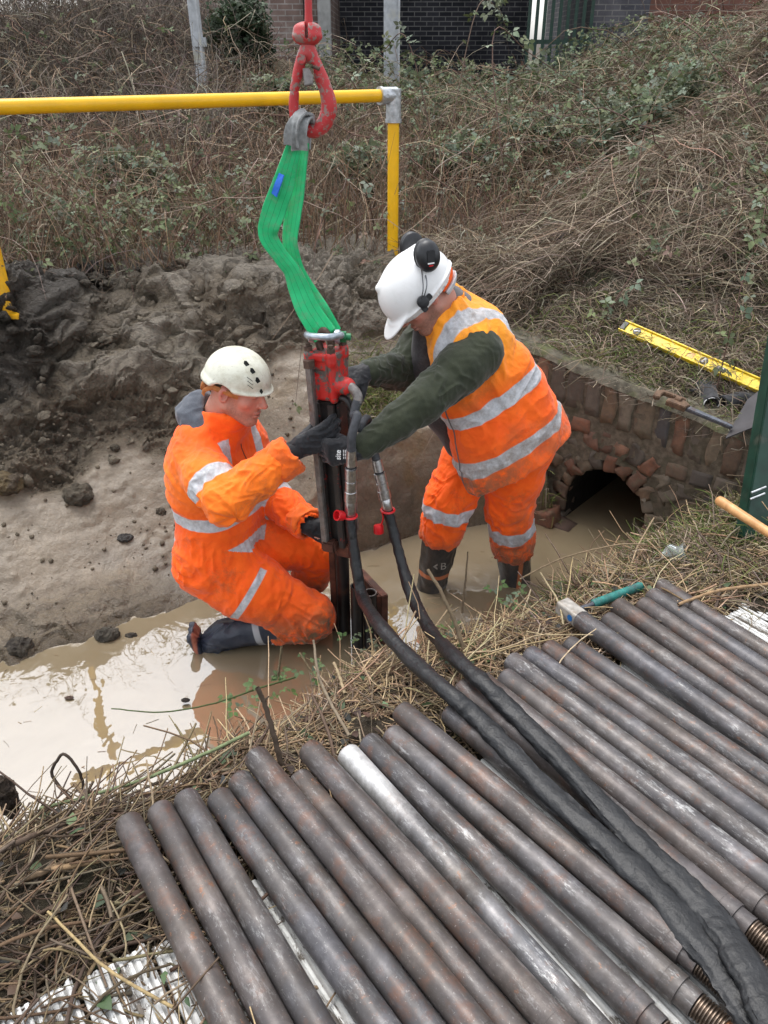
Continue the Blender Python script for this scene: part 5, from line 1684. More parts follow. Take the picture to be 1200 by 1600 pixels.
ribbon(mb, [hk(474, 222, .015), hk(468, 262, .01), hk(462, 305, .01), hk(456, 345, .01), hk(453, 380, .005), hk(462, 418, .01), hk(478, 450, .01), hk(497, 485, .0), hk(516, 522, -.01)],
       [.040, .050, .056, .056, .052, .050, .058, .075, .082], [A(v, float) for v in ((-.6, -1, 0), (-.5, -1, 0), (-.4, -1, .1), (-.35, -1, .1), (-.3, -.9, .35), (.1, -.9, .4), (.3, -.9, .3), (.2, -1, .2), (.1, -1, .2))])
mb.build('webbing', M['sling'], es, True, None)
mb = MB()
ribbon(mb, [hk(456, 228, -.03), hk(456, 205, -.04), hk(464, 184, -.04), hk(475, 175, -.02), hk(484, 180, .0), hk(480, 205, .045), hk(474, 232, .03)], [.052, .046, .040, .036, .036, .042, .05], [A(v, float) for v in ((-.5, -1, 0), (-.6, -1, .1), (-.6, -.6, .6), (0, -.3, 1), (.6, .2, .8), (.8, .6, 0), (.6, .8, 0))], 50, .009, .12)
ribbon(mb, [hk(468, 235, -.03), hk(468, 210, -.045), hk(472, 190, -.04), hk(480, 182, -.02), hk(486, 187, .0)], [.05, .044, .04, .036, .034], [A(v, float) for v in ((.2, -1, 0), (.1, -1, .1), (0, -.6, .6), (0, -.3, 1), (.6, .2, .8))], 40, .009, .12)
mb.build('wear_sleeve', M['sling_grey'], es, True, None)
mb = MB(); ribbon(mb, [hk(440, 272, -.045), hk(434, 288, -.05), hk(428, 305, -.045)], [.022, .024, .024], [A(v, float) for v in ((-.8, -1, 0), (-.8, -1, 0), (-.8, -1, 0))], 12, .002)
mb.build('tag', M['sling_tag'], es, True, None)

# ---------------------------------------------------------------- hydraulic post driver
DX, DY = -.162, 2.60
yaw = math.radians(-24)
DR = A([[math.cos(yaw), -math.sin(yaw), 0], [math.sin(yaw), math.cos(yaw), 0], [0, 0, 1]])   # columns: right, back, up
def dp(x, y, z): return A([DX, DY, 0]) + DR @ A([x, y, z])
LEAN = -.042
def dpr(x, y, z):
    p = dp(x, y, z) - A([DX, DY, .45]); c, s = math.cos(LEAN), math.sin(LEAN)
    return A([DX, DY, .45]) + A([c * p[0] + s * p[2], p[1], -s * p[0] + c * p[2]])
ed = thing('post_driver', (DX, DY, .45), 'red and black hydraulic post driver hanging on the green sling between the two men', 'post driver')
S_ = SDF(dp(0, 0, 1.0) - .14, dp(0, 0, 1.27) + .14, .0028)
S_.box(dp(0.006, 0, 1.140), (.044, .046, .080), DR, .012)
S_.box(dp(0, 0, 1.215), (.052, .050, .014), DR, .008, .004)
for sx, sy in ((-1, -1), (1, -1), (-1, 1), (1, 1)):
    S_.cap(dp(sx * .042, sy * .044, 1.205), dp(sx * .042, sy * .044, 1.225), .018, k=.006)
    S_.cap(dp(sx * .040, sy * .046, 1.20), dp(sx * .040, sy * .046, 1.07), .012, k=.012)
S_.cap(dp(.05, -.02, 1.12), dp(.085, -.03, 1.12), .030, k=.01)
S_.box(dp(-.01, -.05, 1.16), (.02, .008, .012), DR, .003, 0, 'sub')
V_, Q_ = S_.mesh(1)
link('head_block', npmesh('head_block', V_, [Q_], True, None, [M['red_driver']]), ed)
for sx, sy in ((-1, -1), (1, -1), (-1, 1), (1, 1)):
    mb = MB(); mb.tube([dp(sx * .042, sy * .044, 1.2285), dp(sx * .042, sy * .044, 1.252)], .0150, 6); mb.tube([dp(sx * .042, sy * .044, 1.253), dp(sx * .042, sy * .044, 1.262)], .009, 10)
    mb.build('bolt', M['rust_shackle'], ed, False)
mb = MB(); mb.tube(spline([dp(-.02, -.0, 1.225), dp(-.026, 0, 1.262), dp(-.004, 0, 1.295), dp(.020, 0, 1.262), dp(.016, 0, 1.225)], 24), .0125, 12); mb.build('lifting_eye', M['rust_shackle'], ed)
# tie bars
for (x, y, w, zb) in ((-.034, -.062, .0120, .50), (-.046, .044, .009, .62), (.040, .050, .010, .50)):
    mb = MB(); mb.box((dp(x, y, 1.21) + dp(x, y, zb)) / 2, (w, w, (1.21 - zb) / 2), DR, .003); mb.build('tie_bar', M['steel_bar'], ed)
    mb = MB(); mb.tube([dp(x, y, 1.185), dp(x, y, 1.212)], w * 1.75, 6); mb.build('tie_nut', M['rust_shackle'], ed, False)
# body channel with flaking paint
mb = MB()
mb.box(dp(.0, .0, .75), (.036, .034, .31), DR, .006)
mb.build('body', M['black_steel'], ed)
for x, w in ((-.026, .009), (.024, .012)):
    mb = MB(); mb.box(dp(x, -.040, .76), (w, .0075, .29), DR, .002); mb.build('guide_rail', M['red_flake'], ed)
mb = MB(); mb.box(dp(.043, 0, .78), (.006, .03, .27), DR, .002); mb.build('side_plate', M['red_flake'], ed)
mb = MB(); mb.box(dp(-.024, -.036, .475), (.030, .034, .024), DR, .008); mb.box(dp(.02, -.0, .45), (.035, .038, .03), DR, .008); mb.build('foot_clamp', M['rust'], ed)
# hydraulic ports on the right of the head
mb = MB(); mb.tube(spline([dp(.08, -.03, 1.12), dp(.105, -.038, 1.122), dp(.13, -.045, 1.10), dp(.134, -.055, 1.075)], 12), [.017] * 12, 14)
mb.tube([dp(.088, -.033, 1.12), dp(.102, -.037, 1.12)], .023, 6); mb.build('hose_port', M['steel_bar'], ed)
mb = MB(); mb.tube(spline([dp(.06, -.03, 1.075), dp(.085, -.035, 1.07), dp(.11, -.04, 1.03)], 10), .013, 12); mb.build('return_port', M['black_steel'], ed)

ed.rotation_euler[1] = LEAN
# shackle between sling and driver
ek = thing('bow_shackle', dpr(0, 0, 1.27), 'grey bow shackle with a green pin joining sling and driver', 'shackle')
mb = MB()
sc_ = dpr(-.002, 0, 1.27)
sv = nrm(DR @ A([.92, .30, .0])); su = A([0, -.2, .98]); sb_ = nrm(np.cross(sv, (0, 0, 1.)))
pl = sc_ - sv * .046 - sb_ * .018; pr_ = sc_ + sv * .040 - sb_ * .018
bow = [pl, pl + sb_ * .03 + A([0, 0, .012]) - sv * .01, sc_ + sb_ * .075 + A([0, 0, .028]) - sv * .03, sc_ + sb_ * .085 + A([0, 0, .03]) + sv * .03, pr_ + sb_ * .035 + A([0, 0, .016]) + sv * .018, pr_]
mb.tube(spline(bow, 36), .0115, 14); mb.build('bow', M['shackle'], ek)
for c, nm in ((pl, 'eye'), (pr_, 'eye')):
    mb = MB(); mb.lathe([(-.011, .012), (-.011, .020), (-.007, .0235), (.007, .0235), (.011, .020), (.011, .012)], c, sv, 24); mb.build(nm, M['shackle'], ek)
mb = MB(); mb.tube([pl - sv * .02, pr_ + sv * .012], .0105, 14); mb.tube([pr_ + sv * .012, pr_ + sv * .030], .019, 6); mb.tube([pr_ + sv * .030, pr_ + sv * .046], .012, 12); mb.build('pin', M['green_pin'], ek)

# ---------------------------------------------------------------- piles in the water
def tubepile(px, py, Y, r, ztop, mb, hollow=True):
    c = aty(px, py, Y); x, y = c[0], c[1]
    if hollow:
        mb.lathe([(-.5 - ztop + ztop, r), (ztop, r), (ztop + .001, r * .96), (ztop, r * .80), (ztop - .25, r * .80), (ztop - .25, .002)], (x, y, 0), (0, 0, 1), 24, cap=False)
    else: mb.lathe([(-.5, r), (ztop, r), (ztop + .004, r * .8)], (x, y, 0), (0, 0, 1), 24)
    return x, y
ep = thing('steel_pile', aty(538, 985, 2.64), 'dark steel tube pile with rusty flange held under the post driver', 'pile')
mb = MB(); x1_, y1_ = tubepile(538, 985, 2.64, .027, .44, mb, False); mb.build('tube', M['black_steel'], ep)
mb = MB()
mb.box((x1_ - .040, y1_ + .035, .0), (.012, .030, .44), None, .002); mb.box((x1_ - .030, y1_ + .068, .0), (.022, .004, .44), None, .001)
mb.build('flange', M['rust'], ep)
ep = thing('steel_pile', aty(575, 1005, 2.57), 'pair of dark tubes and a rusty angle already driven, one tube end open', 'pile')
mb = MB(); tubepile(559, 1010, 2.545, .0245, .30, mb, True); mb.build('tube', M['black_steel'], ep)
mb = MB(); x2_, y2_ = tubepile(579, 1008, 2.55, .0265, .262, mb, True); mb.build('tube', M['black_steel'], ep)
mb = MB()
o_ = A([x2_ + .058, y2_ + .005, 0]); back_ = A([x2_ - .045, y2_ + .19, 0])
dv = nrm(back_ - o_); ln = np.linalg.norm(back_ - o_) / 2; nv = A([-dv[1], dv[0], 0])
mb.box((o_ + back_) / 2 + A([0, 0, -.1]), (ln, .016, .345), np.stack([dv, nv, A([0, 0, 1.])], 1), .003)
mb.box(o_ + A([-.024, .003, -.1]), (.022, .004, .342), None, .001)
mb.build('flange', M['rust'], ep)
mb = MB(); c = aty(579, 1008, 2.55); mb.tube([A([c[0] + math.cos(t) * .0245, c[1] + math.sin(t) * .0245, .2645]) for t in np.linspace(0, 2 * math.pi, 30)], .0022, 6); mb.build('rim', M['steel_bar'], ep)

# ---------------------------------------------------------------- hydraulic hoses
def hose(label, start, mid, coup, sleeve, w, seed):
    e = thing('hydraulic_hose', coup[0], label, 'hose', 'pair of hydraulic hoses')
    P = spline(start + mid, 40); mb = MB(); mb.tube(P, .0155, 14); mb.build('rubber_hose', M['rubber'], e)
    a, b = coup
    d = b - a; L = np.linalg.norm(d)
    mb = MB(); prof = []
    seg = [(0, .0175), (.10, .0185), (.22, .0185), (.225, .016), (.26, .016), (.265, .021), (.42, .021), (.425, .018), (.45, .018), (.455, .0205), (.60, .0205), (.605, .0225), (.76, .0225), (.765, .017), (.79, .0195), (.97, .0195), (1.0, .017)]
    mb.lathe([(h * L, r) for h, r in seg], a, d, 24); mb.build('coupling', M['steel_bright'], e)
    for h in (.243, .437):
        mb = MB(); mb.lathe([(h * L - .003, .0165), (h * L - .002, .0178), (h * L + .002, .0178), (h * L + .003, .0165)], a, d, 20); mb.build('seal_ring', M['black_plastic'], e)
    mb = MB(); mb.tube([b + A([math.cos(t) * .024, math.sin(t) * .024, 0]) for t in np.linspace(0, 2 * math.pi, 25)], .0045, 8); mb.build('cap_strap', M['red_cap'], e)
    n = 300
    P = spline([b] + sleeve, n)
    t = np.linspace(0, 1, n)
    ww = np.interp(t, np.linspace(0, 1, len(w)), w)
    nz = vn(np.stack([t * 46, t * 0 + seed, t * 0], 1), 3) * .05 + vn(np.stack([t * 110, t * 0 + seed, t * 0], 1), 4) * .04
    rr = ww * (1 + nz)
    fl = np.interp(t, [0, .25, .42, .55, 1], [1, 1, .85, .66, .50])
    mb = MB(); mb.tube(P, rr, 40, True, 0., [(1.0 + .10 * float(vn(A([[k * .13, seed, 5.]]), 6)[0]) + .22 * float(sstep(.5, .8, t[k])), float(fl[k])) for k in range(n)], up=(0, 0, 1))
    V = np.concatenate(mb.v); 
    ang = np.tile(np.arange(40) / 40 * 2 * math.pi, n)
    body = V[:n * 40].copy(); cen = np.repeat(P, 40, 0)
    rad = body - cen
    tt = np.repeat(t, 40)
    ph = tt * 34 + ang / 6.283 + .9 * vn(np.stack([tt * 13, np.cos(ang) + seed, np.sin(ang)], 1), 7)
    saw = ph - np.floor(ph)
    edge = sstep(0, .08, saw) * (1 - saw)
    amt = .5 + .5 * vn(np.stack([tt * 9, tt * 0 + seed, tt * 0 + 2], 1), 18)
    spiral = vn(np.stack([tt * 48 + .9 * ang / 6.28, np.cos(ang) * .8 + seed, np.sin(ang) * .8], 1), 8)
    lng = vn(np.stack([tt * 7 + seed, np.cos(ang) * 2.2, np.sin(ang) * 2.2], 1), 19)
    fold = .10 * edge * amt - .03 + .06 * np.maximum(1 - 5 * np.abs(spiral), 0) + sstep(.35, .6, tt) * .12 * np.maximum(1 - 6 * np.abs(lng), 0)
    mb.v[0][:n * 40] = cen + rad * (1 + fold)[:, None]
    # never below what carries it
    mb.build('fabric_sleeve', M['sleeve'], e, True, 60)
    return e
zt = BT + 2 * PR + .012
def gp(px, py, z): return atz(px, py, z)
cA = aty(549, 703, 2.44); cB = aty(547, 806, 2.47)
eA = hose('black sleeved hydraulic hose nearer the camera, running from the driver over the pipes', [dpr(.134, -.055, 1.085), dpr(.128, -.075, 1.04)], [aty(558, 650, 2.46), aty(550, 680, 2.44), cA], (cA, cB),
     [aty(552, 850, 2.44), aty(558, 892, 2.40), aty(567, 935, 2.33), atz(592, 975, .50), atz(640, 1028, .53), atz(700, 1082, .57), atz(745, 1122, zt), atz(800, 1178, zt), atz(860, 1240, zt), atz(955, 1325, zt), atz(1030, 1398, zt), atz(1100, 1480, zt), atz(1150, 1545, zt), atz(1195, 1615, zt), atz(1220, 1660, zt)],
     [.0175, .019, .021, .023, .024, .025, .027, .028, .029, .029, .030, .030, .030], 1.0)
cC = aty(588, 718, 2.58); cD = aty(606, 797, 2.56)
eB = hose('black sleeved hydraulic hose on the right, running past the standing man over the pipes', [dpr(.11, -.04, 1.03), dpr(.125, -.045, .98)], [aty(574, 655, 2.60), aty(582, 695, 2.59), cC], (cC, cD),
     [aty(618, 842, 2.52), aty(632, 895, 2.42), aty(650, 945, 2.28), aty(676, 990, 2.08), atz(712, 1028, .54), atz(755, 1068, .57), atz(800, 1112, zt), atz(870, 1182, zt), atz(940, 1258, zt), atz(1010, 1330, zt), atz(1075, 1392, zt), atz(1125, 1448, zt + .012), atz(1165, 1510, zt + .025), atz(1195, 1570, zt + .03), atz(1220, 1630, zt + .03)],
     [.0175, .019, .021, .022, .024, .025, .027, .028, .029, .029, .030, .030, .030], 7.0)
# red dust caps hanging from the straps
for e, b, c, op in ((eA, cB, aty(536, 806, 2.46), 1), (eB, cD, aty(592, 832, 2.55), 0)):
    mb = MB()
    if op:
        ax = nrm([-.6, -.5, .35])
        mb.lathe([(0, .004), (0, .016), (.004, .0185), (.030, .0195), (.031, .015), (.010, .0145), (.010, .002)], c, ax, 20, cap=False)
        mb.tube(spline([c + ax * .004, c + A([.02, 0, .012]), b + A([-.022, -.01, 0])], 12), .0045, 8)
    else:
        ax = nrm([.05, -.25, -1])
        mb.lathe([(-.030, .015), (-.026, .0185), (.0, .0195), (.004, .017), (.004, .002)], c, ax, 20)
        mb.tube(spline([c + A([.004, 0, .02]), c + A([.016, 0, .06]), b + A([-.022, -.005, 0])], 14), .0060, 8, flat=(1.3, .5))
    mb.build('dust_cap', M['red_cap'], e)

# ---------------------------------------------------------------- tools on the right bank
# spirit level
LA = hit(972, 509, .05); LB = hit(1194, 606, .05)
ax = nrm(LB - LA); mid = (LA + LB) / 2; Ll = np.linalg.norm(LB - LA)
nf = nrm(A([0, 0, HCAM]) - mid) * .55 + A([0, 0, .62]) + A([-.1, 0, 0]); nf = nrm(nf - ax * (nf @ ax)); upv = np.cross(nf, ax)
if upv[2] < 0: upv = -upv
LR = np.stack([ax, upv, np.cross(ax, upv)], 1)
el = thing('spirit_level', mid, 'yellow spirit level with three vials lying on the straw behind the wall', 'spirit level')
def lv(a, u, n=0.0): return LA + ax * a * Ll + upv * u + LR[:, 2] * n
hw_ = .0285
mb = MB(); mb.box(lv(.5, 0), (Ll / 2, hw_ - .004, .0045), LR, .001)
mb.box(lv(.5, hw_), (Ll / 2, .0035, .013), LR, .0012); mb.box(lv(.5, -hw_), (Ll / 2, .0035, .013), LR, .0012)
mb.build('frame', M['level_yellow'], el)
for a_l, b_l in ((0.0, 'end_cap'), ):
    mb = MB(); mb.box(lv(.018, 0, .004), (.0125, hw_ - .005, .0075), LR, .002); mb.build('end_cap', M['black_plastic'], el)
mb = MB(); mb.prism([(-.004, -.012), (.006, 0), (-.004, .012), (-.001, 0)], lv(.075, 0, .0062), ax, upv, .0008); mb.build('mark', M['black_plastic'], el)
for a_l, rot in ((.115, .5), (.60, 1.2)):
    v = thing
    mb = MB(); ccv = lv(a_l, 0, .005)
    mb.lathe([(-.004, .012), (-.004, .019), (.004, .019), (.004, .0135), (.0015, .0135)], ccv, LR[:, 2], 28, cap=False); vr = mb.build('vial_ring', M['black_plastic'], el)
    mb = MB(); dv = ax * math.cos(rot) + upv * math.sin(rot); mb.tube([ccv - dv * .0125 + LR[:, 2] * .002, ccv + dv * .0125 + LR[:, 2] * .002], .0062, 12); mb.build('vial', M['white_print'], vr)
mb = MB(); ccv = lv(.72, -.004, .005); mb.box(ccv, (.024, .0125, .004), LR, .003); vr = mb.build('vial_ring', M['black_plastic'], el)
mb = MB(); mb.tube([ccv - ax * .014 + LR[:, 2] * .004, ccv + ax * .014 + LR[:, 2] * .004], .0055, 12); mb.build('vial', M['white_print'], vr)
mb = MB(); mb.box(lv(.51, 0, .0050), (.016, .015, .0006), LR); mb.build('label', simple('worn_label', (.72, .48, .20), .6, 0, .3, 160, .3, 0, dirt=(.55, .08, .04), dirt_amt=.3, dirt_scale=140), el)
# adjustable wrench
WA = atz(1022, 616, .802); WB = atz(1142, 667, .752)
ax = nrm(WB - WA); Lw = np.linalg.norm(WB - WA)
up = nrm(A([0, -.25, 1.]) - ax * (A([0, -.25, 1.]) @ ax)); sd_ = np.cross(up, ax)
ew = thing('pipe_wrench', WA, 'rusty adjustable pipe wrench with a steel blue handle on the wall coping', 'wrench')
def wp(a, s_, u=0.0): return WA + ax * a * Lw + sd_ * s_ + up * u
WR = np.stack([ax, sd_, up], 1)
mb = MB(); mb.prism([(.30 * Lw, -.012), (.42 * Lw, -.015), (1.0 * Lw, -.010), (1.02 * Lw, 0), (1.0 * Lw, .010), (.42 * Lw, .015), (.30 * Lw, .012)], WA, ax, sd_, .008, 0, .003); mb.build('handle', M['tool_steel'], ew)
mb = MB()
mb.prism([(.20 * Lw, -.030), (.44 * Lw, -.024), (.46 * Lw, .010), (.40 * Lw, .022), (.27 * Lw, .024), (.24 * Lw, .004), (.19 * Lw, -.006)], WA + up * .004, ax, sd_, .013, 0, .003); mb.build('heel_jaw', M['tool_rust'], ew)
mb = MB()
mb.prism([(.0, .014), (.02 * Lw, -.026), (.07 * Lw, -.034), (.105 * Lw, -.022), (.09 * Lw, .004), (.10 * Lw, .020), (.36 * Lw, .030), (.36 * Lw, .044), (.06 * Lw, .040)], WA + up * .006, ax, sd_, .010, 0, .003); mb.build('hook_jaw', M['tool_rust'], ew)
mb = MB(); mb.lathe([(-.014, .010), (-.012, .013), (.012, .013), (.014, .010)], wp(.30, .012, .016), ax, 16); mb.build('adjusting_nut', M['tool_rust'], ew)
# grey steel plate leaning at the right edge
c0_ = hit(1136, 688, .0)
gp1 = att(1134, 686, 3.30); gp2 = att(1168, 626, 3.42); gp3 = att(1215, 590, 3.46); gp4 = att(1225, 650, 3.26)
mb = MB(); nn_ = nrm(np.cross(gp2 - gp1, gp4 - gp1)); vv = [gp1, gp2, gp3, gp4]
mb.add(np.concatenate([vv, [v - nn_ * .006 for v in vv]]), [A([[0, 1, 2, 3], [7, 6, 5, 4], [0, 4, 5, 1], [1, 5, 6, 2], [2, 6, 7, 3], [3, 7, 4, 0]])])
o = mb.build('steel_plate', M['grey_plate'], None, False); tag(o, 'flat dark grey steel plate propped behind the green post at the right edge', 'plate')
# green steel section at the right edge
t_ = att(1212, 540, 3.02); b_ = att(1168, 800, 3.06)
u = nrm(t_ - b_); rx_ = nrm(np.cross(u, (0, 1, 0))) * -1
rx_ = nrm(A([1, .15, 0]) - u * (A([1, .15, 0]) @ u)); ry_ = np.cross(u, rx_)
eg = thing('fence_post', b_, 'dark green painted steel post leaning at the right edge above the wooden handle', 'post')
mb = MB(); Lg = np.linalg.norm(t_ - b_) / 2 + .15; mc_ = (t_ + b_) / 2 + rx_ * .055
mb.box(mc_, (.055, .005, Lg), np.stack([rx_, ry_, u], 1), .002); mb.box(mc_ - rx_ * .050 + ry_ * .035, (.005, .030, Lg), np.stack([rx_, ry_, u], 1), .002)
mb.build('section', M['dark_green'], eg)
mb = MB()
for dz in (.02, .045): mb.tube([b_ + u * (dz + .03) - rx_ * .004 - ry_ * .01, b_ + u * (dz + .06) + rx_ * .05 - ry_ * .012], .004, 8)
mb.build('tie_wire', M['galv'], eg)
# wooden handle
h0 = att(1122, 781, 2.92); h1 = att(1225, 848, 2.70)
et = thing('tool_handle', h0, 'smooth pale wooden tool handle sticking in from the right edge', 'tool')
dvv = nrm(h1 - h0); Lt = .75
mb = MB(); mb.lathe([(-.004, .006), (-.003, .012), (.002, .0165), (.010, .0185), (.05, .0180), (.16, .0168), (.35, .0155), (Lt, .0165), (Lt + .002, .004)], h0, dvv, 24); mb.build('shaft', M['wood'], et)
mb = MB(); mb.box(h0 + dvv * Lt, (.018, .06, .018), frame(np.cross(dvv, (0, 0, 1.)), (0, 0, 1)), .004); mb.build('head', M['tool_steel'], et)
# clear plastic cup, crumpled
c = hit(1053, 866, .045); axc = nrm([.75, -.25, .45])
S_ = []
mb = MB(); n = 36; K = 14
hh = np.linspace(0, .085, K); rr = np.interp(hh, [0, .003, .085], [.024, .027, .037])
sdv = nrm(np.cross(axc, (0, 0, 1.))); uvv = np.cross(sdv, axc); th = np.arange(n) * 2 * math.pi / n
V = []
for k in range(K):
    ring = (np.cos(th)[:, None] * sdv + np.sin(th)[:, None] * uvv)
    pp_ = c + axc * (hh[k] - .04) + ring * rr[k]
    pp_ = pp_ + ring * (.012 * vn(np.stack([np.cos(th) * 1.3, np.sin(th) * 1.3, th * 0 + hh[k] * 30], 1), 5))[:, None]
    V.append(pp_)
V = np.concatenate(V); j = np.arange(n); j2 = (j + 1) % n
q = np.concatenate([np.stack([k * n + j, k * n + j2, (k + 1) * n + j2, (k + 1) * n + j], 1) for k in range(K - 1)])
V = np.concatenate([V, [c - axc * .04]])
mb.add(V, [q, np.stack([np.full(n, K * n), j2, j], 1)])
o = mb.build('plastic_cup', M['clear'], None); tag(o, 'crumpled clear plastic cup lying in the grass by the stream', 'cup')
# lump hammer
hh0 = atz(872, 957, .49); hh1 = atz(992, 912, .475)
ha = nrm(hh1 - hh0); hs_ = nrm(np.cross(ha, (0, 0, 1.)))
em = thing('lump_hammer', hh0, 'lump hammer with grey head and worn teal grip by the pipe ends', 'hammer')
hc = atz(893, 957, .495); HR = np.stack([hs_, ha, A([0, 0, 1.])], 1)
S_ = SDF(hc - .1, hc + .1, .0024)
S_.box(hc, (.052, .026, .024), HR, .008); S_.cut(hc + hs_ * .056, hs_ + A([0, 0, .3])).cut(hc - hs_ * .056, -hs_ + A([0, 0, .35]))
V_, Q_ = S_.mesh(1); link('head', npmesh('head', V_, [Q_], True, None, [M['hammer']]), em)
mb = MB(); fcx = hc + hs_ * .030 - ha * .0265
mb.lathe([(-.001, .002), (.0, .011), (.0012, .011), (.0012, .001)], hc - ha * .0262 + hs_ * .02, -ha, 20); mb.build('label', M['blue_label'], em)
mb = MB(); mb.lathe([(.02, .010), (.10, .0105), (.101, .013)], hc, ha, 18); mb.build('shaft', M['tool_steel'], em)
mb = MB(); Lh_ = np.linalg.norm(hh1 - hc)
pr2 = [(.095, .012)]
for k in range(16): z = .10 + (Lh_ - .115) * k / 16; pr2 += [(z, .0155), (z + .0035, .0165), (z + .006, .0150)]
pr2 += [(Lh_ - .012, .0165), (Lh_, .014), (Lh_ + .004, .004)]
mb.lathe(pr2, hc, ha, 20); mb.build('grip', M['teal'], em)

# ---------------------------------------------------------------- sticks and clods one can point at
def stick(name, pts, r0, r1, col, label, cat='stick', n=24, side=()):
    P = spline(pts, n)
    sv = Strands()
    j = .14 * r0 * rng.normal(size=(n, 3))
    sv.add((P + j)[None], np.linspace(r0, r1, n)[None], A([col]), 7)
    for (f, dx, ln) in side:
        k = int(f * (n - 1)); b = P[k]
        sp = spline([b, b + A(dx) * ln * .5, b + A(dx) * ln + A([0, 0, -.004])], 8)
        sv.add(sp[None], np.linspace(r0 * .6, r0 * .25, 8)[None], A([col]), 6)
    o = sv.build(name, M['twig']); tag(o, label, cat)
    return o
stick('upright_stick', [atz(440, 1196, .46), atz(428, 1150, .53), atz(415, 1105, .60), atz(402, 1074, .66)], .0075, .0065, C(.075, .055, .04), 'dark upright stick pushed in beside the pipe ends', side=((.75, (.3, 0, .5), .05),))
stick('cut_sapling', [atz(724, 1012, .46), atz(710, 970, .53), atz(692, 930, .60), atz(668, 890, .66)], .0070, .0055, C(.16, .12, .075), 'grey cut sapling stub leaning left beside the right hand hose', side=((.45, (.6, .2, .5), .04),))
stick('cut_sapling', [atz(722, 958, .32), atz(727, 910, .42), atz(731, 862, .53)], .0042, .003, C(.13, .095, .06), 'thin upright cut sapling standing at the water edge')
stick('green_cane', [atz(62, 1264, .33), atz(160, 1238, .36), atz(245, 1210, .39), atz(320, 1178, .42), atz(390, 1145, .44)], .0048, .0055, C(.19, .235, .12), 'long pale green bramble cane lying along the near bank', 'cane')
stick('bramble_shoot', [atz(462, 1058, .24), atz(402, 1076, .22), atz(330, 1100, .17), atz(250, 1113, .12), atz(174, 1107, .10)], .0038, .0022, C(.075, .11, .04), 'dark green bramble shoot reaching out over the water', 'cane')
stick('bent_twig', [atz(112, 1250, .27), atz(82, 1214, .32), atz(88, 1190, .36), atz(100, 1178, .38), atz(117, 1195, .35), atz(128, 1216, .31), atz(131, 1240, .27)], .0048, .0042, C(.06, .045, .035), 'dark twig bent into a loop at the lower left water edge')
stick('yellow_cane', [atz(75, 1424, .50), atz(130, 1480, .515), atz(165, 1512, .51), atz(222, 1548, .495), atz(270, 1574, .484)], .0030, .0036, C(.40, .30, .15), 'dry yellow cane lying across the white boards at lower left', 'cane')
stick('bare_branch', [atz(1060, 944, .545), atz(1110, 926, .53), atz(1150, 918, .52), atz(1230, 910, .51)], .0050, .0060, C(.36, .235, .13), 'pale brown branch resting on the last pipe at the right edge')
stick('bare_branch', [atz(812, 905, .36), atz(880, 872, .42), atz(960, 852, .46), atz(1010, 850, .47)], .0035, .0025, C(.28, .21, .13), 'thin tan branch arching over the water below the culvert')
stick('cut_reed', [atz(435, 1056, .20), atz(440, 1010, .33)], .0045, .004, C(.22, .18, .11), 'short cut reed stub standing at the near bank left of the piles')
stick('cut_reed', [atz(495, 1062, .25), atz(468, 1020, .34)], .0035, .003, C(.28, .22, .13), 'slanting cut reed stub between the kneeling man and the bank')
stick('cut_reed', [atz(540, 1085, .40), atz(522, 1035, .42)], .0055, .0045, C(.36, .28, .17), 'pale split reed stub standing just below the kneeling man')
stick('bare_branch', [atz(545, 1150, .46), atz(510, 1085, .50), atz(497, 1050, .54), atz(490, 1000, .60)], .0050, .0035, C(.25, .20, .14), 'tall grey branch standing near the silver pipe end')
stick('bare_branch', [atz(5, 1330, .42), atz(40, 1310, .48), atz(70, 1300, .45), atz(130, 1275, .42)], .008, .005, C(.10, .07, .05), 'thick dark branch on the bank at the lower left edge')
stick('bare_branch', [atz(2, 1392, .44), atz(90, 1352, .47), atz(180, 1318, .46)], .008, .006, C(.20, .14, .085), 'thick brown branch lying across the litter left of the first pipe')
stick('bare_branch', [atz(82, 1358, .47), atz(150, 1345, .475), atz(188, 1330, .47)], .0075, .006, C(.30, .20, .11), 'pale brown broken branch beside the first pipe end')
stick('bare_branch', [atz(1100, 1010, .49), atz(1130, 890, .50), atz(1105, 850, .53), atz(1090, 830, .54)], .006, .004, C(.09, .065, .05), 'dark dead branch in the litter below the wooden handle')
def clodm(name, c, r, label, seed, cols=(C(.15, .125, .09), C(.09, .075, .055)), cat='clod'):
    S_ = SDF(A(c) - A(r) * 1.6, A(c) + A(r) * 1.6, float(min(r)) / 13)
    S_.ell(c, r, k=0)
    V, Q = S_.mesh(0); N = vnormals(V, Q)
    s = float(min(r)); p = V / s
    d = s * (.34 * fbm(p * .9 + seed, 3, seed) + .22 * (1 - 2 * np.abs(vn(p * 1.7 + seed, seed + 2))) + .10 * fbm(p * 5, 3, seed + 4))
    V = V + N * d[:, None]
    col = lerp(cols[0], cols[1], sstep(-.2, .3, fbm(p * 1.5 + seed, 3, seed + 6))[:, None])
    me = npmesh(name, V, [Q], True, {'Col': col, 'wet': np.full(len(V), .25), 'rough': np.full(len(V), .6)}, [M['mud']])
    return tag(link(name, me), label, cat)
def cl(px, py, off=.0): return hit(px, py, off)
clodm('mud_clod', cl(122, 772, .02), (.060, .05, .045), 'large loose clod of brown earth resting on the smooth mud slope', 3)
clodm('mud_clod', cl(168, 992, .012), (.048, .035, .028), 'wet clod of clay standing in the water edge left of the kneeling man', 5, (C(.13, .115, .09), C(.08, .07, .055)))
clodm('mud_clod', cl(205, 993, .002), (.024, .014, .010), 'small flat clod floating just right of the larger wet clod', 6, (C(.10, .085, .065), C(.06, .05, .04)))
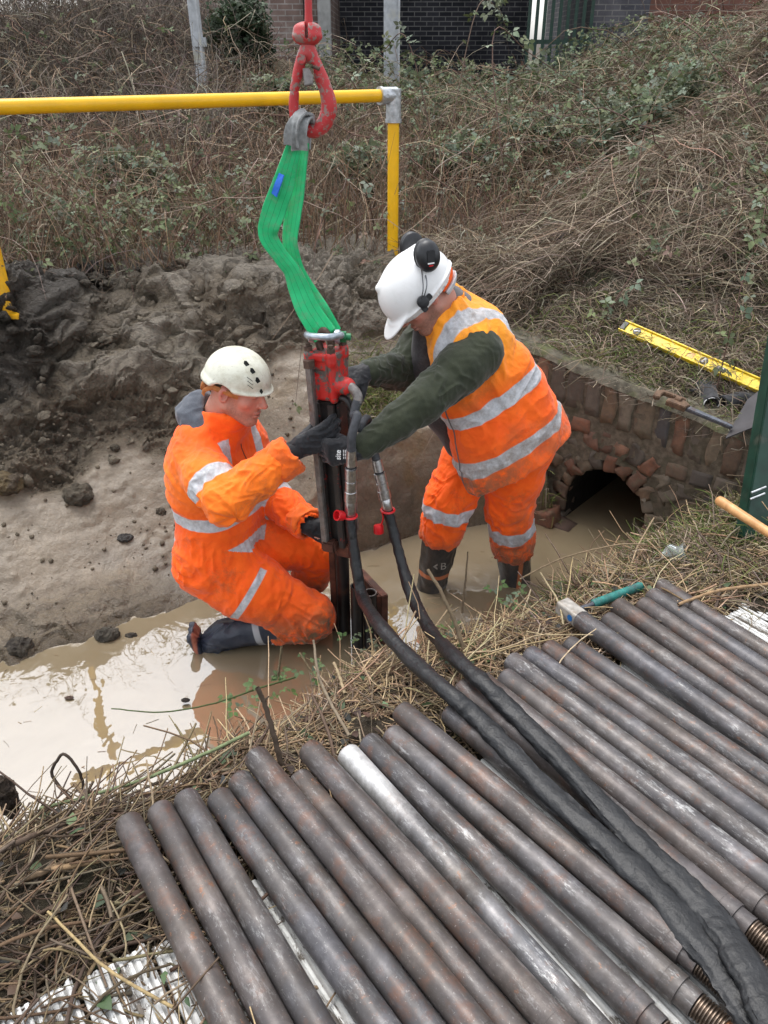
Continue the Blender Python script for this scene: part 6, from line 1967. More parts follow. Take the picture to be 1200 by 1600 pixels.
clodm('mud_clod', cl(30, 1012, .01), (.055, .045, .04), 'dark clod slumped at the left end of the waterline', 7, (C(.10, .085, .065), C(.06, .05, .04)))
clodm('mud_clod', cl(150, 425, .03), (.10, .07, .05), 'dark turf lump on the crest of the spoil heap near the left upright', 8, (C(.05, .045, .035), C(.035, .03, .025)))
clodm('mud_clod', cl(8, 755, .02), (.07, .06, .05), 'yellowish clay clod at the left edge of the slope', 9, (C(.19, .14, .07), C(.12, .09, .06)))
clodm('mud_clod', cl(180, 700, .0), (.022, .018, .015), 'small brown clod above the large one on the smooth slope', 10)
clodm('mud_clod', cl(250, 800, .0), (.026, .02, .017), 'small brown clod just behind the back of the kneeling man', 11)
clodm('mud_clod', cl(195, 840, .0), (.035, .028, .014), 'grey smeared clod low on the mud slope', 12, (C(.10, .095, .09), C(.075, .07, .065)))
clodm('stump', atz(8, 1245, .34), (.028, .026, .075), 'dark rotten stump at the lower left edge by the water', 13, (C(.12, .09, .065), C(.07, .052, .04)), 'stump')
clodm('dead_leaf', atz(108, 1090, .006), (.017, .009, .0025), 'dead purple brown leaf floating on the pale water at left', 14, (C(.20, .13, .10), C(.13, .085, .07)), 'leaf')
clodm('dead_leaf', atz(290, 1094, .016), (.016, .011, .004), 'black sodden leaf caught by the bramble shoot at the water edge', 15, (C(.07, .055, .045), C(.045, .038, .033)), 'leaf')
# crumbs of earth on the smooth slope: uncounted
mb = MB(); 
B = scatter(420, -2.0, .1, 2.5, 3.9, lambda x, y, z, s, v, a, d, q: (q > .06) & (q < .75) & (s < 1.5))
for p in B:
    bm = bmesh.new(); bmesh.ops.create_icosphere(bm, subdivisions=1, radius=1)
    r = .0035 + .010 * rng.random() ** 3
    for v in bm.verts: v.co *= r * rng.uniform(.6, 1.25)
    mb.bm(bm, p + A([0, 0, r * .4]))
o = mb.build('mud_crumbs', simple('mud_crumb', (.11, .09, .065), .8, 0, .4, 40, .2, .5, .004), None, True, None)
tag(o, 'crumbs of brown earth scattered over the smooth mud slope', 'earth', kind='stuff')

# broken lumps of clay all over the spoil heap: uncounted
protos = []
for k in range(10):
    bm = bmesh.new(); bmesh.ops.create_icosphere(bm, subdivisions=3, radius=1)
    v = A([q.co[:] for q in bm.verts]); f = A([[w.index for w in q.verts] for q in bm.faces]); bm.free()
    sc3 = rng.uniform(.65, 1.25, 3)
    d = 1 + .55 * fbm(v * 1.1 + k * 7, 3, k) + .25 * (1 - 2 * np.abs(vn(v * 2.2 + k * 5, k + 3))) + .12 * fbm(v * 5, 3, k + 9)
    # flat broken faces
    for _ in range(4):
        n = rnd_unit(1)[0]; o = rng.uniform(.45, .75)
        dd = np.maximum((v * d[:, None]) @ n - o, 0)
        d = d - .8 * dd
    protos.append((v * d[:, None] * sc3, f))
Bc = scatter(900, -2.3, .75, 2.9, 5.0, lambda x, y, z, s, v, a, d, q: (q > .66) & (q < 1.95) & (d < -.05) & ((s < 1.5) | (q > 1.0)))
Vs, Fs, Cs, nn = [], [], [], 0
for p in Bc:
    v, f = protos[rng.integers(0, 10)]
    r = .006 + .034 * rng.random() ** 4.5
    Rm = np.linalg.qr(rng.normal(size=(3, 3)))[0]
    w = (v @ Rm.T) * r * A([1, 1, .8]) + p + A([0, 0, .25 * r + .01 * rng.normal()])
    c = C(.265, .228, .172) * rng.uniform(.6, 1.2)
    blk = sstep(-1.15, -1.6, p[0] + .55 * (1.05 - p[2])) * sstep(.55, .82, p[2])
    c = lerp(c, C(.055, .046, .036), min(1, blk * .95 + .8 * (rng.random() < .05)))
    Vs.append(w); Fs.append(f + nn); Cs.append(np.tile(c, (len(w), 1))); nn += len(w)
me = npmesh('clay_lumps', np.concatenate(Vs), [np.concatenate(Fs)], True, {'Col': np.concatenate(Cs), 'wet': np.full(nn, .1), 'rough': np.full(nn, .7)}, [M['mud']])
tag(link('clay_lumps', me), 'broken lumps of clay strewn over the spoil heap', 'earth', kind='stuff')
# ---------------------------------------------------------------- people
def loc(c, R, p): return A(c) + R @ A(p, float)
def head_sdf(S, c, R, nk_to, s=1.0, beard=0.0):
    L = lambda *p: loc(c, R, A(p) * s)
    e = lambda p, r, k, op='add': S.ell(L(*p), A(r) * s, R, k * s, op)
    e((0, -.012, .035), (.076, .098, .088), 0)
    e((0, .030, -.030), (.058, .068, .082), .03)
    for sg in (-1, 1):
        S.cap(L(sg * .052, -.002, -.055), L(sg * .020, .070, -.100), .020 * s, .018 * s, .02 * s)      # jaw
        e((sg * .043, .062, -.022), (.022, .020, .020), .016)                                          # cheekbone
    e((0, .078, -.100), (.022, .020, .020), .016)                                                       # chin
    S.cap(L(-.036, .084, .030), L(.036, .084, .030), .011 * s, k=.014 * s)                               # brow
    for sg in (-1, 1):
        e((sg * .031, .098, .009), (.018, .014, .012), .010, 'sub')                                    # eye socket
        e((sg * .031, .0775, .008), (.0145, .0135, .0125), .004)                                       # lid and ball
    S.cap(L(0, .092, .012), L(0, .112, -.026), .0085 * s, .0125 * s, .010 * s)                             # nose
    for sg in (-1, 1): e((sg * .012, .104, -.031), (.0085, .010, .008), .006)
    e((0, .116, -.028), (.0105, .0105, .0095), .006)
    e((0, .093, -.060), (.022, .012, .0065), .006)
    e((0, .092, -.073), (.019, .012, .0075), .006)
    e((0, .108, -.0665), (.017, .012, .0022), .002, 'sub')
    for sg in (-1, 1):                                                                                  # ears
        e((sg * .078, -.012, -.008), (.011, .020, .031), .008)
        e((sg * .084, -.006, -.008), (.007, .010, .018), .004, 'sub')
    S.cap(L(0, -.028, -.050), nk_to, .058 * s, .064, .03)
def skin_col(V, c, R, s=1.0, base=(.56, .27, .20), stub=.5):
    q = (V - A(c)) @ R / s
    x, y, z = q.T
    ax = np.abs(x)
    col = np.tile(A(base), (len(V), 1))
    red = C(.56, .185, .14)
    def blob(p, r): return np.exp(-(((q - A(p)) / A(r)) ** 2).sum(1))
    f = blob((.045, .07, -.03), (.025, .03, .025)) + blob((-.045, .07, -.03), (.025, .03, .025)) + blob((0, .115, -.028), (.018, .02, .016)) + .9 * ((ax > .072) & (np.abs(y + .01) < .03) & (np.abs(z + .008) < .036))
    col = lerp(col, red, np.clip(f, 0, 1)[:, None] * .75)
    jaw = sstep(-.045, -.075, z - .25 * (y - .05) * 0) * sstep(-.13, -.11, z) * (sstep(.030, .05, y) + sstep(.035, .05, ax) * sstep(-.03, 0.0, y))
    side = sstep(.045, .055, ax) * sstep(-.005, .012, y) * sstep(.045, .03, y) * sstep(-.09, -.07, z) * sstep(.02, 0, z)
    mus = blob((0, .10, -.05), (.024, .03, .007))
    n = .6 + .4 * vn(q * 300, 3)
    k = np.clip((np.clip(jaw, 0, 1) + side * .8 + mus) * n, 0, 1) * stub
    col = lerp(col, C(.16, .095, .065), k[:, None])
    lip = blob((0, .100, -.060), (.020, .015, .005)) + blob((0, .100, -.073), (.017, .015, .006))
    col = lerp(col, C(.46, .14, .12), np.clip(lip, 0, 1)[:, None] * .8)
    mouth = blob((0, .10, -.0665), (.018, .02, .0022))
    col = lerp(col, C(.06, .02, .02), np.clip(mouth * 1.4, 0, 1)[:, None])
    for sg in (-1, 1):
        brow = blob((sg * .033, .095, .027), (.020, .02, .0045))
        lash = blob((sg * .031, .092, .0015), (.014, .02, .0022))
        col = lerp(col, C(.11, .065, .04), np.clip(brow * 1.1, 0, 1)[:, None] * .8)
        col = lerp(col, C(.07, .035, .028), np.clip(lash * 1.2, 0, 1)[:, None] * .9)
        inner = blob((sg * .082, -.008, -.008), (.006, .008, .015))
        col = lerp(col, C(.33, .11, .085), np.clip(inner, 0, 1)[:, None] * .7)
    return col
def hand_sdf(S, w, D, Pn, T, curl, s=1.0, fat=0.0, thumb=(.5, .7, .35), tcurl=.5, spread=.05):
    """wrist, direction of the fingers, palm normal, thumb side; curl: three joint angles per finger"""
    D = nrm(D); Pn = nrm(A(Pn) - D * (A(Pn) @ D)); T_ = nrm(np.cross(D, Pn)); T = T_ if T_ @ A(T) > 0 else -T_
    w = A(w)
    for i in range(4):
        kx = (.030 - .0205 * i) * s
        kb = w + D * (.090 - .004 * abs(i - 1.2)) * s + T * kx
        S.cap(w + T * kx * .62 + D * .012 * s, kb, (.0135 + fat) * s, (.0125 + fat) * s, .016)
        d = nrm(D + T * spread * (1.5 - i)); p = kb
        ls = A([.043, .027, .023]) * (.98, 1.08, 1.0, .80)[i] * s
        rs = [.0112, .0100, .0092, .0082]
        ang = 0
        for j in range(3):
            ang += curl[i][j] if hasattr(curl[0], '__len__') else curl[j] * (1 + .07 * i)
            dj = nrm(d * math.cos(ang) + Pn * math.sin(ang))
            q = p + dj * ls[j]
            S.cap(p, q, (rs[j] + fat) * s * (.92 if i == 3 else 1), (rs[j + 1] + fat) * s * (.92 if i == 3 else 1), .003)
            p = q
    td = nrm(D * thumb[0] + T * thumb[1] + Pn * thumb[2])
    p0 = w + D * .022 * s + T * .020 * s; p1 = p0 + td * .042 * s
    S.cap(p0, p1, (.0165 + fat) * s, (.0125 + fat) * s, .014)
    t2 = nrm(td + D * .5 * tcurl + Pn * tcurl * .6); p2 = p1 + t2 * .034 * s
    S.cap(p1, p2, (.0120 + fat) * s, (.0108 + fat) * s, .004)
    p3 = p2 + nrm(t2 + Pn * tcurl * .5 + D * .3) * .024 * s
    S.cap(p2, p3, (.0108 + fat) * s, (.0090 + fat) * s, .004)
    return S
def put(name, S, m, parent, smooth=1, attrs=None, disp=None):
    V, Q = S.mesh(smooth)
    if disp is not None:
        N = vnormals(V, Q)
        V = V + N * disp(V)[:, None]
    at = attrs(V) if attrs else None
    return link(name, npmesh(name, V, [Q], True, at, [m]), parent)
def glove(name, parent, w, D, Pn, T, curl, arm, s=1.0, **kw):
    S = SDF(A(w) - .24, A(w) + .24, .0026)
    hand_sdf(S, w, D, Pn, T, curl, s, .0016, **kw)
    S.chain([A(w) + nrm(D) * .02, A(w), A(w) + nrm(A(arm) - A(w)) * .055], [.026, .030, .034], .012)
    f = lambda V: .0012 * vn(V * 120, 3) + .0016 * (1 - 2 * np.abs(vn(V * 45, 5)))
    return put(name, S, M['glove'], parent, 1, None, f)
def text_mesh(name, txt, origin, ux, uy, size, m, parent, bold=0.0):
    cu = bpy.data.curves.new(name, 'FONT'); cu.body = txt; cu.size = size; cu.align_x = 'CENTER'; cu.align_y = 'CENTER'; cu.offset = bold
    ob = bpy.data.objects.new(name + '_tmp', cu); COL.objects.link(ob)
    dg = bpy.context.evaluated_depsgraph_get(); dg.update()
    me = bpy.data.meshes.new_from_object(ob.evaluated_get(dg))
    bpy.data.objects.remove(ob); bpy.data.curves.remove(cu)
    ux = nrm(ux); uy = nrm(A(uy) - ux * (A(uy) @ ux)); un = np.cross(ux, uy)
    for v in me.vertices: v.co = Vector(A(origin) + ux * v.co.x + uy * v.co.y + un * v.co.z)
    me.materials.clear(); me.materials.append(m); me.name = name
    return link(name, me, parent)
def snap(o, target, n, off):
    """press a flat print onto the surface of another mesh along -n"""
    from mathutils.bvhtree import BVHTree
    me = target.data
    bv = BVHTree.FromPolygons([v.co for v in me.vertices], [p.vertices for p in me.polygons])
    n = Vector(nrm(n))
    bm = bmesh.new(); bm.from_mesh(o.data)
    bmesh.ops.triangulate(bm, faces=bm.faces[:])
    bmesh.ops.subdivide_edges(bm, edges=bm.edges[:], cuts=1)
    for v in bm.verts:
        h = bv.ray_cast(v.co + n * .15, -n)
        if h[0] is not None: v.co = h[0] + n * off
    bm.to_mesh(o.data); bm.free()

def helmet_shell(S, c, R, r, zc, brim):
    S.ell(loc(c, R, (0, -.005, .035)), r, R, 0)
    brim(S)
    S.ell(loc(c, R, (0, -.005, .030)), A(r) - .007, R, .004, 'sub')
    S.cut(loc(c, R, (0, 0, zc)), -(R @ A([0, -.05, 1.])))
    return S

# ================================================================= the kneeling man
def kneeling_man():
    hipR, hipL = A([-.674, 2.60, .367]), A([-.62, 2.79, .37])
    knR, anR = A([-.300, 2.566, .130]), A([-.645, 2.55, .055])
    knL, anL = A([-.255, 2.82, .30]), A([-.40, 2.85, -.05])
    shR, shL = A([-.690, 2.60, .835]), A([-.56, 2.88, .79])
    elR, wrR = A([-.545, 2.40, .755]), A([-.305, 2.500, .905])
    elL, wrL = A([-.455, 2.83, .54]), A([-.290, 2.665, .495])
    nk = A([-.615, 2.735, .915])
    hc = A([-.522, 2.680, 1.062])
    HR = frame((.91, -.30, -.26), (.26, -.02, .96))
    P = empty('person', (-.6, 2.7, 0), 'kneeling man in orange coverall and cream helmet, gripping the driver with both gloved hands', 'person')
    Dr, Pr, Tr = A([.86, .02, .42]), A([.0, 1, .0]), A([-.4, 0, .9])
    cR = [(.22, .45, .35), (.28, .50, .4), (.34, .55, .4), (.45, .6, .45)]
    Dl, Pl, Tl = A([.92, -.25, -.28]), A([.2, .75, -.55]), A([.3, .5, .8])
    cL = (.5, .6, .4)
    # body: one continuous surface
    S = SDF((-.98, 2.22, -.22), (-.02, 3.05, 1.24), .0034)
    head_sdf(S, hc, HR, nk)
    S.cap(nk + A([0, 0, -.03]), nk + A([-.01, 0, -.12]), .060, .070, .03)
    S.cap(shR + A([.02, 0, -.03]), shL + A([0, 0, -.03]), .055, k=.03)
    mid = lambda a, b, t=.5: a + (b - a) * t
    for t, r in ((.15, .085), (.5, .10), (1., .11)):
        S.cap(lerp(mid(shR, shL, .2), mid(hipR, hipL, .1), t), lerp(mid(shR, shL, .8), mid(hipR, hipL, .9), t), r, k=.06)
    S.cap(mid(shR, shL) + A([0, 0, -.06]), mid(hipR, hipL), .08, .11, .05)
    for a, b, c_, r in ((shR, elR, wrR, (.055, .042, .027)), (shL, elL, wrL, (.055, .042, .027))):
        S.chain([a, b, c_], r, .02)
    for a, b, c_ in ((hipR, knR, anR), (hipL, knL, anL)):
        S.chain([a, b, c_], (.085, .058, .038), .03)
    S.chain([anR, anR + A([-.045, -.01, -.06])], (.036, .028), .02); S.chain([anL, anL + A([.14, -.02, -.06])], (.036, .028), .02)
    hand_sdf(S, wrR, Dr, Pr, Tr, cR, thumb=(.75, .15, .8)); hand_sdf(S, wrL, Dl, Pl, Tl, cL)
    put('body', S, M['skin'], P, 1, lambda V: {'Col': skin_col(V, hc, HR, stub=.7)})
    # cropped hair: shell over the back and sides of the skull
    S = SDF(hc - .17, hc + .17, .003)
    S.ell(loc(hc, HR, (0, -.014, .035)), (.0775, .0985, .0895), HR, 0)
    S.cut(loc(hc, HR, (0, .035, .0)), HR @ A([0, 1., .25])); S.cut(loc(hc, HR, (0, -.03, -.022)), HR @ A([0, .45, -1.]))
    put('hair', S, M['hair'], P, 1, None, lambda V: .0012 * vn(V * 300, 3))
    # coverall
    S = SDF((-1.0, 2.2, -.05), (-.05, 3.08, 1.05), .0042)
    cp = lambda a, b, r, k: S.cap(a, b, r, k=k)
    cp(mid(hipR, hipL, .05) + A([-.005, 0, .0]), mid(hipR, hipL, .95) + A([-.005, 0, .0]), .134, 0)
    cp(A([-.665, 2.64, .50]), A([-.615, 2.78, .49]), .136, .06)
    cp(A([-.675, 2.635, .66]), A([-.600, 2.81, .64]), .137, .06)
    cp(A([-.680, 2.635, .765]), A([-.590, 2.83, .74]), .119, .06)
    cp(A([-.672, 2.655, .835]), A([-.595, 2.82, .815]), .098, .05)
    cp(A([-.655, 2.70, .87]), A([-.61, 2.77, .865]), .085, .05)
    S.chain([shR + A([.01, 0, -.02]), lerp(shR, elR, .5), elR], (.083, .083, .076), .035)
    S.chain([elR, lerp(elR, wrR, .5), lerp(elR, wrR, .86)], (.075, .067, .060), .02)
    S.chain([shL, lerp(shL, elL, .5), elL], (.084, .080, .074), .03)
    S.chain([elL, lerp(elL, wrL, .5), lerp(elL, wrL, .86)], (.074, .066, .060), .02)
    S.chain([hipR, lerp(hipR, knR, .45), knR], (.128, .118, .098), .05)
    S.ell(lerp(hipR, knR, .35) + A([0, -.02, -.035]), (.15, .09, .075), None, .05)
    S.chain([knR, lerp(knR, anR, .30)], (.096, .086), .02)
    S.chain([hipL, lerp(hipL, knL, .5), knL], (.125, .112, .094), .03)
    S.chain([knL, lerp(knL, anL, .45)], (.094, .080), .03)
    # collar standing round the neck
    cA_, cB_ = nk + A([-.015, .0, -.06]), nk + A([.038, -.018, .046])
    S.cap(cA_, cB_, .098, .090, .03)
    S.cut(nk + A([.05, -.02, .052]), A([.10, .05, 1.]))
    S.cap(nk + A([-.02, 0, -.03]), nk + A([.07, -.03, .14]), .070, .078, .006, 'sub')
    # cuffs and leg ends are hollow
    for a, b, r in ((elR, wrR, .050), (elL, wrL, .048)):
        d = nrm(b - a)
        S.cap(lerp(a, b, .80), lerp(a, b, 1.5), r, r, .004, 'sub')
        e_ = lerp(a, b, .93)
    segs = {'ua': (shR, elR, .088), 'fa': (elR, wrR, .07), 'ual': (shL, elL, .08), 'fal': (elL, wrL, .066), 'th': (hipR, knR, .115), 'sh': (knR, anR, .09), 'thl': (hipL, knL, .11), 'shl': (knL, anL, .085),
            'to': (A([-.64, 2.70, .33]), A([-.62, 2.735, .90]), .15)}
    def classify(V):
        D = np.stack([segd(V, a, b)[0] - r for a, b, r in segs.values()], 1)
        D[:, -1] = np.minimum(D[:, -1], segd(V, A([-.68, 2.63, .72]), A([-.59, 2.84, .70]))[0] - .14)
        return D
    def disp(V):
        D = classify(V); w = np.exp(-np.clip(D - D.min(1, keepdims=True), 0, 1) * 60); w /= w.sum(1, keepdims=True)
        r = np.zeros(len(V))
        for i, (k, (a, b, rr)) in enumerate(segs.items()):
            if k == 'to': continue
            _, t = segd(V, a, b)
            amp = {'ua': .004 + .010 * sstep(.5, 1, t), 'fa': .011 - .004 * t, 'ual': .008 + 0 * t, 'fal': .010 + 0 * t, 'th': .006 + .008 * np.abs(t - .5), 'thl': .009 + .004 * sstep(.6, 0, t), 'sh': .008 + 0 * t, 'shl': .008 + 0 * t}[k]
            r += w[:, i] * amp * (.75 * wrinkle(V, a, b, 17, 7 + i, 1.5, 1.1) + .45 * wrinkle(V, a, b, 34, 27 + i, 1.4, 1.6) - .1)
        q = V - A([-.64, 2.70, .33])
        tz = V[:, 2]
        wa = np.exp(-((tz - .40) / .06) ** 2)
        rt = .007 * (1 - 2.2 * np.abs(vn(np.stack([V[:, 0] * 4 + V[:, 2] * 6, V[:, 1] * 4, V[:, 2] * 9 - V[:, 0] * 5], 1), 51))) + .005 * (1 - 2.2 * np.abs(vn(np.stack([V[:, 0] * 7, V[:, 1] * 7, V[:, 2] * 16 + V[:, 0] * 9], 1), 53)))
        ang = np.arctan2(V[:, 1] - 2.7, V[:, 0] + .64)
        rt += wa * .006 * np.sin(ang * 34 + 2 * vn(V * 9, 5)) - .006 * np.exp(-((tz - .405) / .022) ** 2)
        r += w[:, -1] * rt
        # cargo pocket, front seam
        tb = segd(V, hipR, knR)[1]
        pk = sstep(.28, .32, tb) * sstep(.74, .70, tb) * sstep(-.02, -.05, V[:, 1] - 2.58) * sstep(.02, .08, -(V[:, 1] - 2.58)) * w[:, 4]
        r += .006 * pk
        cf = np.exp(-((segd(V, elR, wrR)[1] - .80) / .03) ** 2) * w[:, 1]
        return r - .006 * cf + .0018 * vn(V * 60, 9)
    lat = nrm(shL - shR)
    def attrs(V):
        D = classify(V); c_ = D.argmin(1); dm = D.min(1)
        band = np.full(len(V), 1.0)
        def ring(cond, a, b, t0, hw):
            L = np.linalg.norm(b - a); tt = ((V - a) @ (b - a)) / L
            d = np.abs(tt - t0 * L) - hw
            band[:] = np.where(cond & (d < band), d, band)
        to = c_ == 8
        up = nrm(A([.02, .035, .57]))
        for z0 in (.445, .578):
            d = np.abs((V - A([-.64, 2.70, z0])) @ up) - .026
            band[:] = np.where(to, np.minimum(band, d), band)
        ls = (V - mid(shR, shL)) @ lat
        for s0 in (-.105, .105):
            d = np.maximum(np.abs(ls - s0) - .024, .60 - V[:, 2])
            d = np.maximum(d, V[:, 2] - .885)
            band[:] = np.where(to | (c_ == 0) | (c_ == 2), np.minimum(band, np.where(to | (V[:, 2] > .80), d, 1)), band)
        ring(c_ == 0, shR, elR, .70, .027)
        ring((c_ == 3) | (c_ == 2), elL, wrL, .12, .024)
        # flap strip on the thigh pocket
        L = np.linalg.norm(knR - hipR); tt = ((V - hipR) @ (knR - hipR)) / L
        d = np.maximum(np.abs(tt - .40 * L) - .014, (V[:, 1] - 2.545))
        d = np.maximum(d, .20 - V[:, 2] + 0 * tt)
        band[:] = np.where(c_ == 4, np.minimum(band, d), band)
        dirt = np.clip(sstep(.30, .06, V[:, 2]) * .9 + .35 * sstep(.2, .5, vn(V * 5, 88)) * sstep(.5, .2, V[:, 2]) + .75 * np.exp(-(np.linalg.norm(V - (knR + A([.06, -.05, -.02])), axis=1) / .07) ** 2) + .5 * np.exp(-(np.linalg.norm(V - lerp(hipL, knL, .35) - A([0, -.05, .1]), axis=1) / .08) ** 2), 0, 1)
        glare_fade = .30 * sstep(.25, .9, vn(V * 3, 77) + .4) * ((c_ == 0) | (c_ == 1) | (c_ == 8)) * sstep(.55, .8, V[:, 2])
        return {'band': band, 'dirt': dirt, 'glare_fade': glare_fade}
    cov = put('coverall', S, M['orange'], P, 2, attrs, disp)
    # black zip line and stud
    mb = MB(); mb.tube(spline([A([-.495, 2.672, .84]), A([-.485, 2.675, .78]), A([-.482, 2.68, .70]), A([-.485, 2.685, .63])], 30), .0028, 6)
    z = mb.build('zip', M['black_plastic'], P); snap(z, cov, (.91, -.40, 0), .0012)
    # grey hood bunched behind the neck
    S = SDF(nk - .24, nk + .24, .0038)
    Hd = frame((.93, -.30, .0), (.30, 0, .95))
    S.ell(nk + A([-.042, .012, .012]), (.118, .105, .062), Hd, 0)
    S.ell(nk + A([-.075, .02, .055]), (.085, .060, .048), frame((.9, -.3, .35), (-.3, 0, .95)), .03)
    S.chain([nk + A([-.04, -.085, .005]), nk + A([.012, -.085, .004])], (.034, .018), .03)
    S.cap(nk + A([-.02, 0, -.05]), nk + A([.07, -.03, .16]), .066, .080, .012, 'sub')
    put('hood', S, M['hoodie'], P, 2, None, lambda V: .007 * (1 - 2.2 * np.abs(vn(np.stack([V[:, 0] * 9 + V[:, 2] * 14, V[:, 1] * 10, V[:, 2] * 20], 1), 5))) + .003 * vn(V * 50, 6))
    # knitted cuffs under the sleeves
    S = SDF(wrR - .16, wrR + .16, .003); S.chain([lerp(elR, wrR, .78), lerp(elR, wrR, .98)], (.044, .036), .01); put('cuff', S, M['glove'], P, 1)
    S = SDF(wrL - .16, wrL + .16, .003); S.chain([lerp(elL, wrL, .78), lerp(elL, wrL, .98)], (.043, .036), .01); put('cuff', S, M['glove'], P, 1)
    # rolled sleeve ends
    for a, b, r in ((elR, wrR, .060), (elL, wrL, .058)):
        S = SDF(b - .2, b + .2, .0036)
        d = nrm(b - a)
        S.cap(lerp(a, b, .74), lerp(a, b, .92), r + .004, r + .008, 0)
        S.cut(lerp(a, b, .94), d); S.cut(lerp(a, b, .70), -d)
        S.cap(lerp(a, b, .80), lerp(a, b, 1.5), r - .006, r - .002, .003, 'sub')
        put('sleeve_end', S, M['orange'], P, 2, lambda V: {'band': np.ones(len(V)), 'dirt': .25 * np.ones(len(V)), 'glare_fade': .1 * np.ones(len(V))}, lambda V, a=a, b=b: .007 * (1 - 2.2 * np.abs(vn(V * 17, 61))) + .004 * (1 - 2.2 * np.abs(vn(V * 36, 62))))
    # gloves
    glove('glove', P, wrR, Dr, Pr, Tr, cR, elR, 1.04, thumb=(.75, .15, .8))
    glove('glove', P, wrL, Dl, Pl, Tl, cL, elL, 1.0)
    # waders and boots
    S = SDF((-.86, 2.42, -.2), (-.2, 2.70, .3), .0036)
    S.chain([lerp(knR, anR, .12), lerp(knR, anR, .55), anR], (.078, .072, .056), 0)
    S.chain([anR, anR + A([-.035, -.0, -.03]), anR + A([-.075, -.01, -.075])], (.055, .050, .040), .02)
    S.box(anR + A([-.105, -.01, -.035]), (.014, .046, .080), frame((0, 1, 0), (-.35, 0, 1)), .008, .008)
    put('wader', S, M['navy'], P, 1, lambda V: {'band': np.abs(((V - knR) @ nrm(anR - knR)) - .205) - .013, 'dirt': .8 * sstep(-.742, -.748, V[:, 0]) * sstep(-.766, -.758, V[:, 0])}, lambda V: .006 * wrinkle(V, knR, anR, 20, 3) * sstep(-.55, -.62, V[:, 0]) + .003 * vn(V * 26, 4))
    S = SDF((-.62, 2.66, -.25), (-.1, 3.02, .26), .004)
    S.chain([lerp(knL, anL, .30), anL], (.072, .058), 0); S.chain([anL, anL + A([.16, -.02, -.07])], (.055, .045), .02)
    put('wader', S, M['navy'], P, 1, lambda V: {'band': np.ones(len(V)), 'dirt': np.zeros(len(V))})
    # helmet
    hr = A([.106, .121, .112])
    S = SDF(hc - .22, hc + .22, .0026)
    def brim(S):
        S.ell(loc(hc, HR, (0, .004, .028)), (.109, .126, .014), HR, .010)
        S.ell(loc(hc, HR, (0, -.03, .014)), (.103, .100, .030), HR, .02)
    helmet_shell(S, hc, HR, hr, .018, brim)
    for sg in (-1, 1): S.ell(loc(hc, HR, (sg * .112, -.012, .004)), (.03, .050, .034), HR, .008, 'sub')
    hel = put('helmet', S, M['helmet_cream'], P, 2)
    def on_helm(u, v):
        """u: angle from the right side towards the front, v: elevation"""
        d = A([math.cos(u) * math.cos(v), math.sin(u) * math.cos(v), math.sin(v)])
        p = loc(hc, HR, A([0, -.005, .035]) + d * hr)
        n = nrm(HR @ (d / hr)); up = nrm(HR @ A([0, 0, 1.]) - n * ((HR @ A([0, 0, 1.])) @ n)); rt = np.cross(up, n)
        return p, n, rt, up
    for (u, v, rot, sc) in ((.62, .92, -.55, 1.), (.86, .70, -.60, 1.), (1.02, .42, -.65, 1.), (1.17, .07, -.7, .75)):
        p, n, rt, up = on_helm(u, v)
        cr, sr = math.cos(rot), math.sin(rot)
        ol = [(x * cr - y * sr, x * sr + y * cr) for x, y in ((-.011 * sc, .004), (-.004, .009 * sc), (.012 * sc, .003), (.006, -.010 * sc), (-.006, -.007 * sc))]
        mb = MB(); mb.prism(ol, p + n * .0005, rt, up, .0022); vt = mb.build('vent', M['dark_void'], P, False); snap(vt, hel, n, .0008)
    for k in range(3):
        p, n, rt, up = on_helm(.74 + .015 * k, .44 - .115 * k)
        mb = MB(); a = rt * .85 - up * .5; mb.prism([(-.012, -.0010), (.012, -.0010), (.012, .0010), (-.012, .0010)], p, a, np.cross(n, a), .001); vt = mb.build('groove', M['dark_void'], P, False); snap(vt, hel, n, .0006)
    # tan cradle strap and adjuster at the back
    mb = MB(); pts = [loc(hc, HR, (.082 * math.cos(t), -.012 + .100 * math.sin(t), .008 - .012 * abs(math.sin(t)))) for t in np.linspace(.55, -math.pi - .55, 40)]
    mb.tube(pts, .010, 8, flat=(.25, 1.0), up=HR[:, 2]); mb.build('strap', M['tan_strap'], P)
    mb = MB(); mb.lathe([(-.008, .010), (-.008, .017), (.006, .018), (.009, .012)], loc(hc, HR, (.03, -.112, -.026)), HR @ A([.3, -1., 0]), 18); mb.build('adjuster', M['tan_strap'], P)
    mb = MB(); mb.tube(spline([loc(hc, HR, (.075, -.055, .004)), loc(hc, HR, (.066, -.088, -.022)), loc(hc, HR, (.05, -.10, -.05))], 14), .008, 8, flat=(.3, 1)); mb.build('strap', M['tan_strap'], P)
kneeling_man()

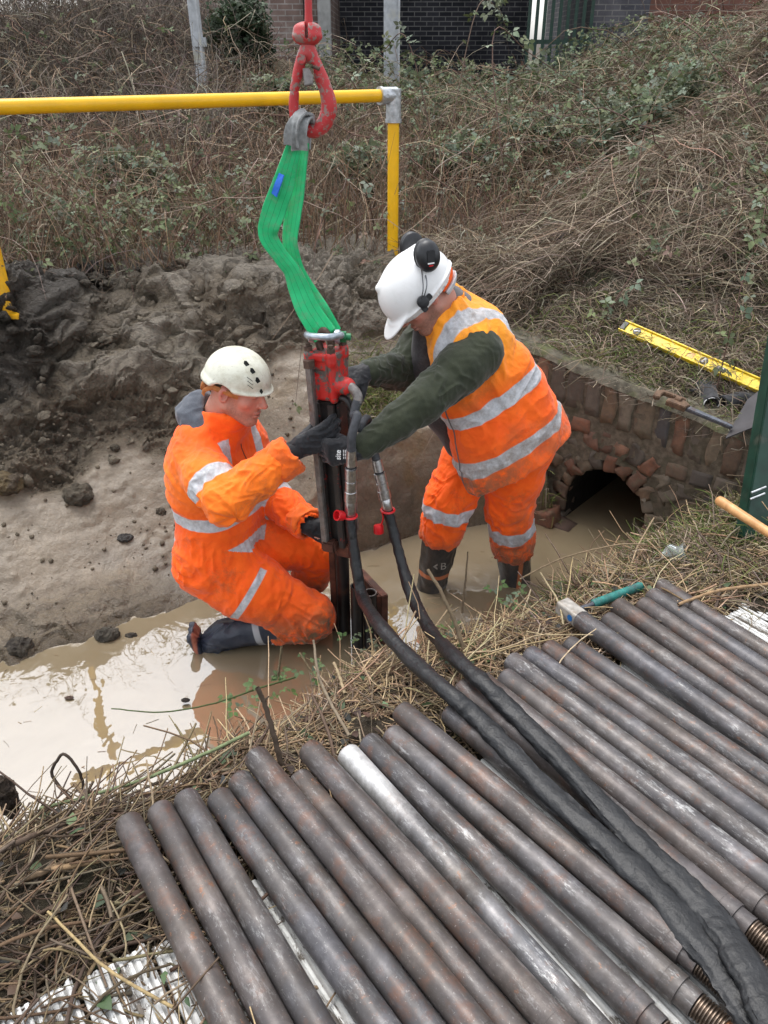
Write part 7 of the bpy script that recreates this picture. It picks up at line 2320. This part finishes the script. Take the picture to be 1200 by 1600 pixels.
# ================================================================= the standing man
def standing_man():
    hipL, hipR = A([.555, 2.98, .72]), A([.45, 3.15, .72])
    knR, anR = A([.272, 2.98, .42]), A([.205, 2.965, -.06])
    knL, anL = A([.545, 3.00, .40]), A([.615, 3.02, -.10])
    shL, shR = A([.340, 2.80, 1.150]), A([.215, 3.05, 1.19])
    elL, wrL = A([.140, 2.610, 1.035]), A([-.088, 2.475, .915])
    elR, wrR = A([.075, 2.94, 1.03]), A([-.065, 2.745, 1.095])
    nk = A([.240, 2.92, 1.282])
    hc = A([.130, 2.845, 1.352])
    HR = frame((-.68, -.20, -.70), (-.70, -.12, .70))
    P = empty('person', (.42, 3.0, 0), 'bending man in orange vest, olive sleeves and white helmet standing in the stream', 'person')
    Dl, Pl, Tl = A([-.96, .05, -.10]), A([0, 1, 0]), A([0, 0, 1.])
    cLh = (.65, .95, .75)
    Dr, Pr, Tr = A([-.75, -.6, -.1]), A([-.4, .4, -.8]), A([.5, -.7, .3])
    cRh = (.5, .6, .5)
    mid = lambda a, b, t=.5: a + (b - a) * t
    S = SDF((-.26, 2.36, -.26), (.84, 3.36, 1.56), .0036)
    head_sdf(S, hc, HR, nk, 1.04)
    S.cap(nk, nk + A([.05, .01, -.08]), .060, .075, .03)
    S.cap(shL, shR, .055, k=.03)
    for t, r in ((.15, .085), (.5, .115), (1., .12)):
        S.cap(lerp(mid(shR, shL, .2), mid(hipR, hipL, .1), t), lerp(mid(shR, shL, .8), mid(hipR, hipL, .9), t), r, k=.06)
    S.cap(lerp(mid(shR, shL), mid(hipR, hipL), .15), mid(hipR, hipL), .095, .12, .05)
    S.chain([shL, elL, wrL], (.058, .046, .029), .02); S.chain([shR, elR, wrR], (.058, .046, .029), .02)
    for a, b, c_ in ((hipR, knR, anR), (hipL, knL, anL)): S.chain([a, b, c_], (.09, .06, .04), .03)
    S.chain([anR, anR + A([-.15, -.04, -.08])], (.038, .03), .02); S.chain([anL, anL + A([-.15, -.04, -.06])], (.038, .03), .02)
    hand_sdf(S, wrL, Dl, Pl, Tl, cLh, 1.06, thumb=(.75, .2, .7), tcurl=.9); hand_sdf(S, wrR, Dr, Pr, Tr, cRh)
    put('body', S, M['skin'], P, 1, lambda V: {'Col': skin_col(V, hc, HR, 1.04, (.50, .25, .19), .75)})
    S = SDF(hc - .17, hc + .17, .003)
    S.ell(loc(hc, HR, (0, -.014, .034)), A([.0775, .0985, .0895]) * 1.04, HR, 0)
    S.cut(loc(hc, HR, (0, .035, .0)), HR @ A([0, 1., .25])); S.cut(loc(hc, HR, (0, -.03, -.030)), HR @ A([0, .45, -1.]))
    put('hair', S, M['hair'], P, 1, None, lambda V: .0012 * vn(V * 300, 3))
    # olive sweatshirt
    S = SDF((-.22, 2.38, .66), (.80, 3.30, 1.34), .0042)
    S.cap(mid(shR, shL, .15), mid(shR, shL, .85), .10, k=.03)
    S.cap(A([.42, 2.95, .95]), A([.34, 3.06, .97]), .12, k=.06)
    S.cap(mid(shR, shL), A([.40, 3.0, .95]), .10, .12, k=.06)
    S.cap(A([.28, 2.90, 1.17]), nk + A([.01, 0, -.03]), .10, .078, .05)
    S.cap(shL + A([-.01, .03, .0]), nk + A([.02, 0, -.05]), .085, .085, .04)
    S.chain([shL, lerp(shL, elL, .35), lerp(shL, elL, .75), elL], (.095, .088, .075, .070), .02)
    S.chain([elL, lerp(elL, wrL, .4), lerp(elL, wrL, .92)], (.070, .060, .045), .02)
    S.chain([shR, lerp(shR, elR, .5), elR], (.090, .078, .070), .03)
    S.chain([elR, lerp(elR, wrR, .4), lerp(elR, wrR, .92)], (.070, .060, .046), .02)
    def dsw(V):
        r = np.zeros(len(V))
        for (a, b, am, sd) in ((shL, elL, .006, 3), (elL, wrL, .004, 4), (shR, elR, .008, 5), (elR, wrR, .009, 6)):
            d, t = segd(V, a, b); w = np.exp(-np.clip(d - .08, 0, 1) * 40) * sstep(0, .06, t) * sstep(1, .94, t)
            r += w * am * (.7 * wrinkle(V, a, b, 20, sd, 1.4, 1.1) + .35 * wrinkle(V, a, b, 42, sd + 9, 1.2, 1.5))
        return r + .0015 * vn(V * 60, 2)
    put('sweatshirt', S, M['olive'], P, 2, None, dsw)
    # vest
    hn = nrm(A([.46, .15, -.87])); hp = A([.35, 2.85, .585])
    S = SDF((.06, 2.52, .48), (.92, 3.42, 1.46), .0044)
    S.cap(A([.335, 2.865, 1.165]), A([.245, 3.03, 1.185]), .118, k=0)
    S.cap(A([.420, 2.90, 1.03]), A([.325, 3.07, 1.05]), .146, k=.06)
    S.cap(A([.500, 2.925, .90]), A([.395, 3.10, .92]), .160, k=.06)
    S.cap(A([.555, 2.94, .77]), A([.445, 3.13, .78]), .172, k=.06)
    S.cap(A([.60, 2.95, .66]), A([.485, 3.13, .68]), .176, k=.06)
    S.cap(A([.42, 2.86, .80]), A([.47, 2.88, .64]), .13, k=.08)
    S.cap(A([.325, 2.875, .96]), A([.405, 2.87, .66]), .105, k=.07)
    S.cap(shL + A([-.06, .06, .03]), nk + A([-.03, -.03, -.02]), .09, .085, .05)
    S.cap(shL + A([-.075, .04, -.02]), A([.30, 2.87, .96]), .085, .10, .05)
    S.cap(mid(shR, shL) + A([.03, 0, .03]), nk + A([.0, 0, -.01]), .118, .090, .05)
    S.cut(hp, hn)
    S.cut(nk + A([-.03, -.01, .03]), A([-.55, -.1, .85]))
    # neck opening, arm holes
    S.cap(nk + A([.01, 0, -.04]), nk + A([-.10, -.06, .16]), .070, .082, .006, 'sub')
    S.cap(shL + A([-.005, -.060, -.005]), lerp(shL, elL, .9), .090, .10, .008, 'sub')
    S.cap(shR + A([-.02, .02, .0]), lerp(shR, elR, .9), .098, .105, .008, 'sub')
    # open front
    S.cap(nk + A([-.125, .02, -.05]), A([.10, 2.98, .86]), .060, .055, .006, 'sub')
    # hollow at the hem
    S.cap(A([.50, 3.03, .76]), A([.60, 3.06, .56]), .150, .165, .006, 'sub')
    lat = nrm(shL - shR)
    o0 = hn @ hp
    def dv(V):
        a, b = A([.25, 2.95, 1.25]), A([.55, 3.05, .65])
        r = .008 * wrinkle(V, a, b, 8, 21, 2.0, 1.6) + .005 * wrinkle(V, a, b, 17, 23, 1.8, 2.4) + .010 * vn(V * 5, 25)
        o = V @ hn - o0
        r += .012 * sstep(-.12, 0, o) * vn(V * A([9, 9, 3]), 29)
        return r + .0015 * vn(V * 60, 2)
    def av(V):
        o = V @ hn - o0
        band = np.minimum(np.abs(o + .105 + .012 * vn(V * 4, 3)) - .030, np.abs(o + .305 + .012 * vn(V * 4, 4)) - .030)
        ls = (V - mid(shR, shL)) @ lat
        for s0 in (-.115, .105):
            d = np.maximum(np.abs(ls - s0 + .10 * np.clip(o + .52, 0, .3)) - .027, o + .30)
            band = np.minimum(band, d)
        hem = np.abs(o + .012) - .002
        dirt = np.clip(.75 * sstep(-.22, .0, o) * sstep(.55, .33, V[:, 0]) + .25 * sstep(-.2, 0, o) + .3 * sstep(.2, .5, vn(V * 6, 8)), 0, 1)
        glare_fade = np.clip(sstep(-.30, -.55, o) * .95 + .12 * sstep(0, .5, vn(V * 4, 9)), 0, 1)  # overexposed light on the upper vest put into the colour, plus random patches
        return {'band': band, 'dirt': dirt, 'glare_fade': glare_fade}
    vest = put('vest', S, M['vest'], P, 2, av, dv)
    mb = MB()
    pts = spline([A([.232, 2.78, .94]), A([.25, 2.785, .86]), A([.275, 2.79, .78]), A([.345, 2.82, .60])], 50)
    mb.tube(pts, .0035, 6); z = mb.build('zip', M['collar'], P); snap(z, vest, (-.75, -.66, .05), .0015)
    # dark jacket front inside the vest, grey collar
    S = SDF((.0, 2.68, .62), (.48, 3.14, 1.36), .004)
    S.chain([nk + A([-.075, -.01, -.06]), A([.17, 2.92, 1.06]), A([.25, 2.95, .86]), A([.34, 2.97, .74])], (.055, .070, .085, .10), .03)
    put('jacket_front', S, M['bib'], P, 2, None, lambda V: .006 * (1 - 2 * np.abs(vn(V * A([10, 10, 5]), 3))))
    S = SDF(nk - .2, nk + .2, .0036)
    cd = nrm(hc - nk)
    S.cap(nk - cd * .04, nk + cd * .035, .082, .076, 0); S.cut(nk + cd * .045 , cd + A([-.4, -.1, .1])); S.cut(nk - cd * .05, -cd)
    S.cap(nk - cd * .1, nk + cd * .2, .066, .068, .003, 'sub')
    put('collar', S, M['collar'], P, 2, None, lambda V: .0025 * vn(V * 30, 3))
    # trousers
    S = SDF((.08, 2.76, .10), (.86, 3.36, .98), .0042)
    S.cap(hipL + A([0, 0, .02]), hipR + A([0, 0, .02]), .142, k=0)
    S.cap(mid(hipL, hipR) + A([-.02, 0, .02]), mid(hipL, hipR) + A([-.06, 0, .18]), .15, .14, .05)
    S.ell(mid(hipL, hipR, .25) + A([.05, .0, -.02]), (.13, .16, .14), None, .04)
    S.chain([hipR, lerp(hipR, knR, .5), knR], (.128, .116, .100), .04)
    S.chain([knR, lerp(knR, anR, .28)], (.100, .094), .02)
    S.chain([hipL, lerp(hipL, knL, .5), knL], (.132, .118, .102), .03)
    S.chain([knL, lerp(knL, anL, .42)], (.102, .092), .02)
    for a, b, t in ((knR, anR, .28), (knL, anL, .42)):
        d = nrm(b - a)
        S.cap(lerp(a, b, t - .02), lerp(a, b, t + .4), .078, .078, .004, 'sub')
    def dt(V):
        r = np.zeros(len(V))
        for (a, b, am, sd) in ((hipR, knR, .010, 3), (knR, anR, .012, 4), (hipL, knL, .009, 5), (knL, anL, .012, 6)):
            d, t = segd(V, a, b); w = np.exp(-np.clip(d - .11, 0, 1) * 40)
            r += w * am * (.6 * wrinkle(V, a, b, 15, sd + 30, 1.8, 1.0) + .4 * wrinkle(V, a, b, 30, sd + 49, 1.5, 1.5))
        return np.clip(r, -.016, .016) + .0015 * vn(V * 60, 2)
    def at(V):
        band = np.full(len(V), 1.)
        for a, b, t0 in ((knR, anR, .04), (knL, anL, .23)):
            d, t = segd(V, lerp(a, b, -.3), b); d2, _ = segd(V, *( (hipL, anL) if a is knR else (hipR, anR)))
            ax = nrm(b - a); L = np.linalg.norm(b - a)
            k = np.abs((V - a) @ ax - t0 * L) - .031
            band = np.where(d < .13, np.minimum(band, k), band)
        dirt = np.clip(.8 * sstep(.34, .20, V[:, 2]) + .35 * sstep(.1, .5, vn(V * 5, 8)), 0, 1)
        return {'band': band, 'dirt': dirt, 'glare_fade': np.zeros(len(V))}
    put('trousers', S, M['orange'], P, 2, at, dt)
    # boots
    for a, b, nm in ((knR, anR, 'boot'), (knL, anL, 'boot')):
        S = SDF(b - A([.32, .2, .2]), lerp(a, b, .1) + A([.2, .2, .12]), .004)
        S.chain([lerp(a, b, .16), lerp(a, b, .45), lerp(a, b, .8), b], (.074, .076, .066, .060), 0)
        S.chain([b, b + A([-.16, -.04, -.075])], (.056, .044), .03)
        ax = nrm(b - a); L = np.linalg.norm(b - a)
        def ab(V, a=a, b=b, ax=ax, L=L):
            al = (V - a) @ ax
            band = np.abs(al - .70 * L + .10 * (V[:, 0] - b[0])) - .010 if b is anR else np.maximum(np.abs(V[:, 0] - b[0] + .01) - .010, V[:, 1] - b[1])
            return {'band': band}
        bt = put(nm, S, M['boot'], P, 1, ab, lambda V, a=a, b=b: .003 * wrinkle(V, a, b, 14, 3) + .002 * vn(V * 30, 5))
        if b is anR:
            oc = lerp(a, b, .56) + A([.012, -.07, 0])
            t = text_mesh('print', 'B', oc + A([.012, 0, 0]), (1, .1, 0), (0, 0, 1), .052, M['hammer'], bt); snap(t, bt, (.1, -1, .2), .0012)
            mb = MB(); mb.prism([(-.016, 0), (.004, -.016), (.004, -.006), (-.004, 0), (.004, .006), (.004, .016)], oc - A([.018, 0, 0]), (1, .1, 0), (0, 0, 1), .001)
            t = mb.build('print', M['hammer'], bt, False); snap(t, bt, (.1, -1, .2), .0012)
    # gloves
    g = glove('glove', P, wrL, Dl, Pl, Tl, cLh, elL, 1.12, thumb=(.75, .2, .7), tcurl=.9)
    glove('glove', P, wrR, Dr, Pr, Tr, cRh, elR, 1.05)
    gc = wrL + nrm(Dl) * .056 + A([0, -.06, .004])
    t = text_mesh('print', 'site', gc + A([-.012, 0, -.002]), (.05, 0, 1), (-1, 0, .05), .026, M['white_print'], g, .0006); snap(t, g, (0, -1, .15), .0010)
    for k in range(3):
        for j, (q0, q1) in enumerate(((-.017, -.009), (-.006, .004), (.007, .018))):
            mb = MB(); mb.box(gc + A([.006 + k * .0062, 0, (q0 + q1) / 2]), (.0016, .0005, (q1 - q0) / 2))
            t = mb.build('print', M['white_print'], g, False); snap(t, g, (0, -1, .15), .0009)
    # helmet with peak
    hr = A([.117, .145, .119])
    S = SDF(hc - .27, hc + .27, .0028)
    def brim(S):
        S.ell(loc(hc, HR, (0, -.003, .004)), (.122, .150, .013), HR, .008)
        S.ell(loc(hc, HR, (0, .100, .010)), (.094, .105, .012), frame(HR @ A([0, 1., -.28]), HR[:, 2]), .012)
        S.cap(loc(hc, HR, (0, -.10, .125)), loc(hc, HR, (0, .09, .128)), .010, k=.02)
    S.ell(loc(hc, HR, (0, -.005, .035)), hr, HR, 0); brim(S)
    S.ell(loc(hc, HR, (0, -.005, .028)), hr - .006, HR, .004, 'sub')
    S.cut(loc(hc, HR, (0, 0, -.020)), -HR[:, 2])
    hel = put('helmet', S, M['helmet_white'], P, 2)
    # ear defenders parked up on the helmet
    for sg in (-1, 1):
        cc = loc(hc, HR, (sg * .098, -.098, .108))
        ED_ = frame(HR @ A([sg * -.15, -.62, .75]), HR @ A([sg * 1., -.1, .2]))
        S = SDF(cc - .1, cc + .1, .0026)
        S.ell(cc + HR @ A([sg * .012, 0, 0]), (.042, .053, .034), ED_, 0)
        S.ell(cc - HR @ A([sg * .014, 0, 0]), (.043, .054, .017), ED_, .006)
        e = put('ear_defender', S, M['black_plastic'], P, 2)
        if sg < 0:
            mb = MB(); mb.box(cc + HR @ A([-.046, -.004, .002]), (.014, .018, .002), frame(HR @ A([0, -.6, .75]), HR @ A([-1., 0, 0])), .002); pn_ = mb.build('panel', M['black_plastic'], e)
            mb = MB(); mb.box(cc + HR @ A([-.048, .012, -.014]), (.011, .0022, .0015), frame(HR @ A([0, -.6, .75]), HR @ A([-1., 0, 0]))); pn_ = mb.build('print', M['white_print'], e)
            mb = MB(); mb.box(cc + HR @ A([-.0475, .017, -.020]), (.007, .0018, .0015), frame(HR @ A([0, -.6, .75]), HR @ A([-1., 0, 0]))); pn_ = mb.build('print', M['red_cap'], e)
        br_ = loc(hc, HR, (sg * .128, .020, .018))
        mb = MB(); mb.lathe([(-.006, .012), (-.006, .021), (.006, .021), (.010, .014), (.010, .002)], br_, HR @ A([sg * 1., 0, .1]), 22)
        mb.box(br_ + HR @ A([0, -.022, -.004]), (.007, .014, .010), frame(HR[:, 1], HR[:, 2]), .003); mb.box(br_ + HR @ A([0, .012, -.020]), (.006, .010, .012), frame(HR[:, 1], HR[:, 2]), .003)
        mb.build('bracket', M['black_plastic'], P)
        mb = MB()
        for o in (-.008, .010): mb.tube(spline([br_ + HR @ A([sg * .006, o - .004, .01]), br_ + HR @ A([sg * .012, -.04 + o, .035]), cc + HR @ A([sg * .0, .045, -.03 + o])], 16), .0020, 6)
        mb.build('arm_wire', M['tool_steel'], P)
    # orange nape strap, silver edge
    S = SDF(hc - .22, hc + .22, .003)
    S.ell(loc(hc, HR, (0, -.035, .0)), (.096, .108, .062), HR, 0); S.cut(loc(hc, HR, (0, -.055, 0)), HR @ A([0, 1., 0])); S.cut(loc(hc, HR, (0, 0, .012)), HR @ A([0, 0, 1.])); S.cut(loc(hc, HR, (0, 0, -.034)), HR @ A([0, 0, -1.]))
    put('nape_strap', S, M['orange_plain'], P, 1)
    S = SDF(hc - .22, hc + .22, .003)
    S.ell(loc(hc, HR, (0, -.040, -.01)), (.097, .109, .070), HR, 0); S.cut(loc(hc, HR, (0, -.060, 0)), HR @ A([0, 1., 0])); S.cut(loc(hc, HR, (0, 0, -.0345)), HR @ A([0, 0, 1.])); S.cut(loc(hc, HR, (0, 0, -.056)), HR @ A([0, 0, -1.]))
    put('nape_edge', S, M['silver_cloth'], P, 1)
standing_man()

# ---------------------------------------------------------------- spare gloves on the bank
def lying_glove(px, py, off, D, T, label, trim):
    w = hit(px, py, off)
    D = nrm(D)
    e = empty('work_glove', w, label, 'glove')
    S = SDF(w - .2, w + .2, .003)
    hand_sdf(S, w + D * .04, D, (0, 0, -1), T, (.25, .35, .3), .95, .0018)
    S.chain([w + D * .06, w - D * .03], (.030, .036), .015)
    S.cap(w + D * .01, w - D * .1, .027, .031, .003, 'sub'); S.cut(w - D * .035, -D)
    g = put('glove', S, M['glove'], e, 1, None, lambda V: .003 * (1 - 2 * np.abs(vn(V * 30, 5))))
    if trim:
        mb = MB(); u = nrm(np.cross(D, (0, 0, 1.))); v = np.cross(u, D)
        mb.tube([w - D * .034 + u * math.cos(t) * .0325 + v * math.sin(t) * .0325 for t in np.linspace(0, 2 * math.pi, 30)], .0028, 8); mb.build('trim', M['white_print'], e)
lying_glove(1110, 624, .035, (.12, .9, .2), (-1, 0, 0), 'black work glove with a white cuff trim, lying open below the spirit level', True)
lying_glove(1140, 628, .03, (.95, .3, .12), (0, 1, 0), 'black work glove lying half under the right end of the spirit level', False)
# ---------------------------------------------------------------- camera, sky, sun
cam = bpy.data.cameras.new('camera')
co = bpy.data.objects.new('camera', cam)
COL.objects.link(co)
co.location = (0, 0, HCAM)
co.rotation_euler = (math.pi / 2 - PITCH, 0, 0)
cam.sensor_fit = 'VERTICAL'
cam.sensor_height = 24
cam.lens = 24 * 1250 / 1600
cam.clip_start = .05
cam.clip_end = 500
scene.camera = co
w = bpy.data.worlds.new('World')
scene.world = w
w.use_nodes = True
nt = w.node_tree
bg = nt.nodes['Background']
sky = nt.nodes.new('ShaderNodeTexSky')
sky.sky_type = 'NISHITA'
sky.sun_disc = False
SUN_EL, SUN_AZ = math.radians(70), math.radians(-35)
sky.sun_elevation = SUN_EL
sky.sun_rotation = SUN_AZ
sky.air_density = 1.0; sky.dust_density = 2.5; sky.ozone_density = 1.0
hs = nt.nodes.new('ShaderNodeHueSaturation')
hs.inputs['Saturation'].default_value = .22
hs.inputs['Value'].default_value = 2.6
nt.links.new(sky.outputs[0], hs.inputs['Color'])
nt.links.new(hs.outputs[0], bg.inputs['Color'])
bg.inputs['Strength'].default_value = .15
sun = bpy.data.lights.new('sun', 'SUN')
sun.energy = 1.5
sun.angle = math.radians(25)
sun.color = (1, .97, .93)
so = bpy.data.objects.new('sun', sun)
COL.objects.link(so)
# direction towards the sun, same as the sky's: azimuth measured from +Y towards +X
sd = Vector((math.sin(SUN_AZ) * math.cos(SUN_EL), math.cos(SUN_AZ) * math.cos(SUN_EL), math.sin(SUN_EL)))
so.rotation_euler = sd.to_track_quat('Z', 'Y').to_euler()
so.location = (0, 0, 8)
scene.view_settings.view_transform = 'Standard'
scene.view_settings.look = 'None'
scene.view_settings.exposure = 0
scene.view_settings.gamma = 1
scene.cycles.max_bounces = 5
scene.cycles.diffuse_bounces = 3
scene.cycles.glossy_bounces = 3
scene.cycles.transparent_max_bounces = 4
scene.cycles.use_adaptive_sampling = True
scene.cycles.adaptive_threshold = .02
scene.cycles.use_denoising = True
